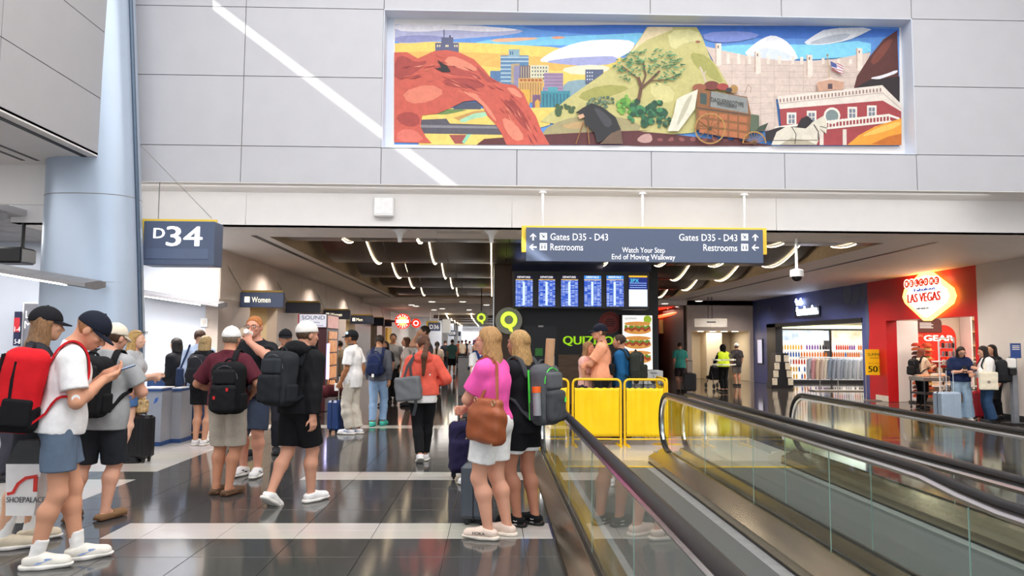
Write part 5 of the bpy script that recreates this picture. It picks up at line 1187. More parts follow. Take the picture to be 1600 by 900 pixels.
pa('a89d72', m1((945, 756), (1000, 690), (1150, 640), (1300, 640), (1450, 650), (1555, 712), (1400, 765), (1000, 770)), 1); pa('c0a070', m1((1050, 700), (1180, 665), (1250, 680), (1150, 720)), 1)
# dark ground
pa('5c2b2e', m1((575, 806), (620, 772), (1000, 745), (1300, 730), (1590, 722))+m2((0, 712), (200, 730), (400, 755), (600, 765), (760, 797), (0, 797))+m1((1400, 808)))
for k in range(9): x = 30+k*62; pa('8d5350', m2((x, 745+(k % 3)*8), (x+30, 738+(k % 2)*10), (x+40, 765), (x+10, 770)), 1)
pa('c09890', m1((1500, 778), (1540, 745), (1590, 740), (1598, 790), (1540, 798)), 1)
# red arch
pa('cb5b4b', m1((98, 270), (170, 268), (235, 305), (330, 262), (400, 256), (470, 268), (560, 310), (620, 370), (660, 420), (720, 450), (800, 460), (850, 510), (880, 580), (920, 640), (950, 720), (1000, 807), (750, 807), (720, 740), (680, 680), (640, 640), (610, 580), (570, 548), (500, 555), (430, 590), (350, 625), (260, 635), (250, 700), (280, 760), (315, 797), (96, 792)))
for c, p in (('a8433d', ((100, 300), (160, 288), (220, 330), (300, 312), (240, 380), (100, 450))), ('a8433d', ((370, 420), (560, 418), (640, 470), (560, 482), (400, 470))), ('a23e38', ((720, 540), (800, 560), (860, 640), (900, 740), (840, 700), (780, 620))), ('e58a70', ((420, 285), (520, 320), (600, 380), (480, 372), (380, 330))), ('e58a70', ((480, 490), (560, 505), (650, 590), (700, 680), (660, 645), (600, 562))), ('e08068', ((140, 500), (300, 450), (400, 500), (300, 560), (180, 570))), ('a8433d', ((98, 640), (180, 610), (250, 640), (240, 700), (150, 700))), ('b04a42', ((300, 350), (420, 345), (560, 390), (600, 420), (420, 400))), ('e58a70', ((720, 640), (800, 680), (860, 770), (800, 790), (740, 720))), ('d97262', ((120, 720), (220, 715), (280, 790), (110, 788))), ('b04a42', ((560, 330), (640, 410), (700, 450), (620, 440))), ('e58a70', ((740, 470), (810, 480), (850, 540), (790, 520)))):
    pa(c, m1(*p), 1)
arc = [(130, 400), (230, 380), (340, 360), (450, 390), (560, 440), (660, 500), (740, 540), (800, 600), (850, 690), (900, 780)]
for k in range(70):
    j = rnd.randrange(len(arc)-1); t_ = rnd.random(); ax_, ay_ = arc[j]; bx_, by_ = arc[j+1]; x = ax_+(bx_-ax_)*t_; y = ay_+(by_-ay_)*t_; L_ = math.hypot(bx_-ax_, by_-ay_); dx, dy = (bx_-ax_)/L_, (by_-ay_)/L_
    o_ = rnd.uniform(-75, 85) if j < 5 else rnd.uniform(-55, 60); x -= dy*o_; y += dx*o_; l_ = rnd.uniform(18, 46); w_ = rnd.uniform(3, 8)
    pa(rnd.choice(['a8433d', 'b34c44', 'dd7a66', 'e58a70', '96383a', 'c25448']), m1((x-dx*l_, y-dy*l_), (x-dy*w_, y+dx*w_), (x+dx*l_, y+dy*l_), (x+dy*w_*0.4, y-dx*w_*0.4)))
pa('1c1b20', m1((338, 366), (370, 358), (349, 314), (385, 340), (405, 350), (426, 383), (380, 386)))
# cactus, bushes, tree
for cx, cy, rx, ry in ((1050, 615, 20, 28), (1045, 582, 14, 14), (1068, 590, 10, 12), (1105, 590, 20, 12), (1125, 612, 18, 12), (1090, 578, 10, 9), (1138, 592, 12, 9)): x, y = m1((cx, cy))[0]; ell('44603f', x, y, rx*.27, ry*.27)
def bush(cx, cy, rx, ry, cols, n):
    for k in range(n):
        an = rnd.random()*6.28; r_ = rnd.random()**0.5; x = cx+rx*r_*math.cos(an); y = cy+ry*r_*math.sin(an); s = rnd.uniform(.10, .22)*ry*1.3; ell(rnd.choice(cols), x, y, s*rnd.uniform(.8, 1.3), s, 7)
bush(938, 163, 24, 14, ['6c8064', '587054', '86946a', '4c6650'], 46); bush(978, 165, 14, 14, ['5c9a3c', '7ab04a', '4a8a3a'], 30); bush(1010, 176, 30, 20, ['2f6e4a', '3f8456', '24583e', '1f4c38'], 60); bush(1035, 190, 16, 10, ['1f4c38', '2a5c44', '4a7a5c'], 24)
line('6a4938', [(997, 158), (1001, 138), (996, 122)], 5); line('6a4938', [(1000, 140), (1014, 128), (1030, 112)], 3.4); line('6a4938', [(1001, 138), (1008, 120), (1004, 98)], 2.6); line('6a4938', [(996, 124), (980, 112), (970, 104)], 2); line('6a4938', [(1014, 128), (1040, 126), (1056, 120)], 1.8)
for k in range(170):
    an = rnd.random()*6.28; r_ = rnd.random()**0.5; x = 1015+55*r_*math.cos(an); y = 106+29*r_*math.sin(an)
    if y > 120 and abs(x-1005) < 18: continue
    a2 = rnd.uniform(-0.7, 0.7)+(math.pi if x < 1010 else 0); l_ = rnd.uniform(5, 10); dx, dy = math.cos(a2)*l_, math.sin(a2)*l_*0.8
    pa(rnd.choice(['4d8f62', '3f7d54', '66a272', '2f6a48']), [(x, y-1.3), (x+dx, y+dy), (x, y+1.5)])
# photographer
line('8a5c34', m1((1195, 680), (1150, 806)), 2); line('8a5c34', m1((1218, 700), (1228, 806)), 2); pa('6e5848', m1((1290, 806), (1350, 745), (1410, 722), (1422, 806)))
pa('27272b', m1((1148, 625), (1190, 597), (1240, 570), (1300, 590), (1380, 650), (1410, 722), (1360, 740), (1300, 790), (1272, 800), (1258, 740), (1200, 690), (1200, 640))); pa('44444a', m1((1250, 590), (1300, 610), (1370, 680), (1330, 720), (1280, 650)), 1); pa('d9ab8c', m1((1160, 642), (1192, 630), (1202, 650), (1172, 662)))
# courthouse
pa('a8454a', m2((785, 590), (1372, 528), (1472, 605), (1472, 797), (800, 797))); pa('eadfd4', m2((772, 518), (1365, 455), (1472, 562), (1472, 604), (1368, 542), (785, 590)))
for k in range(30): x = 785+k*19.5; rect('9a7a72', m2, x, 532-(k*19.5)*0.107, x+8, 552-(k*19.5)*0.107)
line('c0aca0', m2((775, 560), (1366, 498), (1472, 590)), 0.8)
for x, y in ((852, 640), (965, 630), (1195, 608), (1305, 600)): rect('efe6dc', m2, x-27, y-30, x+27, y+36); rect('7a8494', m2, x-17, y-18, x+17, y+32); rect('efe6dc', m2, x-2, y-18, x+2, y+32); rect('efe6dc', m2, x-17, y+4, x+17, y+8)
ell('efe6dc', *m2((1080, 628))[0], 13, 13); ell('7f9090', *m2((1080, 630))[0], 10, 10)
pa('f0e8de', m2((755, 690), (1400, 618), (1462, 640), (1462, 652), (1400, 632), (755, 702))); pa('f0e8de', m2((990, 700), (1410, 655), (1462, 672), (1462, 682), (1410, 668), (990, 712)))
for k in range(20): x = 1040+k*19; rect('f0e8de', m2, x, 655-(k*19)*0.1, x+7, 700-(k*19)*0.1)
for x in (1010, 1140): rect('e2d6ca', m2, x, 705, x+22, 797)
pa('cda088', m2((995, 442), (1070, 414), (1147, 440), (1143, 480), (1000, 492))); rect('5a4a52', m2, 1056, 448, 1082, 478); pa('e4d2c4', m2((990, 440), (1070, 410), (1152, 438), (1070, 424)))
line('c0a878', m2((1054, 285), (1064, 415)), 1.2); ell('a08050', *m2((1054, 286))[0], 1.6, 1.6)
pa('e8e4ea', m2((1070, 320), (1110, 338), (1146, 345), (1140, 398), (1108, 375), (1078, 355)))
for k in range(4): line('b84a58', m2((1078 if k > 1 else 1108, 332+k*13), (1144, 352+k*13)), 1.2)
pa('4a5a9a', m2((1070, 320), (1105, 336), (1108, 360), (1075, 350)))
pa('f2a23a', m2((1165, 797), (1230, 740), (1320, 690), (1472, 643), (1472, 797)), 0); pa('f8c460', m2((1230, 750), (1340, 695), (1470, 655), (1460, 690), (1340, 730)), 1); pa('c8702a', m2((1300, 790), (1400, 745), (1472, 730), (1472, 797)), 0)
# wagon
for cx, cy, rx, ry, c in ((400, 458, 44, 26, '7a3a34'), (330, 470, 40, 22, '9a5a40'), (462, 465, 34, 20, 'a84440'), (525, 478, 24, 24, 'b08850'), (498, 484, 18, 14, '3a3640')): x, y = m2((cx, cy))[0]; ell(c, x, y, rx*.275, ry*.275)
pa('8c5c36', m2((318, 478), (600, 522), (622, 628), (610, 760), (440, 745), (310, 705))); pa('8e9290', m2((395, 490), (600, 528), (606, 616), (390, 578))); pa('3e5250', m2((335, 500), (372, 506), (370, 566), (335, 560)))
for j in range(3):
    for i in range(5): x = 330+i*56; y = 600+j*46+i*8; pa('b46c44', m2((x, y), (x+46, y+6), (x+46, y+38), (x, y+33)))
line('4a4440', m2((318, 585), (615, 626)), 1.6); line('4a4440', m2((390, 578), (395, 490)), 1.2)
pa('5c6a54', m2((622, 620), (668, 628), (666, 720), (615, 720))); pa('3e4a3c', m2((668, 690), (720, 668), (700, 712), (640, 724))); line('8a7a60', m2((585, 505), (605, 455), (622, 470), (618, 500)), 0.7)
pa('e4e0cc', m2((202, 535), (240, 515), (322, 480), (305, 590), (262, 650), (212, 716), (150, 716), (185, 620))); pa('c2bda6', m2((260, 530), (300, 500), (250, 620), (200, 700), (215, 630)), 1)
def wheel(cx, cy, r, half):
    x, y = m2((cx, cy))[0]; R_ = r*.275; n = 24; a0, a1 = (math.pi, 2*math.pi) if half else (0, 2*math.pi)
    ps = [(x+R_*math.cos(a0+(a1-a0)*k/n), y+R_*math.sin(a0+(a1-a0)*k/n)) for k in range(n+1)]; line('b58a48', ps, 2.2)
    for k in range(10):
        an = a0+(a1-a0)*k/10; line('8a6030', [(x, y), (x+R_*math.cos(an), y+R_*math.sin(an))], 1.1)
    ell('5a4028', x, y, 3, 3, 10)
wheel(390, 702, 84, False); wheel(640, 785, 64, True)
# horses
pa('2b2329', m2((700, 720), (780, 695), (880, 690), (905, 645), (940, 630), (972, 660), (935, 700), (760, 768), (705, 772))); pa('ded7c6', m2((735, 796), (765, 722), (820, 690), (930, 702), (975, 662), (1030, 630), (1052, 680), (1045, 732), (1012, 702), (1002, 768), (990, 796))); pa('b8ae98', m2((780, 796), (850, 755), (940, 770), (990, 796)), 0)
line('3a3030', m2((850, 692), (875, 735), (868, 790)), 1.2); line('3a3030', m2((720, 770), (1000, 768)), 1); line('3a3030', m2((975, 680), (1000, 720), (1000, 765)), 1.6); line('3a3030', m2((1010, 690), (1050, 700)), 1)
# build: one print, thin layers of paint
vs = []; fs = []; cols = []
for i, (c, pts) in enumerate(MP):
    n0 = len(vs)
    for x, y in pts:
        p = P(min(1405.5, max(616, x)), min(228.5, max(38.5, y)), YMU); vs.append((p.x, YMU-0.0001*i, p.z))
    fs.append(tuple(range(n0, len(vs)))); cols.append(c)
n0 = len(MP)
me = bpy.data.meshes.new('mural'); o0 = Vector((2, YMU, MUR[2])); me.from_pydata([(v[0]-o0.x, v[1]-o0.y, v[2]-o0.z) for v in vs], [], fs)
ca = me.color_attributes.new('paint', 'FLOAT_COLOR', 'CORNER'); arr = []
for f, c in zip(fs, cols): arr += list(rgb(c)+(1,))*len(f)
ca.data.foreach_set('color', arr)
m = bpy.data.materials.new('mural_paint'); m.use_nodes = True; N = m.node_tree.nodes; L = m.node_tree.links; b = N['Principled BSDF']
at = N.new('ShaderNodeAttribute'); at.attribute_name = 'paint'; tc = N.new('ShaderNodeTexCoord'); nz = N.new('ShaderNodeTexNoise'); nz.inputs['Scale'].default_value = 9; nz.inputs['Detail'].default_value = 6; nz.inputs['Distortion'].default_value = 1.2; L.new(tc.outputs['Object'], nz.inputs['Vector'])
rp = N.new('ShaderNodeValToRGB'); rp.color_ramp.elements[0].position = 0.3; rp.color_ramp.elements[1].position = 0.7; rp.color_ramp.elements[0].color = (.9, .9, .9, 1); rp.color_ramp.elements[1].color = (1.08, 1.08, 1.08, 1)
mx = N.new('ShaderNodeMix'); mx.data_type = 'RGBA'; mx.blend_type = 'MULTIPLY'; mx.inputs['Factor'].default_value = 1
L.new(nz.outputs['Fac'], rp.inputs[0]); L.new(at.outputs['Color'], mx.inputs['A']); L.new(rp.outputs[0], mx.inputs['B']); L.new(mx.outputs['Result'], b.inputs['Base Color']); b.inputs['Roughness'].default_value = 0.55
me.materials.append(m)
mt = thing('wall_mural', 'long painted mural of red rock arch, city, dam, wagon and courthouse', 'mural', o0)
o = bpy.data.objects.new('painted_print', me); COL.objects.link(o); o.parent = mt; WL[o] = o0; o['kind'] = 'stuff'
a, b_ = P(612, 231, YMU+0.004), P(1409, 35, YMU+0.004)
MB().box((a.x, YMU+0.001, a.z), (b_.x, YMU+0.006, b_.z)).build('backing_board', M_white, mt)
yy = YMU-0.0001*n0-0.0005
p0 = Vector(P(*m2((404, 540))[0], yy)); rt = (Vector(P(*m2((590, 572))[0], yy))-p0)
text('lettering', 'DAGUERREOTYPE', p0, rt, Z_, 0.075, mat('sign_paint', '3a3a3a', 0.5), mt, width=rt.length, depth=0.001)
p0 = Vector(P(*m2((440, 562))[0], yy)); text('lettering', 'PHOTOGRAPHY', p0, rt, Z_, 0.05, mat('sign_paint', '3a3a3a', 0.5), mt, width=rt.length*0.6, depth=0.001)
# ------------------------------------------------------------------ soft bodies: signed distance fields meshed by surface nets
def A3(v): return np.array([v[0], v[1], v[2]], dtype=np.float64)
def nrm(v): v = np.asarray(v, float); return v/(np.linalg.norm(v)+1e-9)
def d_cone(p, a, b, ra, rb):
    ab = b-a; t = np.clip(((p-a) @ ab)/(ab @ ab+1e-12), 0, 1)
    return np.linalg.norm(p-a-t[:, None]*ab, axis=1)-(ra+(rb-ra)*t)
def d_ell(p, c, r, M=None):
    q = p-c
    if M is not None: q = q @ M                      # columns of M are the axes
    k0 = np.linalg.norm(q/r, axis=1); k1 = np.linalg.norm(q/(r*r), axis=1)+1e-9
    return k0*(k0-1)/k1
def d_fcone(p, a, b, ra, rb, fwd, fl):               # cone flattened along fwd by the factor fl
    q = p-a; f = q @ fwd; q = q+np.outer(f*(1/fl-1), fwd)
    ab = b-a; fb = ab @ fwd; ab = ab+fwd*(fb*(1/fl-1)); t = np.clip((q @ ab)/(ab @ ab+1e-12), 0, 1)
    return (np.linalg.norm(q-t[:, None]*ab, axis=1)-(ra+(rb-ra)*t))*min(1, fl*1.15)
def d_box(p, c, h, r, M=None):
    q = p-c
    if M is not None: q = q @ M
    q = np.abs(q)-(h-r); return np.linalg.norm(np.maximum(q, 0), axis=1)+np.minimum(q.max(1), 0)-r
def prim(p, s):
    k = s[0]
    if k == 'c': return d_cone(p, *s[1:])
    if k == 'e': return d_ell(p, *s[1:])
    if k == 'f': return d_fcone(p, *s[1:])
    if k == 'b': return d_box(p, *s[1:])
def smin(a, b, k):
    h = np.clip(0.5+0.5*(b-a)/k, 0, 1); return b+(a-b)*h-k*h*(1-h)
class SDF:
    """groups of primitives; every group has its own cutting planes (point, outward normal) and holes"""
    def __init__(s, k=0.02): s.g = []; s.k = k; s.wr = None; s.holes = []
    def group(s, prims, k=0.03, cuts=(), grow=0.0, sharp=False): s.g.append((prims, k, cuts, grow, sharp)); return s
    def wrinkle(s, amp, freq, seed, stretch=(1, 1, 1)):
        r = np.random.RandomState(seed); s.wr = (amp, [(r.randn(3)*freq*np.array(stretch), r.rand()*6.28) for _ in range(6)]); return s
    def __call__(s, p):
        d = None
        w = 0
        if s.wr:
            for i in range(0, 6, 2):
                (ka, pa_), (kb, pb) = s.wr[1][i], s.wr[1][i+1]; w = w+np.sin(p @ ka+pa_)*np.sin(p @ kb+pb)
            w = w*s.wr[0]*0.6
        if not hasattr(s, 'bb'): s.bb = [s._gb(g) for g in s.g]
        N_ = len(p)
        for (prims, k, cuts, grow, sharp), (lo, hi) in zip(s.g, s.bb):
            sel = ((p > lo) & (p < hi)).all(1); ns = int(sel.sum())
            if ns == N_: pp = p
            else: pp = p[sel]
            if ns:
                g = None
                for q in prims:
                    v = prim(pp, q); g = v if g is None else smin(g, v, k)
                g = g-grow+(w if ns == N_ or not s.wr else w[sel])
                for (c, n) in cuts: g = np.maximum(g, (pp-c) @ n)
                if ns < N_: g0 = np.full(N_, 0.25); g0[sel] = g; g = g0
            else: g = np.full(N_, 0.25)
            d = g if d is None else (np.minimum(d, g) if sharp else smin(d, g, s.k))
        for h in s.holes: d = np.maximum(d, -prim(p, h))
        return d
    def _gb(s, gr):
        prims, k, cuts, grow, sharp = gr; lo, hi = np.full(3, 1e9), np.full(3, -1e9)
        for q in prims:
            if q[0] in 'cf': pts = [(q[1], q[3]), (q[2], q[4])]
            elif q[0] == 'e': pts = [(q[1], np.max(q[2]))]
            else: pts = [(q[1], np.linalg.norm(q[2]))]
            for c, r in pts: lo = np.minimum(lo, c-r-grow); hi = np.maximum(hi, c+r+grow)
        return lo-0.10, hi+0.10
    def bounds(s):
        lo, hi = np.full(3, 1e9), np.full(3, -1e9)
        for prims, k, cuts, grow, sharp in s.g:
            for q in prims:
                if q[0] in 'cf': pts = [(q[1], q[3]), (q[2], q[4])]
                elif q[0] == 'e': pts = [(q[1], np.max(q[2]))]
                else: pts = [(q[1], np.linalg.norm(q[2]))]
                for c, r in pts: lo = np.minimum(lo, c-r-grow); hi = np.maximum(hi, c+r+grow)
        return lo-0.03, hi+0.03
def surface_net(sdf, h):
    lo, hi = sdf.bounds(); n = np.ceil((hi-lo)/h).astype(int)+2
    # coarse pass, then exact values only near the surface
    cs = 4; nc = np.ceil(n/cs).astype(int)+1
    ax = [lo[i]+(np.arange(nc[i])*cs+(cs-1)/2)*h for i in range(3)]
    G = np.stack(np.meshgrid(*ax, indexing='ij'), -1).reshape(-1, 3)
    dc = sdf(G).reshape(nc); near = np.abs(dc) < cs*h*1.35
    full = np.repeat(np.repeat(np.repeat(dc, cs, 0), cs, 1), cs, 2).astype(np.float64); nf = np.array(full.shape)
    m = np.repeat(np.repeat(np.repeat(near, cs, 0), cs, 1), cs, 2)
    idx = np.argwhere(m)
    full[m] = sdf(lo+idx*h)
    D = full; S = D < 0
    c = np.zeros(nf-1, np.int8)
    for a in (0, 1):
        for b in (0, 1):
            for e in (0, 1): c += S[a:nf[0]-1+a, b:nf[1]-1+b, e:nf[2]-1+e]
    act = (c > 0) & (c < 8); I = np.argwhere(act)
    if len(I) == 0: return np.zeros((0, 3)), np.zeros((0, 4), int)
    vid = np.full(act.shape, -1, np.int32); vid[act] = np.arange(len(I))
    cor = [(a, b, e) for a in (0, 1) for b in (0, 1) for e in (0, 1)]
    val = np.stack([D[I[:, 0]+a, I[:, 1]+b, I[:, 2]+e] for a, b, e in cor], 1)
    pos = np.zeros((len(I), 3)); cnt = np.zeros(len(I))
    for i in range(8):
        for j in range(i+1, 8):
            if sum(x != y for x, y in zip(cor[i], cor[j])) != 1: continue
            va, vb = val[:, i], val[:, j]; x = (va < 0) != (vb < 0); t = np.where(x, va/(va-vb+1e-12), 0)
            pos += np.where(x[:, None], np.array(cor[i])+t[:, None]*(np.array(cor[j])-np.array(cor[i])), 0); cnt += x
    V = lo+(I+pos/cnt[:, None])*h
    F = []
    for axis in range(3):
        u, v = [(1, 2), (2, 0), (0, 1)][axis]
        sl0 = [slice(1, nf[k]-1) for k in range(3)]; sl0[axis] = slice(0, nf[axis]-1)
        sl1 = list(sl0); sl1[axis] = slice(1, nf[axis])
        s0, s1 = S[tuple(sl0)], S[tuple(sl1)]; E = np.argwhere(s0 != s1)
        if len(E) == 0: continue
        base = E.copy(); base[:, u] += 1; base[:, v] += 1
        q = []
        for du, dv in ((1, 1), (0, 1), (0, 0), (1, 0)):
            b_ = base.copy(); b_[:, u] -= du; b_[:, v] -= dv; q.append(vid[b_[:, 0], b_[:, 1], b_[:, 2]])
        q = np.stack(q, 1); flip = ~s0[E[:, 0], E[:, 1], E[:, 2]]; q[flip] = q[flip][:, ::-1]; F.append(q)
    F = np.concatenate(F); F = F[(F >= 0).all(1)]
    return V, F
def mesh_np(name, V, F, m, smooth=True):
    me = bpy.data.meshes.new(name); me.vertices.add(len(V)); me.vertices.foreach_set('co', V.astype(np.float32).ravel())
    me.loops.add(F.size); me.loops.foreach_set('vertex_index', F.astype(np.int32).ravel()); me.polygons.add(len(F))
    me.polygons.foreach_set('loop_start', np.arange(0, F.size, F.shape[1], dtype=np.int32)); me.polygons.foreach_set('loop_total', np.full(len(F), F.shape[1], np.int32))
    if smooth: me.polygons.foreach_set('use_smooth', np.ones(len(F), bool))
    me.materials.append(m); me.update(calc_edges=True); me.validate(); return me
class Frame:
    """local frame of a figure or bag: x right, y forward, z up, placed in the world"""
    def __init__(s, loc, yaw): s.loc = A3(loc); c, n = math.cos(yaw), math.sin(yaw); s.M = np.array([[c, -n, 0], [n, c, 0], [0, 0, 1.0]])
    def w(s, v): return s.loc+s.M @ np.asarray(v, float)
    def wv(s, V): return V @ s.M.T+s.loc
def soft(name, sdf, h, m, parent, fr, smooth=True):
    V, F = surface_net(sdf, h)
    if len(V) == 0: return None
    W = fr.wv(V); off = np.array(WL[parent])
    return link_mesh(name, mesh_np(name, W-off, F, m, smooth), parent)
def hard(name, mb, m, parent, fr, smooth=True):     # MB given in local coordinates
    q = MB(); q.v = [tuple(fr.w(v)) for v in mb.v]; q.f = mb.f; q.mi = mb.mi
    return q.build(name, m, parent, smooth=smooth)
def ik(a, t, l1, l2, pole):
    d = t-a; L_ = np.linalg.norm(d); L_ = min(L_, (l1+l2)*0.999); dn = nrm(d); t = a+dn*L_
    x = (l1*l1-l2*l2+L_*L_)/(2*L_); hh = math.sqrt(max(0, l1*l1-x*x)); pv = pole-dn*(pole @ dn)
    return a+dn*x+nrm(pv)*hh, t
def rotx(v, a): c, s = math.cos(a), math.sin(a); return np.array([v[0], v[1]*c-v[2]*s, v[1]*s+v[2]*c])
def rotz(v, a): c, s = math.cos(a), math.sin(a); return np.array([v[0]*c-v[1]*s, v[0]*s+v[1]*c, v[2]])
def axis_rot(v, k, a): k = nrm(k); return v*math.cos(a)+np.cross(k, v)*math.sin(a)+k*(k @ v)*(1-math.cos(a))
def skin(c): return mat('skin_'+c, c, 0.55, var=0.05, scale=7, spec=0.35)
PEOPLE = []
class Person:
    def __init__(s, label, foot, H, yaw, hres=0.012, g=1.0, female=False, lean=0.0, side=0.0, twist=0.0, feet=None, hands=None, head=(0, 0, 0), belly=0.0, skin_c='d9a184', shoulder=1.0, hip_drop=0.0, thin=False, seat=None):
        s.thin = thin
        s.H = H; s.h = hres; s.g = g; s.female = female; s.fr = Frame((foot[0], foot[1], 0.0), yaw)
        s.root = thing('person', label, 'person', (foot[0], foot[1], 0.0)); s.skin = skin(skin_c); s.label = label
        W = 1.0
        up = rotx(np.array([0, 0, 1.0]), -lean); up = nrm(up+np.array([side, 0, 0])); rt = rotz(np.array([1.0, 0, 0]), twist); rt = nrm(rt-up*(rt @ up)); fw = np.cross(up, rt)
        s.up, s.rt, s.fw = up, rt, fw
        feet = feet or [(-0.075, 0.0, 0, 0.12, 0), (0.075, 0.0, 0, -0.12, 0)]     # x, y, lift, yaw, pitch of each foot (left, right)
        s.feet = feet
        hz = 0.525*H-hip_drop*H if seat is None else seat
        l1, l2 = 0.245*H, 0.243*H; hw = 0.054*H*(1.05 if female else 1.0)
        P_ = np.array([0, 0, hz])
        ank = []
        for f in feet:
            fp = rotz(np.array([0, 1.0, 0]), f[3]); ank.append(np.array([f[0], f[1], 0.045*H+f[2]])-fp*0.03*H+fp*(0.0))
        hips = [P_+rotz(np.array([-hw, 0, 0]), twist*0.5), P_+rotz(np.array([hw, 0, 0]), twist*0.5)]
        for k in range(3):                                                # lower the pelvis until both feet reach
            over = max(np.linalg.norm(hips[i]-ank[i])-(l1+l2)*0.998 for i in (0, 1))
            if over > 0: P_[2] -= over*1.02; hips = [h_-np.array([0, 0, over*1.02]) for h_ in hips]
        s.pel = P_; s.hips = hips; s.ank = []; s.knee = []
        for i in (0, 1):
            fp = rotz(np.array([0, 1.0, 0]), feet[i][3]*0.6); kn, an = ik(hips[i], ank[i], l1, l2, fp+np.array([0, 0, 0.1])); s.knee.append(kn); s.ank.append(an)
        s.waist = P_+up*0.09*H; s.chest = P_+up*0.20*H; s.shc = P_+up*0.274*H; s.neck = P_+up*0.315*H
        sw = 0.099*H*shoulder*(0.93 if female else 1.0)
        s.sh = [s.shc-rt*sw, s.shc+rt*sw]
        pt, yw, rl = head                                                  # pitch down, turn left, tilt
        hu = up*0.5+np.array([0, 0, 0.5]); hf = rotz(fw, yw); hu = nrm(hu); hf = nrm(hf-hu*(hf @ hu)); hr = np.cross(hf, hu)
        hf, hu = hf*math.cos(pt)-hu*math.sin(pt), hu*math.cos(pt)+hf*math.sin(pt); hu = axis_rot(hu, hf, rl); hr = np.cross(hf, hu)
        s.hf, s.hu, s.hr = hf, hu, hr
        s.nk2 = s.neck+nrm(up+0.25*hu+hf*0.2)*0.035*H
        s.hc = s.nk2+hu*0.064*H+hf*0.016*H
        s.M = np.stack([hr, hf, hu], 1)
        # arms
        hands = hands or [None, None]; s.wri = []; s.elb = []; s.hdir = []; s.hnorm = []; s.curl = []
        for i in (0, 1):
            sg = -1 if i == 0 else 1; hd = hands[i]
            if hd is None: hd = dict(t=(sg*(0.19+0.10*(g-1)), 0.03, 0.495))
            t = np.array(hd['t'], float)
            if not hd.get('abs'): t = np.array([t[0]*H/1.75, t[1]*H/1.75, t[2]*H])
            pole = np.array(hd.get('pole', (sg*0.5, -1.0, -0.2)), float)
            e, w_ = ik(s.sh[i], t, 0.168*H, 0.148*H, pole); s.elb.append(e); s.wri.append(w_)
            s.hdir.append(nrm(np.array(hd.get('dir', nrm(w_-e)+np.array([0, 0.15, -0.1])), float))); s.hnorm.append(np.array(hd.get('palm', (-sg, 0.1, 0)), float)); s.curl.append(hd.get('curl', 0.45))
        s.belly = belly; s.parts = {}
        PEOPLE.append(s)
    # ---- primitives
    def torso(s, d=0.0, loose=0.0):
        H, g = s.H, s.g; q = []
        hipw = (0.094 if s.female else 0.088)*g
        q.append(('e', s.pel+s.up*0.015*H, np.array([hipw*H+0.012*s.female, 0.072*H*g, 0.075*H])+d, np.stack([s.rt, s.fw, s.up], 1)))
        q.append(('f', s.pel+s.up*0.03*H, s.chest, (0.078 if s.female else 0.083)*H*g+d+loose, 0.090*H*(0.6+0.4*g)+d+loose*0.5, s.fw, 0.74))
        q.append(('e', s.chest+s.up*0.01*H, np.array([0.098*H*(0.55+0.45*g), 0.066*H*(0.5+0.5*g), 0.095*H])+d, np.stack([s.rt, s.fw, s.up], 1)))
        q.append(('c', s.sh[0]+s.rt*0.012*H, s.sh[1]-s.rt*0.012*H, 0.034*H+d*0.7, 0.034*H+d*0.7))
        for i in (0, 1): q.append(('c', s.sh[i]-s.up*0.004*H, s.neck+s.up*0.016*H, 0.026*H+d*0.7, 0.028*H+d*0.5))
        if s.belly: q.append(('e', s.pel+s.up*0.085*H+s.fw*0.035*H, np.array([0.085*H*g, 0.07*H*g+s.belly, 0.085*H])+d, np.stack([s.rt, s.fw, s.up], 1)))
        if s.female:
            for sg in (-1, 1): q.append(('e', s.chest+s.fw*0.05*H+s.rt*sg*0.046*H-s.up*0.005*H, np.array([0.043, 0.04, 0.043])*H*(0.5+0.5*g)+d*0.8))
        return q
    def arm(s, i, d=0.0, to=1.0):
        H, g = s.H, 0.7+0.3*s.g; q = [('c', s.sh[i], s.elb[i], 0.034*H*g+d, 0.0255*H*g+d)]
        w_ = s.elb[i]+(s.wri[i]-s.elb[i])*min(1, max(0, to-1) if to != 1.0 else 1.0)
        if to > 1.0 or to == 1.0: q.append(('c', s.elb[i], s.elb[i]+(s.wri[i]-s.elb[i])*0.35, 0.0255*H*g+d, 0.0265*H*g+d)); q.append(('c', s.elb[i]+(s.wri[i]-s.elb[i])*0.35, s.wri[i], 0.0265*H*g+d, 0.0165*H*g+d))
        return q
    def hand(s, i):
        H = s.H; d = s.hdir[i]; n = s.hnorm[i]; n = nrm(n-d*(n @ d)); sd = np.cross(d, n)        # n: palm direction
        sg = -1 if i == 0 else 1
        side = sd*(-sg) if True else sd                                                       # thumb side
        w0 = s.wri[i]; k = H/1.75; fr_ = max(0.0085, 0.55*s.h)
        q = [('c', w0, w0+d*0.03*k, 0.026*k, 0.030*k)]
        q.append(('b', w0+d*0.055*k, np.array([0.040, 0.045, 0.016])*k, 0.013*k, np.stack([side, d, n], 1)))
        tips = []
        for j, (off, ln) in enumerate(((0.029, 0.070), (0.010, 0.079), (-0.010, 0.074), (-0.029, 0.058))):
            p = w0+d*0.092*k+side*off*k; dr = d.copy(); a = s.curl[i]
            for seg, fl in enumerate((0.45, 0.30, 0.25)):
                dr = nrm(dr*math.cos(a)+n*math.sin(a)) if seg == 0 else nrm(axis_rot(dr, np.cross(dr, n) if np.linalg.norm(np.cross(dr, n)) > 1e-3 else side, a))
                p2 = p+dr*ln*fl*k; q.append(('c', p, p2, fr_*(1-0.08*seg), fr_*(0.92-0.08*seg))); p = p2
        p = w0+d*0.03*k+side*0.036*k; td = nrm(d*0.75+side*0.55+n*(0.35+s.curl[i]*0.3))
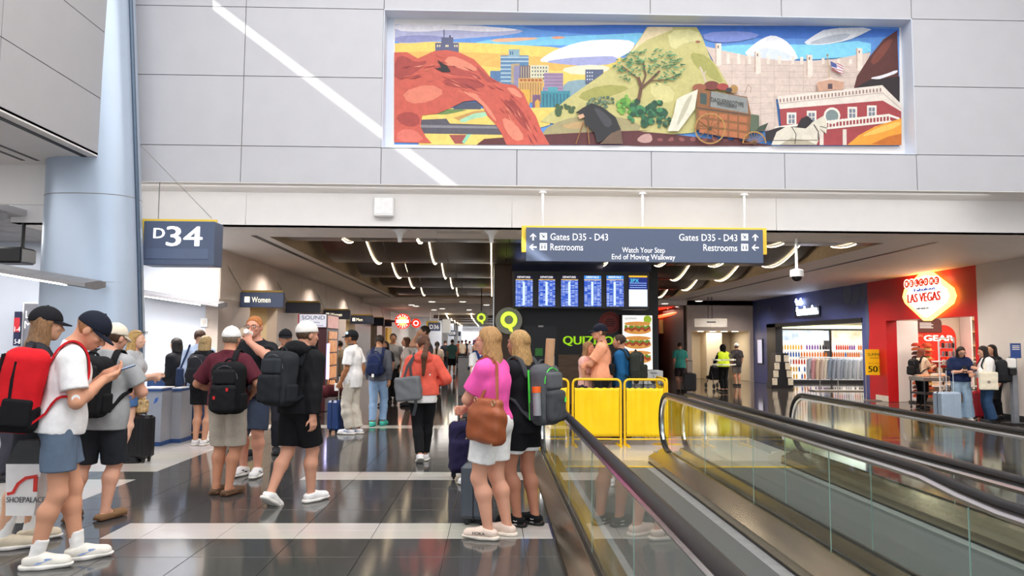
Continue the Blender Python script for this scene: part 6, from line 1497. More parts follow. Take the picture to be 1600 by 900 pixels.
        q.append(('c', p, p+td*0.04*k, fr_*1.25, fr_*1.1)); q.append(('c', p+td*0.04*k, p+td*0.04*k+nrm(td+d*0.4-side*0.3)*0.03*k, fr_*1.1, fr_*0.9))
        return q
    def leg(s, i, d=0.0):
        H, g = s.H, 0.55+0.45*s.g; fw = s.M[:, 1]*0+rotz(np.array([0, 1.0, 0]), s.feet[i][3])
        kn, an, hp = s.knee[i], s.ank[i], s.hips[i]; calf = kn+(an-kn)*0.30-fw*0.010*H
        return [('c', hp-s.up*0.0, kn, (0.054 if s.female else 0.051)*H*g+d, 0.0325*H*g+d), ('c', kn+fw*0.004*H, calf, 0.031*H*g+d, 0.0345*H*g+d), ('c', calf, an, 0.0345*H*g+d, 0.0205*H*(0.5+0.5*g)+d)]
    def footp(s, i):
        f = s.feet[i]; fp = rotz(np.array([0, 1.0, 0]), f[3]); fp = nrm(fp*math.cos(f[4])-np.array([0, 0, 1.0])*math.sin(f[4])); upf = nrm(np.array([0, 0, 1.0])-fp*fp[2]); rr = np.cross(fp, upf)
        return s.ank[i], fp, upf, rr
    def head_prims(s):
        H = s.H; c, f, u, r = s.hc, s.hf, s.hu, s.hr; k = H*0.000571*1000/1000; S = H/1.75*1.09
        q = [('e', c+u*0.018*S-f*0.008*S, np.array([0.074, 0.094, 0.088])*S, s.M), ('e', c-u*0.045*S+f*0.030*S, np.array([0.055, 0.060, 0.062])*S, s.M), ('e', c-u*0.085*S+f*0.066*S, np.array([0.024, 0.020, 0.022])*S, s.M)]
        return q
    def face_prims(s):
        c, f, u, r = s.hc, s.hf, s.hu, s.hr; S = s.H/1.75*1.09
        q = [('c', c+f*0.090*S+u*0.002*S, c+f*0.108*S-u*0.030*S, 0.010*S, 0.0145*S), ('e', c+f*0.086*S-u*0.055*S, np.array([0.026, 0.014, 0.012])*S, s.M), ('e', c+f*0.078*S+u*0.022*S, np.array([0.05, 0.016, 0.010])*S, s.M)]
        for sg in (-1, 1): q.append(('e', c+r*sg*0.076*S-f*0.008*S-u*0.01*S, np.array([0.010, 0.020, 0.032])*S, s.M)); q.append(('e', c+f*0.068*S+r*sg*0.036*S-u*0.02*S, np.array([0.022, 0.02, 0.02])*S, s.M))
        return q
    def body(s, torso=True, thin=None):
        b = SDF(0.02*s.H/1.75); thin = s.thin if thin is None else thin
        b.group(s.head_prims(), 0.03); b.group(s.face_prims(), 0.006)
        b.group([('c', s.neck-s.up*0.02*s.H, s.nk2+s.hu*0.03*s.H, 0.036*s.H*(0.86 if s.female else 1)*(0.7+0.3*s.g), 0.032*s.H*(0.85 if s.female else 1)*(0.7+0.3*s.g))], 0.02)
        if torso: b.group(s.torso(), 0.035*s.H)
        for i in (0, 1):
            b.group(s.arm(i), 0.012*s.H); b.group(s.hand(i), 0.008)
            b.group(s.leg(i, -0.012 if thin else 0.0), 0.02*s.H)
            a, fp, upf, rr = s.footp(i); L_ = 0.15*s.H
            b.group([('c', a, a-upf*0.018*s.H+fp*0.03*s.H, 0.022*s.H, 0.02*s.H), ('f', a-upf*0.024*s.H-fp*0.025*s.H, a-upf*0.030*s.H+fp*0.095*s.H, 0.020*s.H, 0.022*s.H, upf, 0.65)], 0.02)
        S = s.H/1.75*1.09
        for sg in (-1, 1): b.holes.append(('e', s.hc+s.hf*0.098*S+s.hr*sg*0.033*S+s.hu*0.004*S, np.array([0.017, 0.014, 0.010])*S, s.M))
        s.bodyobj = soft('body', b, s.h, s.skin, s.root, s.fr); return s
    # ---- clothes
    def shirt(s, m, sleeve=0.55, hem=-0.02, d=0.012, loose=0.008, seed=1, wr=0.004, name='shirt', neck=0.022, flare=0.0, arms=True):
        """sleeve: 0..1 share of the upper arm, 1..2 goes on along the forearm; hem: height over the hip joint / H"""
        H = s.H; b = SDF(0.015*H)
        hemp = s.pel+s.up*hem*H; tp = s.torso(d, loose)
        if hem < 0.03: tp.append(('f', s.pel+s.up*0.05*H, s.pel+s.up*(hem-0.11)*H, 0.086*H*s.g+d+loose, 0.09*H*s.g+d+loose+flare, s.fw, 0.80))
        nv = nrm(s.up+s.fw*0.35); b.group(tp, 0.035*H, [(hemp, -s.up), (s.neck+s.up*neck*H, nv)])
        if arms:
            for i in (0, 1):
                e, w_ = s.elb[i], s.wri[i]
                if sleeve <= 1: end = s.sh[i]+(e-s.sh[i])*sleeve; dr = nrm(e-s.sh[i]); pr = [('c', s.sh[i], s.sh[i]+(e-s.sh[i])*(sleeve+0.25), 0.035*H*s.g**0.5+d+loose*0.4, 0.034*H*s.g**0.5+d+loose*0.8)]
                else:
                    end = e+(w_-e)*(sleeve-1); dr = nrm(w_-e); pr = s.arm(i, d+loose*0.5); pr[-1] = ('c', pr[-1][1], w_, pr[-1][3], 0.022*H+d)
                    b.group(pr[:1], 0.012*H); pr = pr[1:]
                b.group(pr, 0.012*H, [(end, dr)])
        b.wrinkle(wr, 26, seed, (1, 1, 0.6)); s.shirt_sdf = b
        s.torso_sdf = SDF(0.015*H).group(s.torso(d, loose), 0.035*H)
        return soft(name, b, s.h, m, s.root, s.fr)
    def bottoms(s, m, length=0.75, d=0.010, flare=0.012, waist=0.085, seed=2, wr=0.004, name='shorts', taper=0.0):
        """length: 0..1 share of the thigh, 1..2 goes on along the shin"""
        H, g = s.H, 0.55+0.45*s.g; b = SDF(0.02*H); tp = s.torso(d)
        b.group(tp[:2], 0.03*H, [(s.pel+s.up*waist*H, s.up), (s.pel-s.up*0.085*H, -s.up)])
        for i in (0, 1):
            hp, kn, an = s.hips[i], s.knee[i], s.ank[i]; r0 = (0.057 if s.female else 0.054)*H*g+d
            if length <= 1:
                end = hp+(kn-hp)*length; dr = nrm(kn-hp); re = (0.034*length+0.054*(1-length))*H*g+d+flare
                pr = [('c', hp, hp+(kn-hp)*(length+0.15), r0, re+flare*0.2)]
            else:
                end = kn+(an-kn)*(length-1); dr = nrm(an-kn); pr = s.leg(i, d); pr[0] = ('c', hp, kn, r0, 0.034*H*g+d+flare*0.4); pr[1] = ('c', kn, kn+(an-kn)*0.3, 0.034*H*g+d+flare*0.4, 0.034*H*g+d+flare*0.6); pr[2] = ('c', kn+(an-kn)*0.3, an, 0.034*H*g+d+flare*0.6, 0.024*H+d+flare-taper)
            b.group(pr, 0.012*H, [(end, dr)])
        b.wrinkle(wr, 24, seed, (1, 1, 0.7)); s.bot_sdf = b
        return soft(name, b, s.h, m, s.root, s.fr)
    def shoes(s, m, ms, style='sneaker', acc=None):
        for i in (0, 1):
            a, fp, upf, rr = s.footp(i); H = s.H; M = np.stack([rr, fp, upf], 1); base = a-upf*0.045*H
            hr = min(s.h, 0.009)
            if style == 'sandal':
                u = SDF(0.01); u.group([('b', base+fp*0.035*H+upf*0.012*H, np.array([0.030, 0.084, 0.009])*H, 0.008, M)], 0.01)
                so = soft('shoe', u, hr, ms, s.root, s.fr); v = SDF(0.01); v.group([('f', base+fp*0.05*H+upf*0.02*H, base+fp*0.105*H+upf*0.018*H, 0.033*H, 0.030*H, upf, 0.75)], 0.01, [(base+upf*0.012*H, -upf)]); v.group([('f', base-fp*0.03*H+upf*0.02*H, base+fp*0.01*H+upf*0.024*H, 0.026*H, 0.028*H, upf, 0.9)], 0.01, [(base+upf*0.012*H, -upf), (base+upf*0.034*H, upf)]); soft('upper', v, hr, m, so, s.fr)
                continue
            u = SDF(0.012*H)
            u.group([('c', base+upf*0.036*H-fp*0.012*H, base+upf*0.030*H-fp*0.018*H, 0.027*H, 0.028*H), ('f', base+upf*0.032*H, base+upf*0.022*H+fp*0.098*H, 0.030*H, 0.026*H, upf, 0.95), ('c', a+fp*0.005*H, base+upf*0.03*H+fp*0.04*H, 0.026*H, 0.024*H)], 0.012*H, [(base+upf*0.014*H, -upf), (a+upf*0.008*H, nrm(upf-fp*0.25))])
            sh = soft('shoe', u, hr, m, s.root, s.fr)
            v = SDF(0.01*H); v.group([('f', base+upf*0.010*H-fp*0.028*H, base+upf*0.011*H+fp*0.030*H, 0.029*H, 0.031*H, upf, 0.75), ('f', base+upf*0.011*H+fp*0.030*H, base+upf*0.015*H+fp*0.105*H, 0.031*H, 0.027*H, upf, 0.6)], 0.02*H, [(base+upf*0.001, -upf), (base+upf*0.0175*H, upf)])
            so = soft('sole', v, hr, ms, sh, s.fr)
            if acc is not None:
                mb = MB()
                for sg in (-1, 1):
                    c0 = base+fp*0.03*H+upf*0.03*H+rr*sg*0.0305*H; mb.add([c0-fp*0.03*H-upf*0.008*H, c0-fp*0.012*H-upf*0.008*H, c0+fp*0.035*H+upf*0.010*H-rr*sg*0.004*H, c0+fp*0.012*H+upf*0.012*H-rr*sg*0.004*H]+[c0+rr*sg*0.002+v_ for v_ in (-fp*0.03*H-upf*0.008*H, -fp*0.012*H-upf*0.008*H, fp*0.035*H+upf*0.010*H-rr*sg*0.004*H, fp*0.012*H+upf*0.012*H-rr*sg*0.004*H)], [(0, 1, 2, 3), (4, 5, 6, 7), (0, 1, 5, 4), (1, 2, 6, 5), (2, 3, 7, 6), (3, 0, 4, 7)])
                o = hard('shoe_stripe', mb, acc, sh, s.fr, False); o['kind'] = 'stuff'
        return s
    def socks(s, m, top=0.35):
        for i in (0, 1):
            k, a = s.knee[i], s.ank[i]; b = SDF(0.01); b.group([('c', a+(k-a)*top*0.5, a, 0.0255*s.H, 0.0245*s.H), ('c', a+(k-a)*top, a+(k-a)*top*0.5, 0.0280*s.H, 0.0255*s.H)], 0.01, [(a+(k-a)*top, nrm(k-a))]); soft('sock', b, s.h, m, s.root, s.fr)
    def hair(s, c, style='short', length=0.25, seed=5, cover=1.0):
        S = s.H/1.75*1.09; f, u, r, c0 = s.hf, s.hu, s.hr, s.hc; m = mat('hair_'+c, c, 0.5, var=0.45, scale=30, stretch=(6, 6, 0.8), bump=0.6, bscale=60, spec=0.4)
        b = SDF(0.012*S)
        hl = u*0.0
        line_ = [(c0+f*0.055*S+u*0.045*S, nrm(f-u*0.75)), (c0-u*0.075*S, -nrm(u+f*0.55))]
        g0 = [('e', c0+u*0.022*S-f*0.010*S, np.array([0.083, 0.102, 0.096])*S*cover, s.M)]
        if style in ('short', 'bob', 'long', 'pony', 'bun'):
            b.group(g0, 0.02, [line_[0], (c0-u*0.06*S-f*0.02*S, -nrm(u*0.8+f*0.6)), (c0+f*0.02*S-u*0.005*S, nrm(f*0.8-u*0.55))])
        if style in ('bob', 'long'):
            L_ = length*S; dn = nrm(-np.array([0, 0, 1.0])*0.9-u*0.1)
            pr = [('f', c0-f*0.035*S+u*0.01*S, c0-f*0.055*S+dn*min(L_, 0.16*S), 0.088*S, 0.090*S, f, 0.66)]
            if L_ > 0.16*S: pr.append(('f', c0-f*0.055*S+dn*0.16*S, c0-f*0.055*S*0.4-s.fw*0.06*S+dn*L_, 0.090*S, 0.070*S, f, 0.6))
            for sg in (-1, 1): pr.append(('f', c0-f*0.005*S+r*sg*0.062*S, c0-f*0.015*S+r*sg*0.066*S+dn*L_*0.9, 0.030*S, 0.028*S, r, 0.7))
            b.group(pr, 0.03*S, [(c0+dn*L_, dn)])
        if style == 'pony':
            p = [c0-f*0.092*S+u*0.035*S, c0-f*0.145*S-u*0.0*S, s.neck-s.fw*0.125*s.H-f*0.02, s.neck-s.fw*0.115*s.H-np.array([0, 0, (length-0.12)*S])]
            b.group([('c', p[0], p[1], 0.026*S, 0.034*S), ('c', p[1], p[2], 0.034*S, 0.038*S), ('c', p[2], p[3], 0.038*S, 0.018*S)], 0.02*S)
        if style == 'bun': b.group([('e', c0-f*0.10*S+u*0.05*S, np.array([0.04, 0.04, 0.04])*S)], 0.01)
        if style == 'fringe': b.group(g0, 0.02, [line_[0], (c0-u*0.03*S, -nrm(u+f*0.3))])
        if style == 'back': b.group(g0, 0.02, [(c0+u*0.03*S, u), (c0+f*0.015*S, f), (c0-u*0.07*S, -u)])     # what shows under a cap
        b.wrinkle(0.0035*S, 60, seed, (1, 1, 0.25))
        return soft('hair', b, min(s.h, 0.011) if s.h < 0.016 else s.h, m, s.root, s.fr)
    def cap(s, m, brim=1, mb_=None, low=0.0, snap=False):
        """brim: 1 forward, -1 backward, 0 none"""
        S = s.H/1.75*1.09; f, u, r, c0 = s.hf, s.hu, s.hr, s.hc; b = SDF(0.008); pl = c0+u*(0.020-low)*S; tl = nrm(u-f*0.10)
        b.group([('e', c0+u*0.030*S-f*0.008*S, np.array([0.089, 0.108, 0.100])*S, s.M)], 0.02, [(pl, -tl)])
        cp = soft('cap', b, min(s.h, 0.01), m, s.root, s.fr)
        if brim:
            q = MB(); vs = []; n = 12; base = c0+u*(0.028-low)*S-f*0.008*S+f*brim*0.02*S
            for k in range(n+1):
                a = math.pi*(k/n); ro = np.array([math.cos(a)*0.080, math.sin(a)]); 
                inner = base+r*math.cos(a)*0.080*S+f*brim*(math.sin(a)*0.072)*S; outer = base+r*math.cos(a)*0.078*S+f*brim*(0.0+math.sin(a)*0.150)*S-u*(0.022*math.sin(a)+0.012*math.cos(a)**2)*S
                for p in (inner, outer): vs += [p+u*0.004*S, p-u*0.004*S]
            fs = []
            for k in range(n):
                a = k*4; fs += [(a, a+2, a+6, a+4), (a+1, a+5, a+7, a+3), (a+2, a+3, a+7, a+6), (a, a+4, a+5, a+1)]
            fs += [(0, 1, 3, 2), (n*4, n*4+2, n*4+3, n*4+1)]
            q.add(vs, fs); hard('cap_brim', q, mb_ or m, cp, s.fr)
        q = MB().lathe([(0.010*S, -0.004), (0.008*S, 0.006), (0.0, 0.008)], tuple(c0+u*0.128*S-f*0.008*S), 8); hard('cap_button', q, m, cp, s.fr)
        return cp
    def eyes(s, brow='6a4a38'):
        S = s.H/1.75*1.09; f, u, r, c0 = s.hf, s.hu, s.hr, s.hc
        for sg in (-1, 1):
            b = SDF(0.004); b.group([('e', c0+f*0.0865*S+r*sg*0.033*S+u*0.004*S, np.array([0.0135, 0.010, 0.0085])*S, s.M)], 0.004); e = soft('eye', b, 0.004, mat('eye_white', 'e6dfd8', 0.3, var=0.02), s.root, s.fr)
            b = SDF(0.004); b.group([('e', c0+f*0.0945*S+r*sg*0.033*S+u*0.004*S, np.array([0.006, 0.004, 0.006])*S, s.M)], 0.004); soft('iris', b, 0.003, mat('iris_dark', '2c201a', 0.2), e, s.fr)
            b = SDF(0.004); b.group([('c', c0+f*0.094*S+r*sg*0.018*S+u*0.024*S, c0+f*0.084*S+r*sg*0.050*S+u*0.025*S, 0.005*S, 0.0035*S)], 0.004); soft('eyebrow', b, 0.004, mat('brow_'+brow, brow, 0.7), s.root, s.fr)
        b = SDF(0.004); b.group([('e', c0+f*0.0975*S-u*0.056*S, np.array([0.023, 0.007, 0.0065])*S, s.M)], 0.004); soft('lips', b, 0.004, mat('lips', 'b06a5e', 0.5), s.root, s.fr)
    def glasses(s, c='3a2020', up=0.0):
        S = s.H/1.75*1.09; f, u, r, c0 = s.hf, s.hu, s.hr, s.hc+s.hu*up; m = mat('frame_'+c, c, 0.3)
        q = MB(); t = None
        def lens(sg): return [c0+f*0.108*S+r*(sg*0.034+0.026*math.cos(2*math.pi*k/16))*S+u*(0.002+0.019*math.sin(2*math.pi*k/16))*S for k in range(16)]
        q.tube(lens(-1), 0.0028*S, 5, closed=True); g_ = hard('glasses', q, m, s.root, s.fr)
        q = MB().tube(lens(1), 0.0028*S, 5, closed=True); hard('rim', q, m, g_, s.fr)
        for sg in (-1, 1):
            q = MB().tube([c0+f*0.106*S+r*sg*0.060*S+u*0.006*S, c0+f*0.05*S+r*sg*0.079*S+u*0.004*S, c0-f*0.015*S+r*sg*0.081*S-u*0.002*S], 0.0024*S, 5); hard('temple', q, m, g_, s.fr)
        q = MB().tube([c0+f*0.110*S-r*0.009*S, c0+f*0.112*S+u*0.003*S, c0+f*0.110*S+r*0.009*S], 0.002*S, 5); hard('bridge', q, m, g_, s.fr); return g_
    def push_out(s, pts, off, sdf=None):
        f = sdf or s.shirt_sdf; p = np.array(pts, float)
        for _ in range(4):
            d = f(p); e = 0.004; g = np.stack([(f(p+np.eye(3)[k]*e)-f(p-np.eye(3)[k]*e))/(2*e) for k in range(3)], 1); g /= (np.linalg.norm(g, axis=1, keepdims=True)+1e-9)
            p = p+g*(off-d)[:, None]
        return p
def backpack(p, label, cols, size=(0.30, 0.46, 0.18), drop=0.0, shift=0.0, straps='LR', pockets=1, res=None, tilt=0.0, group=None, out=0.0, trim=None, strap_c=None):
    """worn on the back of a Person; a thing of its own"""
    H = p.H; w_, hh, dp = size; U, F, Rr = p.up, p.fw, p.rt
    U = nrm(U-F*tilt); F = nrm(F-U*(F @ U)); h = res or min(0.010, p.h*1.0)
    back = p.push_out([p.chest+Rr*shift*0.5-F*0.10], 0.0, p.torso_sdf)[0]; y0 = (back-p.chest) @ F
    c = p.chest+Rr*shift+F*(y0-dp/2-0.01-out)-U*(0.03*H+drop)
    M = np.stack([Rr, F, U], 1); m0, m1 = cloth(cols[0]), cloth(cols[1] if len(cols) > 1 else cols[0])
    t = thing('backpack', label, 'backpack', tuple(p.fr.w(c-U*hh/2)), group)
    b = SDF(0.02); b.group([('b', c, np.array([w_/2, dp/2, hh/2]), 0.07, M), ('b', c+U*hh*0.36+F*0.01, np.array([w_*0.40, dp*0.40, hh*0.16]), 0.06, M)], 0.05); b.wrinkle(0.005, 20, 11)
    soft('main_compartment', b, h, m0, t, p.fr)
    b = SDF(0.02); b.group([('b', c-F*(dp/2+0.015)-U*hh*0.18, np.array([w_*0.40, 0.045, hh*0.27]), 0.04, M)], 0.03); b.wrinkle(0.004, 26, 12); fp_ = soft('front_pocket', b, h, m1, t, p.fr)
    if pockets > 1: b = SDF(0.02); b.group([('b', c-F*(dp/2+0.002)+U*hh*0.24, np.array([w_*0.36, 0.035, hh*0.15]), 0.03, M)], 0.03); soft('upper_pocket', b, h, cloth(cols[2] if len(cols) > 2 else cols[0]), t, p.fr)
    for sg in (-1, 1): b = SDF(0.02); b.group([('b', c+Rr*sg*(w_/2-0.005)-U*hh*0.25, np.array([0.025, dp*0.33, hh*0.17]), 0.022, M)], 0.03); soft('side_pocket', b, h, m1, t, p.fr)
    zp = MB().tube([c+Rr*w_*0.40*math.cos(math.pi*k/12)-F*(dp*0.46)+U*(hh*0.20+hh*0.26*math.sin(math.pi*k/12)) for k in range(13)], 0.005, 5); hard('zip', zp, trim or mat('zip_grey', '55555a', 0.4), t, p.fr)
    hd = MB().tube([c+U*(hh/2-0.01)+F*0.02+Rr*(0.06*math.cos(math.pi*k/8))+U*(0.06*math.sin(math.pi*k/8)) for k in range(9)], 0.011, 6); hard('carry_handle', hd, m1, t, p.fr)
    for sd in straps:
        sg = -1 if sd == 'L' else 1; i = 0 if sd == 'L' else 1; sx = 0.078*H
        raw = [c+U*hh*0.40+F*dp*0.45+Rr*sg*0.07]
        top = p.shc+Rr*sg*sx*0.86
        path = [top-F*0.16-U*0.03*H, top-F*0.10+U*0.05*H, top-F*0.03+U*0.08*H, top+F*0.04+U*0.07*H, top+F*0.11+U*0.02*H, p.chest+Rr*sg*sx+F*0.13+U*0.03*H, p.chest+Rr*sg*sx*1.15+F*0.11-U*0.02*H, p.chest+Rr*sg*0.098*H+F*0.05-U*0.06*H, p.chest+Rr*sg*0.098*H-F*0.04-U*0.08*H]
        pp = p.push_out(path, 0.012, p.torso_sdf); 
        full = [raw[0]]+list(pp)+[c-U*hh*0.40+F*dp*0.3+Rr*sg*w_*0.42]
        # resample with Catmull-Rom
        fine = []
        for k in range(len(full)-1):
            p0, p1, p2, p3 = full[max(k-1, 0)], full[k], full[k+1], full[min(k+2, len(full)-1)]
            for tt in (0, 0.25, 0.5, 0.75): fine.append(0.5*((2*p1)+(-p0+p2)*tt+(2*p0-5*p1+4*p2-p3)*tt**2+(-p0+3*p1-3*p2+p3)*tt**3))
        fine.append(full[-1]); fine = list(p.push_out(fine[2:-2], 0.010, p.torso_sdf)); fine = [raw[0]]+fine+[full[-1]]
        hard('shoulder_strap', MB().ribbon(fine, [nrm(np.cross(Rr, [0, 0, 1.0])*0+Rr)]*len(fine), 0.055, 0.014), cloth(strap_c) if strap_c else m1, t, p.fr)
    p.pack = dict(c=c, M=M, size=size, t=t, R=Rr, F=F, U=U)
    return t
def at_foot(px, py): v = PZ(px, py); return (v.x, v.y)
# ------------------------------------------------------------------ people, nearest first
C = cloth
M_sole_w = mat('sole_white', 'ece8e2', 0.6); M_sole_k = mat('sole_black', '1b1b1d', 0.6)
def patch(p, name, center, n, up, pts, m, th=0.003, parent=None):      # a small flat mark glued on a surface
    n = nrm(n); up = nrm(np.asarray(up, float)-n*(np.asarray(up, float) @ n)); r = np.cross(up, n)
    mb = MB().prism([Vector(center+r*u+up*v) for u, v in pts], Vector(-n*th)); return hard(name, mb, m, parent or p.root, p.fr, False)
def circ(r, n=16, ry=None): return [(r*math.cos(2*math.pi*k/n), (ry or r)*math.sin(2*math.pi*k/n)) for k in range(n)]
# --- man in white tee with red backpack
p1 = p = Person('man in white T-shirt with navy cap and red backpack, looking down at his phone', at_foot(82, 882), 1.79, R(-60), 0.0085, lean=0.10, head=(0.62, -0.25, 0),
    feet=[(-0.05, 0.20, 0.0, 0.0, 0.0), (0.07, -0.05, 0, -0.25, 0)], hands=[dict(t=(-0.03, 0.27, 0.735), pole=(-0.5, -0.3, -1), dir=(0.25, 0.6, 0.3), palm=(0.6, -0.2, 0.8), curl=0.55), dict(t=(0.09, 0.25, 0.715), pole=(0.6, -0.5, -1), dir=(-0.25, 0.7, 0.25), palm=(-0.6, -0.2, 0.8), curl=0.55)], skin_c='d69c7e', g=1.0)
p.body(); p.shirt(C('f2f1f2'), 0.72, -0.015, 0.016, 0.016, seed=3, wr=0.004); p.bottoms(C('627287'), 0.64, flare=0.024, seed=4, wr=0.005, waist=0.04)
p.socks(C('f2f0ee'), 0.29); p.shoes(C('e9e5dc'), M_sole_w, acc=C('8ea4d2')); p.hair('9a6a44', 'short', cover=0.99); p.cap(C('1d2230'), 1, low=0.0); p.eyes('7a5236')
patch(p, 'arm_sensor', p.push_out([p.sh[1]+(p.elb[1]-p.sh[1])*0.86+p.rt*0.1], 0.0, SDF(0.01).group(p.arm(1), 0.01))[0]+np.array([0, 0, 0]), p.rt, (0, 0, 1), circ(0.026), M_white_plastic, 0.006)
bp = backpack(p, 'large red and black backpack on the man in white at the left edge', ['d01c26', '17171b', 'd01c26'], (0.37, 0.56, 0.27), drop=0.07, tilt=-0.04, out=-0.035, pockets=2, strap_c='c81c26')
k = p.pack
b = SDF(0.02); b.group([('b', k['c']-k['U']*0.17, np.array([0.186, 0.142, 0.105]), 0.06, k['M'])], 0.02); soft('black_base', b, 0.009, C('17171b'), bp, p.fr)
for u in (-0.13, 0.13): hard('piping', MB().tube([k['c']+k['R']*u-k['F']*(0.135+0.005)+k['U']*v*0.1 for v in (2.4, 1.0, 0, -1, -2.2)], 0.012, 6), C('17171b'), bp, p.fr)
for u in (-1, 1): hard('piping', MB().tube([k['c']+k['R']*u*0.181+k['F']*y_+k['U']*v*0.1 for y_, v in ((-0.06, 2.0), (-0.06, 0.8), (-0.05, -0.6), (-0.04, -2.0))], 0.012, 6), C('17171b'), bp, p.fr)
for j in range(3): 
    c0 = k['c']+k['R']*0.10-k['F']*0.165+k['U']*(0.10); 
    x0 = -0.035+0.026*j; hgt = 0.022+0.016*j
    patch(p, 'stripe_emblem', c0, -k['F'], k['U'], [(x0, 0), (x0+0.02, 0), (x0+0.032, hgt), (x0+0.016, hgt*1.1)], M_white_plastic, 0.004, bp)
ph = thing('smartphone', 'dark smartphone held by the man in white', 'phone', tuple(p.fr.w([0.0, 0.5, 1.30])))
c0 = (p.wri[0]+p.wri[1])/2+np.array([0, 0.12, 0.055]); Mx = Matrix.Translation(Vector(c0)) @ Matrix.Rotation(R(20), 4, 'X')
hard('phone_case', MB().box((-0.038, -0.078, -0.005), (0.038, 0.078, 0.005), M=Mx, bev=0.004), mat('phone_blue', '3a4a68', 0.25), ph, p.fr, False); hard('screen', MB().box((-0.034, -0.072, 0.005), (0.034, 0.072, 0.0065), M=Mx), glow('9ab0d0', 0.5), ph, p.fr, False)
# --- man in grey tee
p2 = p = Person('man in grey T-shirt and black shorts with black crest backpack and brown clogs', at_foot(152, 812), 1.70, R(-2), 0.010, g=1.18, head=(0.25, -0.3, 0), side=0.05, feet=[(-0.22, 0.0, 0, 0.25, 0), (0.08, 0.05, 0, -0.3, 0)], hands=[dict(t=(-0.12, 0.28, 0.63)), dict(t=(0.15, 0.30, 0.64), pole=(1, -0.8, -0.5))], skin_c='dca58c')
p.body(); p.shirt(C('a6a9ac'), 0.7, -0.06, 0.014, 0.016, seed=7); p.bottoms(C('2a2d33'), 0.98, flare=0.03, seed=8); p.shoes(C('8a6a4c'), mat('cork_sole', '6a4a32', 0.7), 'sandal'); p.hair('4a3426', 'back'); p.cap(C('e6dcc8'), 1)
bp = backpack(p, 'black backpack with a silver shield crest, on the man in grey', ['1d1e21', '17181a', '222326'], (0.35, 0.50, 0.20), pockets=2, drop=0.02); k = p.pack
c0 = k['c']-k['F']*(0.10+0.063)-k['U']*0.09
sh_ = [(-0.045, 0.05), (0.045, 0.05), (0.048, -0.01), (0.03, -0.045), (0, -0.065), (-0.03, -0.045), (-0.048, -0.01)]
patch(p, 'crest', c0, -k['F'], k['U'], sh_, mat('crest_silver', 'c9ccd0', 0.4), 0.004, bp); patch(p, 'crest_field', c0-k['F']*0.003, -k['F'], k['U'], [(u*0.82, v*0.82) for u, v in sh_], M_black, 0.003, bp)
patch(p, 'crest_disc', c0-k['F']*0.005, -k['F'], k['U'], circ(0.019), mat('crest_silver', 'c9ccd0', 0.4), 0.003, bp)
for s_ in (-1, 1): patch(p, 'crest_bar', c0-k['F']*0.0055, -k['F'], k['U'], [(s_*-0.033, 0.03), (s_*-0.026, 0.034), (s_*0.033, -0.028), (s_*0.027, -0.033)], mat('crest_silver', 'c9ccd0', 0.4), 0.002, bp)
# --- partly hidden person with shopping bag
p3 = p = Person('person in black cap with long brown hair, mostly hidden behind the red backpack', at_foot(42, 850), 1.80, R(-60), 0.013, g=1.05, head=(0.1, 0.2, 0), feet=[(-0.1, 0.06, 0, 0.1, 0), (0.1, -0.1, 0, -0.1, 0)], hands=[None, dict(t=(0.24, 0.10, 0.47))], skin_c='d8a688')
p.body(); p.shirt(C('2b2c33'), 0.7, -0.05, seed=9); p.bottoms(C('24262c'), 0.85, flare=0.02); p.socks(C('efeeec'), 0.55); p.shoes(C('d8cbb4'), M_sole_w); p.hair('8c6a4a', 'bob', 0.17); p.cap(C('1c1d22'), 1)
h_ = p.fr.w(p.wri[1]+np.array([0, 0, -0.09])); Yb = 5.45
a, b = P(4, 806, Yb), P(63, 690, Yb)
t = thing('shopping_bag', 'white shoe-shop carrier bag with red curved logo, held low at the left edge', 'bag', ((a.x+b.x)/2, Yb, a.z))
MB().prism([(a.x+0.02, Yb, a.z), (b.x-0.02, Yb, a.z), (b.x+0.01, Yb+0.02, a.z+0.36), (a.x-0.01, Yb+0.02, a.z+0.36)], (0, 0.13, 0)).build('bag_body', mat('bag_white', 'e9e6e4', 0.4, var=0.04, bump=0.3, bscale=9), t); MB().prism([(a.x-0.01, Yb+0.018, a.z+0.36), (b.x+0.01, Yb+0.018, a.z+0.36), (b.x-0.04, Yb+0.05, b.z), (a.x+0.05, Yb+0.05, b.z)], (0, 0.09, 0)).build('black_top', mat('bag_black', '1d1d20', 0.35, var=0.2, bump=0.4, bscale=9), t)
q = [P(x, y, Yb-0.004) for x, y in ((11, 772), (20, 770), (28, 756), (40, 747), (58, 744))]; MB().ribbon(q, Z_, 0.022, 0.004).build('red_swoosh', mat('logo_red', 'd8362c', 0.4), t); MB().box((P(52, 770, Yb).x, Yb-0.006, P(52, 768, Yb).z), (P(58, 770, Yb).x, Yb-0.001, P(52, 745, Yb).z)).build('red_bar', mat('logo_red', 'd8362c', 0.4), t)
o = P(10, 785, Yb-0.002); text('lettering', 'SHOEPALACE', o, X_, Z_, 0.04, mat('logo_grey', '55555a', 0.5), t, width=0.27)
MB().tube([(a.x+0.08, Yb+0.09, b.z-0.01), Vector(h_), (b.x-0.08, Yb+0.09, b.z-0.01)], 0.008, 5).build('handle', M_black, t)
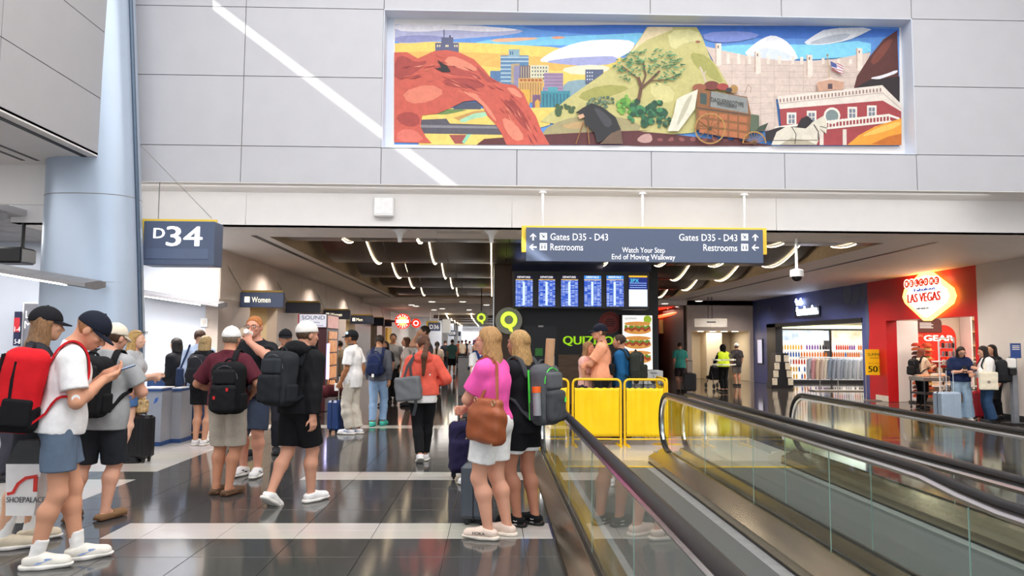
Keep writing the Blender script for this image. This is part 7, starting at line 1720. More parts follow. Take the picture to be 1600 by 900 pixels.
# --- blonde traveller with black suitcase
p = Person('traveller with blond hair and sunglasses on the head, in grey top and denim shorts', at_foot(200, 722), 1.68, R(-86), 0.013, female=True, hands=[dict(t=(-0.05, 0.26, 0.64)), dict(t=(0.06, 0.30, 0.66), pole=(0.4, -0.5, -1))], skin_c='e4b49c')
p.body(); p.shirt(C('b4b6ba'), 0.9, -0.02, seed=12); p.bottoms(C('4a6c9c'), 0.42, flare=0.02); p.shoes(C('222226'), M_sole_k, acc=C('d060a0')); p.hair('b8945c', 'long', 0.2); p.glasses('2a2020', 0.085)
# --- bystanders at far left
p = Person('person in a pink cap standing far left behind the red backpack', at_foot(44, 745), 1.56, R(-100), 0.016, skin_c='c89078'); p.body(thin=True); p.shirt(C('4a4c58'), 0.8); p.bottoms(C('30323c'), 1.9, name='trousers'); p.shoes(C('303034'), M_sole_k); p.hair('3a2c24', 'short'); p.cap(C('d87a84'), 1)
p = Person('grey-haired person at the far left edge', at_foot(4, 752), 1.42, R(-60), 0.016, female=True, skin_c='d8a890'); p.body(thin=True); p.shirt(C('6a5c54'), 1.8); p.bottoms(C('3a3a44'), 1.9, name='trousers'); p.shoes(C('303034'), M_sole_k); p.hair('a89a88', 'bob', 0.12)
# --- at the podium
p = Person('woman with short black hair in a black cardigan behind the gate podium', at_foot(272, 679), 1.60, R(65), 0.014, female=True, skin_c='dba78c', hands=[dict(t=(-0.1, 0.2, 0.55)), None]); p.body(thin=True); p.shirt(C('212227'), 1.75, -0.05, seed=15); p.bottoms(C('26272d'), 1.9, name='trousers'); p.shoes(C('222226'), M_sole_k); p.hair('1e1a1a', 'bob', 0.13); p.eyes('2a2020')
p = Person('tall man in a light blue shirt and jeans beside the podium, turned away', at_foot(306, 684), 1.74, R(20), 0.014, lean=0.12, skin_c='c8987c'); p.body(thin=True); p.shirt(C('b6c6e0'), 1.85, -0.05, seed=16); p.bottoms(C('34425e'), 1.93, name='jeans'); p.shoes(C('303034'), M_sole_k); p.hair('4a3224', 'short')
t = thing('shoulder_bag', 'dark navy shoulder bag hanging at the side of the man in light blue', 'bag', tuple(p.fr.w((-0.24, 0.02, 0.8)))); b = SDF(0.02); b.group([('b', np.array([-0.27, 0.0, 0.98]), np.array([0.06, 0.17, 0.15]), 0.04)], 0.02); b.wrinkle(0.006, 18, 4); soft('bag_body', b, 0.012, C('2c3856'), t, p.fr); hard('strap', MB().ribbon([(-0.27, 0.1, 1.1), (-0.2, 0.06, 1.35), (-0.14, 0.02, 1.5), (-0.18, -0.06, 1.35), (-0.27, -0.1, 1.1)], (1, 0, 0), 0.03, 0.008), C('2c3856'), t, p.fr)
p = Person('woman with blond bob in black top and shorts with dark backpack, seen from behind', at_foot(314, 695), 1.63, R(-4), 0.012, female=True, g=1.05, feet=[(-0.07, 0, 0, 0.1, 0), (0.07, 0, 0, -0.1, 0)], hands=[dict(t=(-0.15, 0.2, 0.58)), dict(t=(0.15, 0.2, 0.58))], skin_c='d09a7c'); p.body(); p.shirt(C('1f2024'), 1.3, -0.02, seed=18); p.bottoms(C('1b1c20'), 0.62, flare=0.02, seed=18); p.shoes(C('e8e8e8'), M_sole_w, acc=C('1b1b1e')); p.hair('b09468', 'bob', 0.12)
backpack(p, 'small charcoal backpack on the blond woman by the podium', ['2e2e34', '26262b'], (0.27, 0.42, 0.16))
# --- man in maroon polo
p9 = p = Person('man in maroon polo, white cap and khaki shorts, seen from behind', at_foot(351, 771), 1.69, R(-6), 0.009, g=1.12, belly=0.02, feet=[(-0.09, 0.03, 0, 0.12, 0), (0.09, -0.03, 0, -0.25, 0)], hands=[dict(t=(-0.20, 0.20, 0.615), pole=(-1, -0.7, -0.4)), dict(t=(0.2, 0.15, 0.6), pole=(1, -0.7, -0.4))], skin_c='c98e70', head=(0.05, 0.05, 0))
p.body(); p.shirt(C('5a2430'), 0.85, 0.005, 0.014, 0.014, seed=20); p.bottoms(C('b9afa2'), 0.96, flare=0.028, seed=21, waist=0.06); p.shoes(C('6a5240'), mat('cork_sole', '6a4a32', 0.7), 'sandal'); p.hair('8a7a6a', 'back'); p.cap(C('f4f3f2'), 1)
b = SDF(0.01); b.group([('f', p.pel+p.up*0.018*p.H, p.pel+p.up*0.03*p.H, 0.094*p.H*p.g+0.02, 0.094*p.H*p.g+0.02, p.fw, 0.80)], 0.01, [(p.pel+p.up*0.03*p.H, p.up), (p.pel+p.up*0.008*p.H, -p.up)]); soft('belt', b, 0.009, mat('belt_brown', '9a6a48', 0.5), p.root, p.fr)
b = SDF(0.01); b.group([('c', p.neck+p.up*0.01*p.H, p.neck+p.up*0.03*p.H, 0.046*p.H, 0.042*p.H)], 0.01, [(p.neck+p.up*0.03*p.H, p.up)]); soft('collar', b, 0.009, C('5a2430'), p.root, p.fr)
bp = backpack(p, 'black backpack with red tags slung on one shoulder of the man in maroon', ['17181b', '1c1d20', '202124'], (0.32, 0.50, 0.20), shift=0.12, drop=0.09, straps='R', pockets=2); k = p.pack
for u, v in ((0.06, 0.06), (-0.07, -0.02)): patch(p, 'red_tag', k['c']-k['F']*0.166+k['R']*u+k['U']*(v-0.06), -k['F'], k['U'], [(-0.012, -0.016), (0.012, -0.016), (0.012, 0.016), (-0.012, 0.016)], mat('tag_red', 'd02a30', 0.5), 0.004, bp)
# --- ginger man drinking
p10 = p = Person('ginger man with glasses in black T-shirt drinking from a white paper cup', at_foot(392, 744), 1.84, R(176), 0.009, g=1.15, feet=[(-0.08, 0.05, 0, 0.1, 0), (0.13, -0.02, 0, -0.2, 0)], hands=[dict(t=(-0.025, 0.235, 0.845), pole=(-1, 0.1, -0.7), dir=(0.25, -0.1, 0.9), palm=(0.5, -0.8, 0.1), curl=0.6), dict(t=(0.21, 0.08, 0.5))], skin_c='dfa088', head=(0.02, 0.0, 0))
p.body(); p.shirt(C('212328'), 0.72, -0.03, 0.013, 0.015, seed=23); p.bottoms(C('3a4356'), 0.96, flare=0.025, seed=24); p.shoes(C('e9e9ea'), M_sole_w, acc=C('2a2a2e')); p.hair('c07a44', 'short', cover=0.975); p.eyes('a86a3c'); p.glasses('5a3028')
S_ = p.H/1.75*1.09; cc = p.hc+p.hf*0.165*S_-p.hu*0.056*S_; t = thing('paper_cup', 'white paper coffee cup at the ginger man\'s mouth', 'cup', tuple(p.fr.w(cc))); ax = nrm(p.hf*0.85+p.hu*0.35); 
hard('cup', MB().tube([cc+ax*0.055, cc-ax*0.045], [0.030, 0.041], 14), mat('paper_white', 'f0eeea', 0.5), t, p.fr); hard('lid', MB().tube([cc-ax*0.045, cc-ax*0.058], [0.044, 0.040], 14), M_white_plastic, t, p.fr)
# --- man in black hoodie
p11 = p = Person('man in black hoodie and shorts with white cap, striding away to the right', at_foot(463, 786), 1.74, R(-30), 0.009, g=1.12, lean=0.05, feet=[(-0.09, -0.20, 0.045, 0.1, 0.55), (0.08, 0.17, 0, -0.1, 0)], hands=[dict(t=(-0.25, 0.16, 0.50)), dict(t=(0.24, -0.06, 0.485))], skin_c='d29a80', head=(0.05, -0.25, 0))
p.body(); p.shirt(C('17181b'), 1.93, -0.03, 0.02, 0.022, seed=26, wr=0.006, name='hoodie'); p.bottoms(C('141518'), 0.86, flare=0.028, seed=27); p.shoes(C('f1f0ef'), M_sole_w); p.hair('5a4434', 'back'); p.cap(C('ece8e2'), 0)
b = SDF(0.02); b.group([('e', p.neck-p.fw*0.055*p.H+p.up*0.012*p.H, np.array([0.085, 0.05, 0.05])*p.H, np.stack([p.rt, p.fw, p.up], 1)), ('c', p.neck-p.rt*0.05*p.H, p.neck+p.rt*0.05*p.H, 0.03*p.H, 0.03*p.H)], 0.03); b.wrinkle(0.005, 30, 5); soft('hood', b, 0.010, C('17181b'), p.root, p.fr)
backpack(p, 'dark grey backpack with many pockets on the man in the black hoodie', ['292c30', '22252a', '30343a'], (0.33, 0.50, 0.22), pockets=2, drop=0.02)
# --- heads between
p = Person('man in black cap and dark shirt standing behind the man in the black hoodie', at_foot(440, 709), 1.71, R(-155), 0.014, skin_c='cc9478'); p.body(thin=True); p.shirt(C('24262e'), 0.7); p.bottoms(C('2a2c34'), 1.9, name='trousers'); p.shoes(C('303034'), M_sole_k); p.hair('2a2220', 'back'); p.cap(C('1b1c22'), 1); p.eyes('3a2820')
p = Person('man in tan cap hidden between the maroon polo and the ginger man', at_foot(374, 712), 1.72, R(-30), 0.015, skin_c='cc9478'); p.body(thin=True); p.shirt(C('8a8478'), 0.7); p.bottoms(C('3a3c44'), 1.9, name='trousers'); p.shoes(C('303034'), M_sole_k); p.hair('6a5a4a', 'back'); p.cap(C('b8a48c'), 1)
# --- young man in white, standing
p13 = p = Person('young man in white T-shirt and cream sweatpants with black cap, facing left', at_foot(549, 678), 1.74, R(78), 0.011, feet=[(-0.07, 0.05, 0, 0.1, 0), (0.07, -0.05, 0, -0.1, 0)], hands=[dict(t=(-0.19, 0.14, 0.50)), dict(t=(0.15, -0.05, 0.50))], skin_c='a8724f', g=1.0)
p.body(thin=True); p.shirt(C('efeff0'), 0.75, -0.07, 0.015, 0.024, seed=30); p.bottoms(C('cfc8bc'), 1.93, d=0.016, flare=0.034, taper=0.012, seed=31, wr=0.007, name='sweatpants'); p.shoes(C('e6e8ee'), M_sole_w, acc=C('3c5ca8')); p.hair('1e1816', 'back'); p.cap(C('17181c'), 1); p.eyes('1e1816')
S_ = p.H/1.75*1.09; patch(p, 'cap_patch', p.hc+p.hf*0.045*S_-p.hr*0.082*S_+p.hu*0.075*S_, -p.hr*0.8+p.hu*0.4, p.hu, circ(0.026), mat('patch_blue', 'b8d0e8', 0.5), 0.008)
hard('neck_headphones', MB().tube([p.neck+p.up*0.035*p.H+p.rt*0.085*math.cos(a_)+p.fw*0.085*math.sin(a_) for a_ in [math.pi*(k/10)*1.3-0.5 for k in range(11)]], 0.014, 6), M_black, p.root, p.fr)
t = thing('smartphone', 'white phone in the lowered hand of the young man in white', 'phone', tuple(p.fr.w(p.wri[0]))); hard('phone_case', MB().cbox(tuple(p.wri[0]+p.hdir[0]*0.08+p.fw*0.03), (0.012, 0.07, 0.13), bev=0.003), M_white_plastic, t, p.fr, False)
# --- man with navy backpack
p14 = p = Person('man in dark grey top and light jeans with navy backpack and teal shoes, walking away', at_foot(590, 665), 1.68, R(-8), 0.012, feet=[(-0.07, -0.08, 0.0, 0.1, 0.05), (0.08, 0.12, 0, -0.1, 0)], hands=[dict(t=(-0.21, 0.05, 0.5)), dict(t=(0.22, -0.02, 0.5))], skin_c='c08c6c'); p.body(thin=True); p.shirt(C('585b66'), 1.9, -0.03, seed=33); p.bottoms(C('86a3c6'), 1.94, flare=0.014, seed=34, name='jeans'); p.shoes(C('4fc0b0'), mat('sole_teal', '2f9a90', 0.6)); p.hair('2e241e', 'short')
bp = backpack(p, 'navy backpack with white tag on the man in grey and jeans', ['1f2c54', '1a2547'], (0.28, 0.40, 0.17), drop=0.03); k = p.pack; patch(p, 'white_tag', k['c']-k['F']*0.14-k['U']*0.19, -k['F'], k['U'], [(-0.022, -0.03), (0.022, -0.03), (0.022, 0.03), (-0.022, 0.03)], M_white_plastic, 0.004, bp)
# --- coral hoodie woman
p17 = p = Person('woman with long ponytail in coral hoodie and black leggings, walking away', at_foot(659, 721), 1.64, R(6), 0.0095, female=True, g=1.08, feet=[(-0.03, -0.12, 0.03, 0.1, 0.45), (0.05, 0.14, 0, -0.1, 0)], hands=[dict(t=(-0.15, 0.2, 0.63)), dict(t=(0.17, 0.16, 0.62), pole=(1, -0.8, -0.4))], head=(0.0, 0.45, 0), skin_c='d9a284')
p.body(thin=True); p.shirt(C('f0efee'), 0.5, -0.055, 0.012, 0.016, seed=35, name='undershirt', arms=False); p.shirt(C('e0604f'), 1.92, 0.005, 0.019, 0.022, seed=36, wr=0.006, name='hoodie'); p.bottoms(C('16171a'), 1.92, flare=0.006, seed=37, wr=0.003, name='leggings'); p.shoes(C('e8e6ea'), M_sole_w, acc=C('1c1c20')); p.hair('5a3a28', 'pony', 0.36)
b = SDF(0.02); b.group([('e', p.neck-p.fw*0.055*p.H-p.up*0.01*p.H, np.array([0.075, 0.04, 0.06])*p.H, np.stack([p.rt, p.fw, p.up], 1))], 0.03); b.wrinkle(0.005, 30, 5); soft('hood', b, 0.010, C('e0604f'), p.root, p.fr)
t = thing('tote_bag', 'grey tote bag on the shoulder of the woman in coral', 'bag', tuple(p.fr.w((-0.25, 0, 0.75)))); b = SDF(0.02); b.group([('b', np.array([-0.19, -0.16, 0.96]), np.array([0.17, 0.065, 0.155]), 0.035, np.stack([nrm([1, -0.35, 0.12]), nrm([0.35, 1, 0]), nrm([-0.12, 0, 1])], 1))], 0.02); b.wrinkle(0.006, 16, 6); soft('bag_body', b, 0.010, C('6f7276'), t, p.fr)
for dy in (-0.05, 0.05): hard('strap', MB().ribbon(p.push_out([(-0.26, -0.2+dy, 1.1), (-0.2, -0.14+dy, 1.25), (-0.13, -0.08+dy*0.5, 1.36), (-0.12, 0.0, 1.42), (-0.13, 0.08, 1.36), (-0.2, 0.08, 1.2), (-0.12, -0.1, 1.1)], 0.015), (1, 0, 0), 0.03, 0.008), C('4a4c50'), t, p.fr)
hard('loose_strap', MB().ribbon([(-0.1, -0.24, 0.9), (-0.09, -0.25, 0.75), (-0.12, -0.24, 0.62)], (1, 0, 0), 0.04, 0.006), C('3a3c40'), t, p.fr)
# --- pink woman
p22 = p = Person('woman in bright pink T-shirt and white shorts with red glasses, arms folded, facing left', at_foot(767, 838), 1.68, R(64), 0.0085, female=True, g=1.22, feet=[(-0.10, 0.03, 0, 0.15, 0), (0.10, -0.05, 0, -0.1, 0)], hands=[dict(t=(0.10, 0.20, 0.63), pole=(-0.8, 0.5, -0.9), dir=(1, 0.1, 0.1), palm=(0, -1, 0.2), curl=0.3), dict(t=(-0.08, 0.24, 0.60), pole=(0.8, 0.5, -0.9), dir=(-1, 0.1, 0), palm=(0, -1, 0.2), curl=0.3)], head=(0.0, 0.05, 0), skin_c='dda288')
p.body(); p.shirt(C('f45fb2'), 0.72, 0.035, 0.012, 0.008, seed=40, wr=0.005); p.bottoms(C('f3f2f2'), 0.68, d=0.014, flare=0.020, seed=41, wr=0.005); p.shoes(C('efd9cb'), mat('sole_cream', 'f0e4d8', 0.6)); p.hair('b48a5a', 'long', 0.34); p.eyes('9a744c'); p.glasses('a02238')
a_, fp_, uf_, rr_ = p.footp(0); c0 = a_-uf_*0.045*p.H+uf_*0.026*p.H+fp_*0.035*p.H-rr_*0.0385*p.H
mb = MB(); text_into(mb, 'HOKA', Vector(c0), Vector(-fp_), Vector(uf_), 0.026, align='c', depth=0.004); hard('shoe_lettering', mb, M_darkgrey, p.root, p.fr, False)
# --- blonde with grey-green backpack
p23 = p = Person('blond woman in black T-shirt and shorts, standing behind the woman in pink', at_foot(814, 818), 1.66, R(52), 0.009, female=True, g=1.12, feet=[(-0.10, 0.02, 0, 0.1, 0), (0.06, -0.06, 0, -0.1, 0)], hands=[dict(t=(0.02, 0.25, 0.62), pole=(-0.9, 0.1, -0.9)), dict(t=(-0.02, 0.25, 0.60), pole=(0.9, 0.1, -0.9))], skin_c='b87e66')
p.body(); p.shirt(C('1a1b1f'), 0.75, -0.05, 0.013, 0.018, seed=43); p.bottoms(C('f0f0f2'), 0.62, flare=0.012, seed=45, name='inner_shorts'); p.bottoms(C('17181b'), 0.54, d=0.016, flare=0.024, seed=44); p.shoes(C('18181b'), M_sole_k); p.hair('b8935f', 'long', 0.30)
for i in (0, 1):
    a_, fp_, uf_, rr_ = p.footp(i); c0 = a_-uf_*0.045*p.H+uf_*0.024*p.H-fp_*0.005*p.H-rr_*0.0315*p.H
    mb = MB()
    for z_ in (-1, 1): mb.tube([Vector(c0+fp_*0.018*u+uf_*(0.010*z_+0.006*z_*abs(u))) for u in (-1, -0.5, 0, 0.5, 1)], 0.0028, 5)
    o = hard('shoe_emblem', mb, M_white_plastic, p.root, p.fr, False); o['kind'] = 'stuff'
bp = backpack(p, 'grey backpack with lime green edging and a rolled poster, on the blond woman in black', ['55585c', '46494d', '5c5f63'], (0.30, 0.50, 0.18), pockets=2, drop=0.05, tilt=-0.05, trim=mat('lime_trim', '4ee04a', 0.5)); k = p.pack
for s_ in (-1, 1): hard('lime_piping', MB().tube([k['c']+k['R']*s_*0.152+k['F']*0.06+k['U']*v for v in (0.22, 0.1, 0, -0.1, -0.2)], 0.009, 6), mat('lime_trim', '4ee04a', 0.5), bp, p.fr)
hard('lime_tag', MB().tube([k['c']-k['F']*0.17-k['U']*0.02+k['R']*0.06, k['c']-k['F']*0.17-k['U']*0.06+k['R']*0.05], 0.008, 5), mat('lime_trim', '4ee04a', 0.5), bp, p.fr)
t = thing('poster_tube', 'brown cardboard poster tube sticking out of the grey backpack', 'tube', tuple(p.fr.w(k['c']+k['U']*0.2))); c0 = k['c']-k['F']*0.02+k['U']*0.16+k['R']*0.03; hard('cardboard_roll', MB().tube([c0, c0+nrm(k['U']-k['F']*0.12)*0.32], 0.040, 18), mat('cardboard', 'c59a74', 0.7, var=0.08), t, p.fr); c1 = c0+nrm(k['U']-k['F']*0.12)*0.32; hard('end_cap', MB().tube([c1-k['U']*0.002, c1+nrm(k['U']-k['F']*0.12)*0.004], 0.038, 18), mat('cardboard_end', 'd8b898', 0.7), t, p.fr)
t = thing('water_bottle', 'clear bottle with orange cap in the side pocket of the grey backpack', 'bottle', tuple(p.fr.w(k['c']))); c0 = k['c']-k['R']*0.172-k['U']*0.16-k['F']*0.03; hard('bottle', MB().tube([c0, c0+k['U']*0.19], 0.034, 14), mat('bottle_clear', 'c8ccd2', 0.15, trans=0.5), t, p.fr); hard('cap', MB().tube([c0+k['U']*0.19, c0+k['U']*0.24], 0.037, 14), mat('cap_orange', 'f0661e', 0.4), t, p.fr)
# --- hidden companion with purple bag
p = Person('traveller in white shoes standing just behind the woman in pink, almost hidden', at_foot(764, 757), 1.56, R(15), 0.015, female=True, skin_c='c08868', feet=[(-0.24, 0, 0, 0.5, 0), (0.03, 0, 0, -0.1, 0)]); p.body(thin=True); p.shirt(C('e8e8ea'), 0.7); p.bottoms(C('2a2c34'), 1.9, name='leggings'); p.shoes(C('f0f0f0'), M_sole_w); p.hair('241c1a', 'bun')
# --- behind the barricade
p24 = p = Person('man in peach T-shirt and black cap with arms folded behind the yellow barricade', at_foot(941, 687), 1.86, R(80), 0.011, g=1.1, hands=[dict(t=(0.08, 0.25, 0.66), pole=(-0.9, 0.3, -0.9), curl=0.3), dict(t=(-0.08, 0.26, 0.645), pole=(0.9, 0.3, -0.9), curl=0.3)], skin_c='d89a7c', head=(-0.02, 0.1, 0)); p.body(thin=True); p.shirt(C('f7ab88'), 0.75, 0.01, 0.013, 0.014, seed=50); p.bottoms(C('1c1d22'), 1.9, waist=0.12, name='trousers'); p.shoes(C('8a5a48'), M_sole_k); p.hair('4a3a2e', 'back'); p.cap(C('1b2030'), 1); p.eyes(); p.glasses('202024')
t = thing('crossbody_strap_bag', 'black crossbody bag on the back of the man in peach', 'bag', tuple(p.fr.w((0, -0.1, 1.0)))); b = SDF(0.02); b.group([('b', p.waist-p.fw*0.16*1.0+p.up*0.0, np.array([0.15, 0.05, 0.09]), 0.03)], 0.02); soft('bag_body', b, 0.012, C('1a1b1f'), t, p.fr); hard('strap', MB().ribbon(p.push_out([p.waist-p.fw*0.2-p.rt*0.1, p.chest-p.fw*0.2-p.rt*0.06, p.shc-p.fw*0.16-p.rt*0.09, p.shc+p.up*0.06-p.rt*0.1, p.shc+p.fw*0.12-p.rt*0.1], 0.012), list([p.rt])*5, 0.04, 0.008), C('1a1b1f'), t, p.fr)
p = Person('person in a blue jacket behind the man in peach, facing left', at_foot(972, 684), 1.70, R(65), 0.013, skin_c='c8947a'); p.body(thin=True); p.shirt(C('1f5f94'), 1.9, -0.05, 0.02, 0.02, seed=52, name='jacket'); p.bottoms(C('2a2c34'), 1.9, name='trousers'); p.shoes(C('303034'), M_sole_k); p.hair('3a2a20', 'short'); backpack(p, 'dark olive backpack on the person in the blue jacket', ['363a36', '2f332f'], (0.30, 0.46, 0.2))
p = Person('smaller person in pale pink in front of the man in peach, holding papers', at_foot(917, 683), 1.58, R(-125), 0.014, female=True, hands=[dict(t=(-0.08, 0.26, 0.62)), dict(t=(0.08, 0.28, 0.62))], skin_c='d8a080'); p.body(thin=True); p.shirt(C('e8b8b0'), 0.3, -0.03); p.bottoms(C('3a3a44'), 1.9, name='trousers'); p.shoes(C('303034'), M_sole_k); p.hair('a07a54', 'bob', 0.14)
t = thing('paper_sheet', 'white folded papers held by the smaller person behind the barricade', 'paper', tuple(p.fr.w((0, 0.3, 0.95)))); hard('sheet', MB().cbox((0.02, 0.36, 0.98), (0.2, 0.012, 0.14), M=Matrix.Rotation(R(12), 4, 'Y')), M_white_plastic, t, p.fr, False)
# --- middle distance, left to right
def quick(label, px, py, H, yaw, top, bot, hair_c, style='short', h=0.017, female=False, sleeve=0.7, blen=1.9, shoe='303034', sk='c8967a', cap=None, g=1.0, hl=0.16, **k):
    q = Person(label, at_foot(px, py), H, R(yaw), h, female=female, skin_c=sk, g=g, **k); q.body(thin=blen > 1.2); q.shirt(C(top), sleeve, -0.04); q.bottoms(C(bot), blen, flare=0.016, name='shorts' if blen < 1.2 else 'trousers'); q.shoes(C(shoe), M_sole_k); q.hair(hair_c, 'back' if cap else style, hl)
    if cap: q.cap(C(cap), 1)
    return q
quick('person in a beige outfit with dark hair beside the red vending kiosk', 529, 632, 1.58, 30, 'b0a088', 'b8aa92', '201a18', female=True, sleeve=1.2, style='bun')
quick('dark-haired woman in a pale top partly hidden at the kiosk\'s red front', 487, 655, 1.60, -20, 'c8ccd4', '4a5a7a', '1c1616', female=True, style='bob', hl=0.2, sleeve=0.5)
q = quick('man in grey T-shirt and black trousers facing the camera', 613, 627, 1.78, 178, 'a6a6a6', '1e1f24', '2c2018', h=0.014, sk='bd8868'); q.eyes()
quick('woman with dark hair half hidden between the man in grey T-shirt and the navy backpack', 601, 634, 1.58, 160, '3a3a40', '2a2a30', '1c1616', female=True, style='bob', hl=0.2)
quick('woman with brown curly hair and white top behind the woman in coral', 635, 634, 1.68, 100, 'd8d4d0', '7a6a5c', '5a3a28', female=True, style='bob', hl=0.14)
q = quick('tall man touching his face, behind the woman in coral', 664, 650, 1.90, 100, '6a6c74', '2c2e36', '2c2018', h=0.014, hands=[dict(t=(-0.04, 0.17, 0.90), pole=(-0.6, 0.8, -1)), None])
quick('woman in a pale top with a dark bag walking beyond the woman in coral', 682, 610, 1.58, 0, 'c8b8ac', '1c1c20', '241a18', female=True, style='pony', hl=0.3)
quick('man in teal T-shirt and black shorts walking away down the concourse', 706, 589, 1.70, -5, '5f8f90', '1c1d22', '3a2a20', blen=0.9, h=0.02, feet=[(-0.08, -0.2, 0.05, 0.1, 0.6), (0.08, 0.15, 0, -0.1, 0)])
quick('distant person in dark clothes left of the man in teal T-shirt', 695, 583, 1.66, 0, '24262c', '24262c', '1c1616', h=0.022)
for i, (px, c1, c2, lab) in enumerate(((716, 'b04a30', '30323a', 'distant traveller in rust red in the far crowd'), (722, 'c8b8a0', '30323a', 'distant traveller in beige in the far crowd'), (728, '2a2a30', '4a3a34', 'distant traveller in black in the far crowd'), (734, 'd8d8dc', '3a4a6a', 'distant traveller in white top in the far crowd'), (741, '4a3a34', '2a2a30', 'distant traveller in brown, right side of the far crowd'))):
    quick(lab, px, 571+i % 2, 1.68+0.04*(i % 3), 20*i, c1, c2, '241a18', h=0.026)
q = quick('traveller in blue cap and white top with blue straps, looking left', 748, 664, 1.62, 40, 'e6e6e8', '2c3040', '5a4030', cap='3a4a66', h=0.013, sk='d8a284', head=(0, 0.4, 0)); backpack(q, 'blue backpack on the traveller in the blue cap', ['2c4a8a', '26407a'], (0.26, 0.40, 0.15))
quick('person in black beside the traveller in the blue cap', 766, 655, 1.64, 10, '1c1d22', '1c1d22', '2c1c18', h=0.015, female=True, style='bob', hl=0.15)
# --- right side
q = quick('man in teal polo and dark shorts walking away with a black suitcase', 1063, 612, 1.60, 0, '3f9a94', '3c3036', '2c2018', blen=0.85, h=0.016, g=1.15, sk='c89078')
q = quick('worker in yellow-green safety vest and black clothes pushing a stroller', 1131, 612, 1.54, 10, '1c1d20', '191a1d', '17171a', h=0.014, sleeve=1.9, g=1.15, hands=[dict(t=(-0.2, 0.36, 0.62)), dict(t=(0.16, 0.36, 0.62))], hl=0.12)
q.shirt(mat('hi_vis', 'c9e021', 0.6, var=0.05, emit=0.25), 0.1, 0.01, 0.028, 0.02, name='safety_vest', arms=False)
for v in (0.06, 0.16):
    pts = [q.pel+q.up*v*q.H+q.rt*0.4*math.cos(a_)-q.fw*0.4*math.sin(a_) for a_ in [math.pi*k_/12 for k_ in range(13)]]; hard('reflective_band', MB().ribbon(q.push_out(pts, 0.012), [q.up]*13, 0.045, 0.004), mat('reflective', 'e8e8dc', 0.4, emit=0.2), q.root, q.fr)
c0 = q.push_out([q.chest+q.up*0.045*q.H-q.fw*0.5], 0.012)[0]; patch(q, 'vest_badge', c0, -q.fw, q.up, [(-0.06, 0.07), (0.06, 0.07), (0.07, -0.02), (0, -0.09), (-0.07, -0.02)], mat('badge_grey', '5a6050', 0.5), 0.006)
b = SDF(0.01); b.group([('e', q.hc-q.hf*0.015+q.hu*0.01, np.array([0.10, 0.115, 0.12]), q.M), ('c', q.hc, q.neck, 0.09, 0.09)], 0.03, [(q.hc+q.hf*0.05, q.hf)]); soft('hood', b, 0.014, C('17171a'), q.root, q.fr)
fm = mat('floral_black', '2a2426', 0.8, var=0.9, scale=14); q = Person('man in dark floral shirt, grey shorts and white cap near the passage', at_foot(1152, 603), 1.58, R(8), 0.017, skin_c='c08a6c'); q.body(); q.shirt(fm, 0.8, -0.07, 0.014, 0.02); q.bottoms(C('7a7470'), 0.9, flare=0.02); q.shoes(C('3a3a3e'), M_sole_k); q.hair('4a3a2e', 'back'); q.cap(C('e4e0dc'), 1)
q = quick('shopper in cream top and black trousers reaching towards the red display', 1441, 638, 1.49, -75, 'e4cdb4', '1c1c20', '7a3a24', female=True, style='bob', hl=0.15, h=0.013, g=1.1, hands=[dict(t=(-0.1, 0.45, 0.72), pole=(-0.3, -0.3, -1)), dict(t=(0.08, 0.42, 0.70), pole=(0.3, -0.3, -1))]); q.glasses('4a2020'); backpack(q, 'black backpack on the shopper in cream', ['1a1a1d', '202024'], (0.26, 0.40, 0.17), drop=0.02)
q = Person('woman in navy sweater and wide light jeans looking at her phone', at_foot(1503, 657), 1.55, R(165), 0.011, female=True, hands=[dict(t=(-0.06, 0.24, 0.66), pole=(-0.8, -0.2, -1), dir=(0.4, 0.5, 0.4), curl=0.5), dict(t=(0.06, 0.24, 0.66), pole=(0.8, -0.2, -1), dir=(-0.4, 0.5, 0.4), curl=0.5)], head=(0.4, 0.1, 0), skin_c='dba88e', feet=[(-0.13, 0.03, 0, 0.1, 0), (0.11, 0, 0, -0.1, 0)]); q.body(thin=True); q.shirt(C('1e2a4e'), 1.05, 0.0, 0.018, 0.03, seed=60, name='sweater'); q.bottoms(C('9bb4cc'), 1.96, d=0.012, flare=0.05, taper=-0.03, seed=61, name='wide_jeans'); q.shoes(C('e8e8e8'), M_sole_w); q.hair('2a1e1a', 'bob', 0.12); q.eyes('2a1e1a'); q.glasses('2a2020')
t = thing('smartphone', 'phone held by the woman in the navy sweater', 'phone', tuple(q.fr.w((0, 0.35, 1.1)))); hard('phone_case', MB().cbox(tuple((q.wri[0]+q.wri[1])/2+np.array([0, 0.07, 0.06])), (0.075, 0.012, 0.14), bev=0.003), M_black, t, q.fr, False)
q = Person('woman in white hoodie and dark jeans with cream tote and black backpack, facing left', at_foot(1546, 661), 1.56, R(72), 0.011, female=True, hands=[dict(t=(-0.05, 0.22, 0.70), pole=(-0.6, -0.5, -1)), dict(t=(0.1, 0.25, 0.62))], head=(0.3, 0.1, 0), skin_c='d8a68c'); q.body(thin=True); q.shirt(C('eceaea'), 1.85, -0.02, 0.02, 0.025, seed=63, name='hoodie'); q.bottoms(C('2f4a6c'), 1.96, d=0.012, flare=0.035, taper=-0.01, seed=64, name='jeans'); q.shoes(C('303034'), M_sole_k); q.hair('241a18', 'bob', 0.13)
backpack(q, 'large black backpack on the woman in the white hoodie', ['26272b', '1f2024'], (0.30, 0.46, 0.20), drop=0.04)
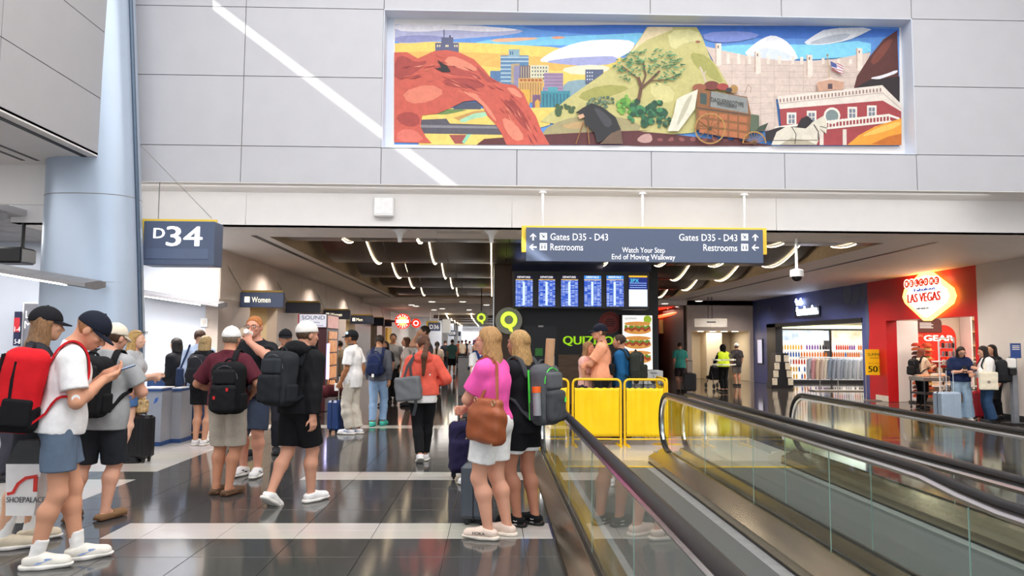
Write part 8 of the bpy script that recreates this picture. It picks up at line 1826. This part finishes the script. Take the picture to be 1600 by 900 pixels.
t = thing('tote_bag', 'cream canvas tote hanging beside the woman in the white hoodie', 'bag', tuple(q.fr.w((-0.25, 0.1, 0.7)))); b = SDF(0.02); b.group([('b', np.array([-0.24, 0.06, 0.86]), np.array([0.035, 0.17, 0.18]), 0.02)], 0.02); b.wrinkle(0.005, 18, 9); soft('bag_body', b, 0.012, C('e8e0cc'), t, q.fr); patch(q, 'printed_emblem', np.array([-0.284, 0.06, 0.84]), np.array([-1.0, 0, 0]), (0, 0, 1), circ(0.03), mat('print_grey', '8a8478', 0.6), 0.003, t)
for dy in (-0.08, 0.08): hard('handle', MB().ribbon([(-0.24, 0.06+dy, 1.02), (-0.21, 0.05+dy*0.6, 1.18), (-0.15, 0.02, 1.27)], (0, 1, 0), 0.025, 0.005), C('e8e0cc'), t, q.fr)
quick('dark-haired person in black half hidden behind the woman in the white hoodie', 1556, 655, 1.58, 100, '1c1c20', '1c1c20', '1c1414', female=True, style='bob', hl=0.2, h=0.014, sleeve=1.5)

# ------------------------------------------------------------------ luggage
def suitcase(label, loc, w, h, d, yaw, c, rise=0.0, ribs=4, tall=0.0, soft_=False):
    fr = Frame((loc[0], loc[1], 0), yaw); t = thing('suitcase', label, 'suitcase', (loc[0], loc[1], 0)); m = mat('shell_'+c, c, 0.35, var=0.06, scale=5)
    hard('shell', MB().box((-w/2, -d/2, 0.05), (w/2, d/2, h), bev=0.035), m, t, fr, 30)
    for k in range(ribs):
        x = -w/2+w*(k+1)/(ribs+1)
        for sg in (-1, 1): hard('rib', MB().box((x-0.012, sg*d/2-0.004, 0.10), (x+0.012, sg*d/2+0.004, h-0.05), bev=0.003), m, t, fr, False)
    hard('zip_seam', MB().box((-w/2-0.002, -0.006, 0.05), (w/2+0.002, 0.006, h+0.002)), M_black, t, fr, False)
    for x in (-w/2+0.05, w/2-0.05):
        for y in (-d/2+0.05, d/2-0.05): hard('wheel', MB().lathe([(0.016, -0.012), (0.026, -0.008), (0.026, 0.008), (0.016, 0.012)], (x, y, 0.026), 10, axis='x'), M_black, t, fr, False); hard('wheel_fork', MB().box((x-0.018, y-0.012, 0.035), (x+0.018, y+0.012, 0.06)), M_black, t, fr, False)
    hard('carry_handle', MB().tube([(-0.08, 0, h-0.005), (-0.07, 0, h+0.025), (0.07, 0, h+0.025), (0.08, 0, h-0.005)], 0.010, 6), M_black, t, fr)
    if tall:
        for x in (-0.08, 0.08): hard('pull_tube', MB().tube([(x, -d/2+0.05, h-0.02), (x, -d/2+0.05, h+tall)], 0.008, 6), M_alu, t, fr)
        hard('pull_grip', MB().tube([(-0.09, -d/2+0.05, h+tall), (0.09, -d/2+0.05, h+tall)], 0.014, 6), M_black, t, fr)
    return t, fr
suitcase('black suitcase with a paper bag on top beside the blond traveller', at_foot(217, 722), 0.30, 0.60, 0.22, R(-8), '1b1b1e')
c0 = at_foot(217, 722); t = thing('paper_bag', 'crumpled brown paper bag on the black suitcase', 'bag', (c0[0], c0[1], 0.63)); b = SDF(0.02); b.group([('b', np.array([0, 0, 0.71]), np.array([0.08, 0.06, 0.085]), 0.02)], 0.01); b.wrinkle(0.010, 45, 3); soft('paper', b, 0.011, mat('paper_brown', 'c8a878', 0.7, var=0.15), t, Frame((c0[0], c0[1], 0), 0)); b = SDF(0.02); b.group([('e', np.array([0, 0, 0.815]), np.array([0.06, 0.035, 0.035]))], 0.01); b.wrinkle(0.012, 60, 4); soft('twisted_top', b, 0.010, mat('paper_brown', 'c8a878', 0.7), t, Frame((c0[0], c0[1], 0), 0))
suitcase('slate grey ribbed suitcase standing in front of the woman in pink', at_foot(745, 815), 0.34, 0.52, 0.23, R(80), '4a515c', ribs=5)
suitcase('blue suitcase beside the young man in white T-shirt', at_foot(528, 676), 0.34, 0.56, 0.24, R(60), '1f3a6e', tall=0.42)
v = at_foot(521, 674); t = thing('duffel_bag', 'dark red duffel bag on top of the blue suitcase', 'bag', (v[0], v[1], 0.58)); b = SDF(0.02); fr_ = Frame((v[0], v[1], 0), R(60)); b.group([('c', np.array([-0.16, 0.05, 0.70]), np.array([0.16, 0.05, 0.70]), 0.11, 0.11)], 0.02); b.wrinkle(0.008, 18, 8); soft('bag_body', b, 0.012, C('4a1c22'), t, fr_); hard('handle', MB().tube([(-0.1, 0.05, 0.79), (-0.08, 0.05, 0.9), (0.08, 0.05, 0.9), (0.1, 0.05, 0.79)], 0.010, 6), C('4a1c22'), t, fr_)
suitcase('black suitcase beside the man in teal polo', at_foot(1077, 613), 0.42, 0.62, 0.26, R(0), '1c1c20', tall=0.4)
suitcase('light blue suitcase with raised handle beside the woman in navy', at_foot(1481, 660), 0.46, 0.62, 0.28, R(10), 'a3b6cc', ribs=4, tall=0.45)
v = at_foot(1524, 655); suitcase('red suitcase partly hidden behind the woman in navy', v, 0.36, 0.60, 0.24, R(20), 'b01c2c')
# soft purple bag
v = at_foot(722, 748); fr_ = Frame((v[0], v[1], 0), R(8)); t = thing('rolling_bag', 'dark purple soft rolling bag in front of the woman in pink', 'bag', (v[0], v[1], 0)); b = SDF(0.02); b.group([('b', np.array([0, 0, 0.36]), np.array([0.155, 0.12, 0.29]), 0.07), ('b', np.array([-0.02, -0.11, 0.28]), np.array([0.12, 0.05, 0.17]), 0.04)], 0.04); b.wrinkle(0.006, 20, 2); soft('bag_body', b, 0.011, C('2b2647'), t, fr_)
hard('zip', MB().tube([(0.10*math.cos(math.pi*k/10), -0.125, 0.40+0.16*math.sin(math.pi*k/10)) for k in range(11)], 0.005, 5), M_black, t, fr_); hard('handle', MB().tube([(-0.05, 0, 0.64), (-0.04, 0, 0.70), (0.04, 0, 0.70), (0.05, 0, 0.64)], 0.010, 6), M_black, t, fr_)
for x in (-0.1, 0.1): hard('wheel', MB().lathe([(0.02, -0.015), (0.035, -0.01), (0.035, 0.01), (0.02, 0.015)], (x, -0.02, 0.035), 10, axis='x'), M_black, t, fr_, False); hard('wheel_mount', MB().box((x-0.025, -0.05, 0.03), (x+0.025, 0.03, 0.1)), M_black, t, fr_, False)
# handbag of the pink woman
p = p22; t = thing('handbag', 'large tan leather shoulder bag on the woman in pink', 'handbag', tuple(p.fr.w((-0.24, -0.05, 0.72))))
M_leather = mat('tan_leather', '9a5230', 0.42, var=0.12, scale=10, bump=0.2, bscale=70)
Mb = np.stack([nrm([0.25, 1, 0.10]), nrm([1, -0.25, 0]), nrm([0, -0.10, 1])], 1); cb = np.array([-0.235, -0.07, 0.945])
b = SDF(0.02); b.group([('b', cb-Mb[:, 2]*0.03, np.array([0.17, 0.075, 0.14]), 0.05, Mb), ('b', cb+Mb[:, 2]*0.08, np.array([0.135, 0.05, 0.10]), 0.04, Mb)], 0.04); b.wrinkle(0.007, 17, 6); soft('bag_body', b, 0.009, M_leather, t, p.fr)
st = [cb+Mb[:, 2]*0.15+Mb[:, 0]*0.09, cb+Mb[:, 2]*0.28+Mb[:, 0]*0.05+np.array([0.04, 0, 0]), p.sh[0]+p.rt*0.05+p.up*0.07-p.fw*0.05, p.sh[0]+p.rt*0.055+p.up*0.085, p.sh[0]+p.rt*0.05+p.up*0.05+p.fw*0.08]
st2 = [cb+Mb[:, 2]*0.15-Mb[:, 0]*0.09, cb+Mb[:, 2]*0.30-Mb[:, 0]*0.05+np.array([0.03, 0, 0]), p.sh[0]+p.rt*0.05+p.up*0.05-p.fw*0.10, p.sh[0]+p.rt*0.055+p.up*0.085-p.fw*0.03]
for q_ in (st, st2): hard('strap', MB().ribbon([q_[0], q_[1]]+list(p.push_out(q_[2:], 0.012)), [p.fw]*len(q_), 0.022, 0.008), M_leather, t, p.fr)
for sg in (-1, 1): hard('buckle', MB().tube([cb+Mb[:, 2]*0.16+Mb[:, 0]*(sg*0.09+0.016*math.cos(a_))-Mb[:, 1]*0.052+Mb[:, 2]*0.022*math.sin(a_) for a_ in [2*math.pi*k/10 for k in range(10)]], 0.004, 5, closed=True), mat('brass', 'd8c8a0', 0.25, metal=0.9), t, p.fr); hard('stud', MB().lathe([(0.008, 0), (0.006, 0.006), (0, 0.007)], tuple(cb-Mb[:, 2]*0.15+Mb[:, 0]*sg*0.13-Mb[:, 1]*0.075), 8, axis='x'), mat('brass', 'd8c8a0', 0.25, metal=0.9), t, p.fr)
# stroller
v = at_foot(1120, 607); fr_ = Frame((v[0], v[1], 0), R(10)); t = thing('stroller', 'folded-hood black stroller pushed by the worker in the safety vest', 'stroller', (v[0], v[1], 0))
b = SDF(0.02); b.group([('b', np.array([0, 0.1, 0.55]), np.array([0.2, 0.12, 0.25]), 0.06, np.stack([[1, 0, 0], nrm([0, 1, 0.4]), nrm([0, -0.4, 1])], 1)), ('b', np.array([0, 0.25, 0.38]), np.array([0.2, 0.2, 0.06]), 0.04)], 0.04); soft('seat', b, 0.016, C('1e1e22'), t, fr_)
for sg in (-1, 1):
    hard('frame_tube', MB().tube([(sg*0.22, -0.25, 0.95), (sg*0.22, -0.05, 0.6), (sg*0.22, 0.4, 0.12)], 0.014, 6), M_darkgrey, t, fr_); hard('frame_tube', MB().tube([(sg*0.22, -0.05, 0.6), (sg*0.22, -0.22, 0.12)], 0.014, 6), M_darkgrey, t, fr_)
    for y in (-0.22, 0.4): hard('wheel', MB().lathe([(0.05, -0.02), (0.09, -0.015), (0.09, 0.015), (0.05, 0.02)], (sg*0.22, y, 0.09), 14, axis='x'), M_black, t, fr_, False)
hard('push_bar', MB().tube([(-0.22, -0.25, 0.95), (0.22, -0.25, 0.95)], 0.016, 6), M_black, t, fr_)
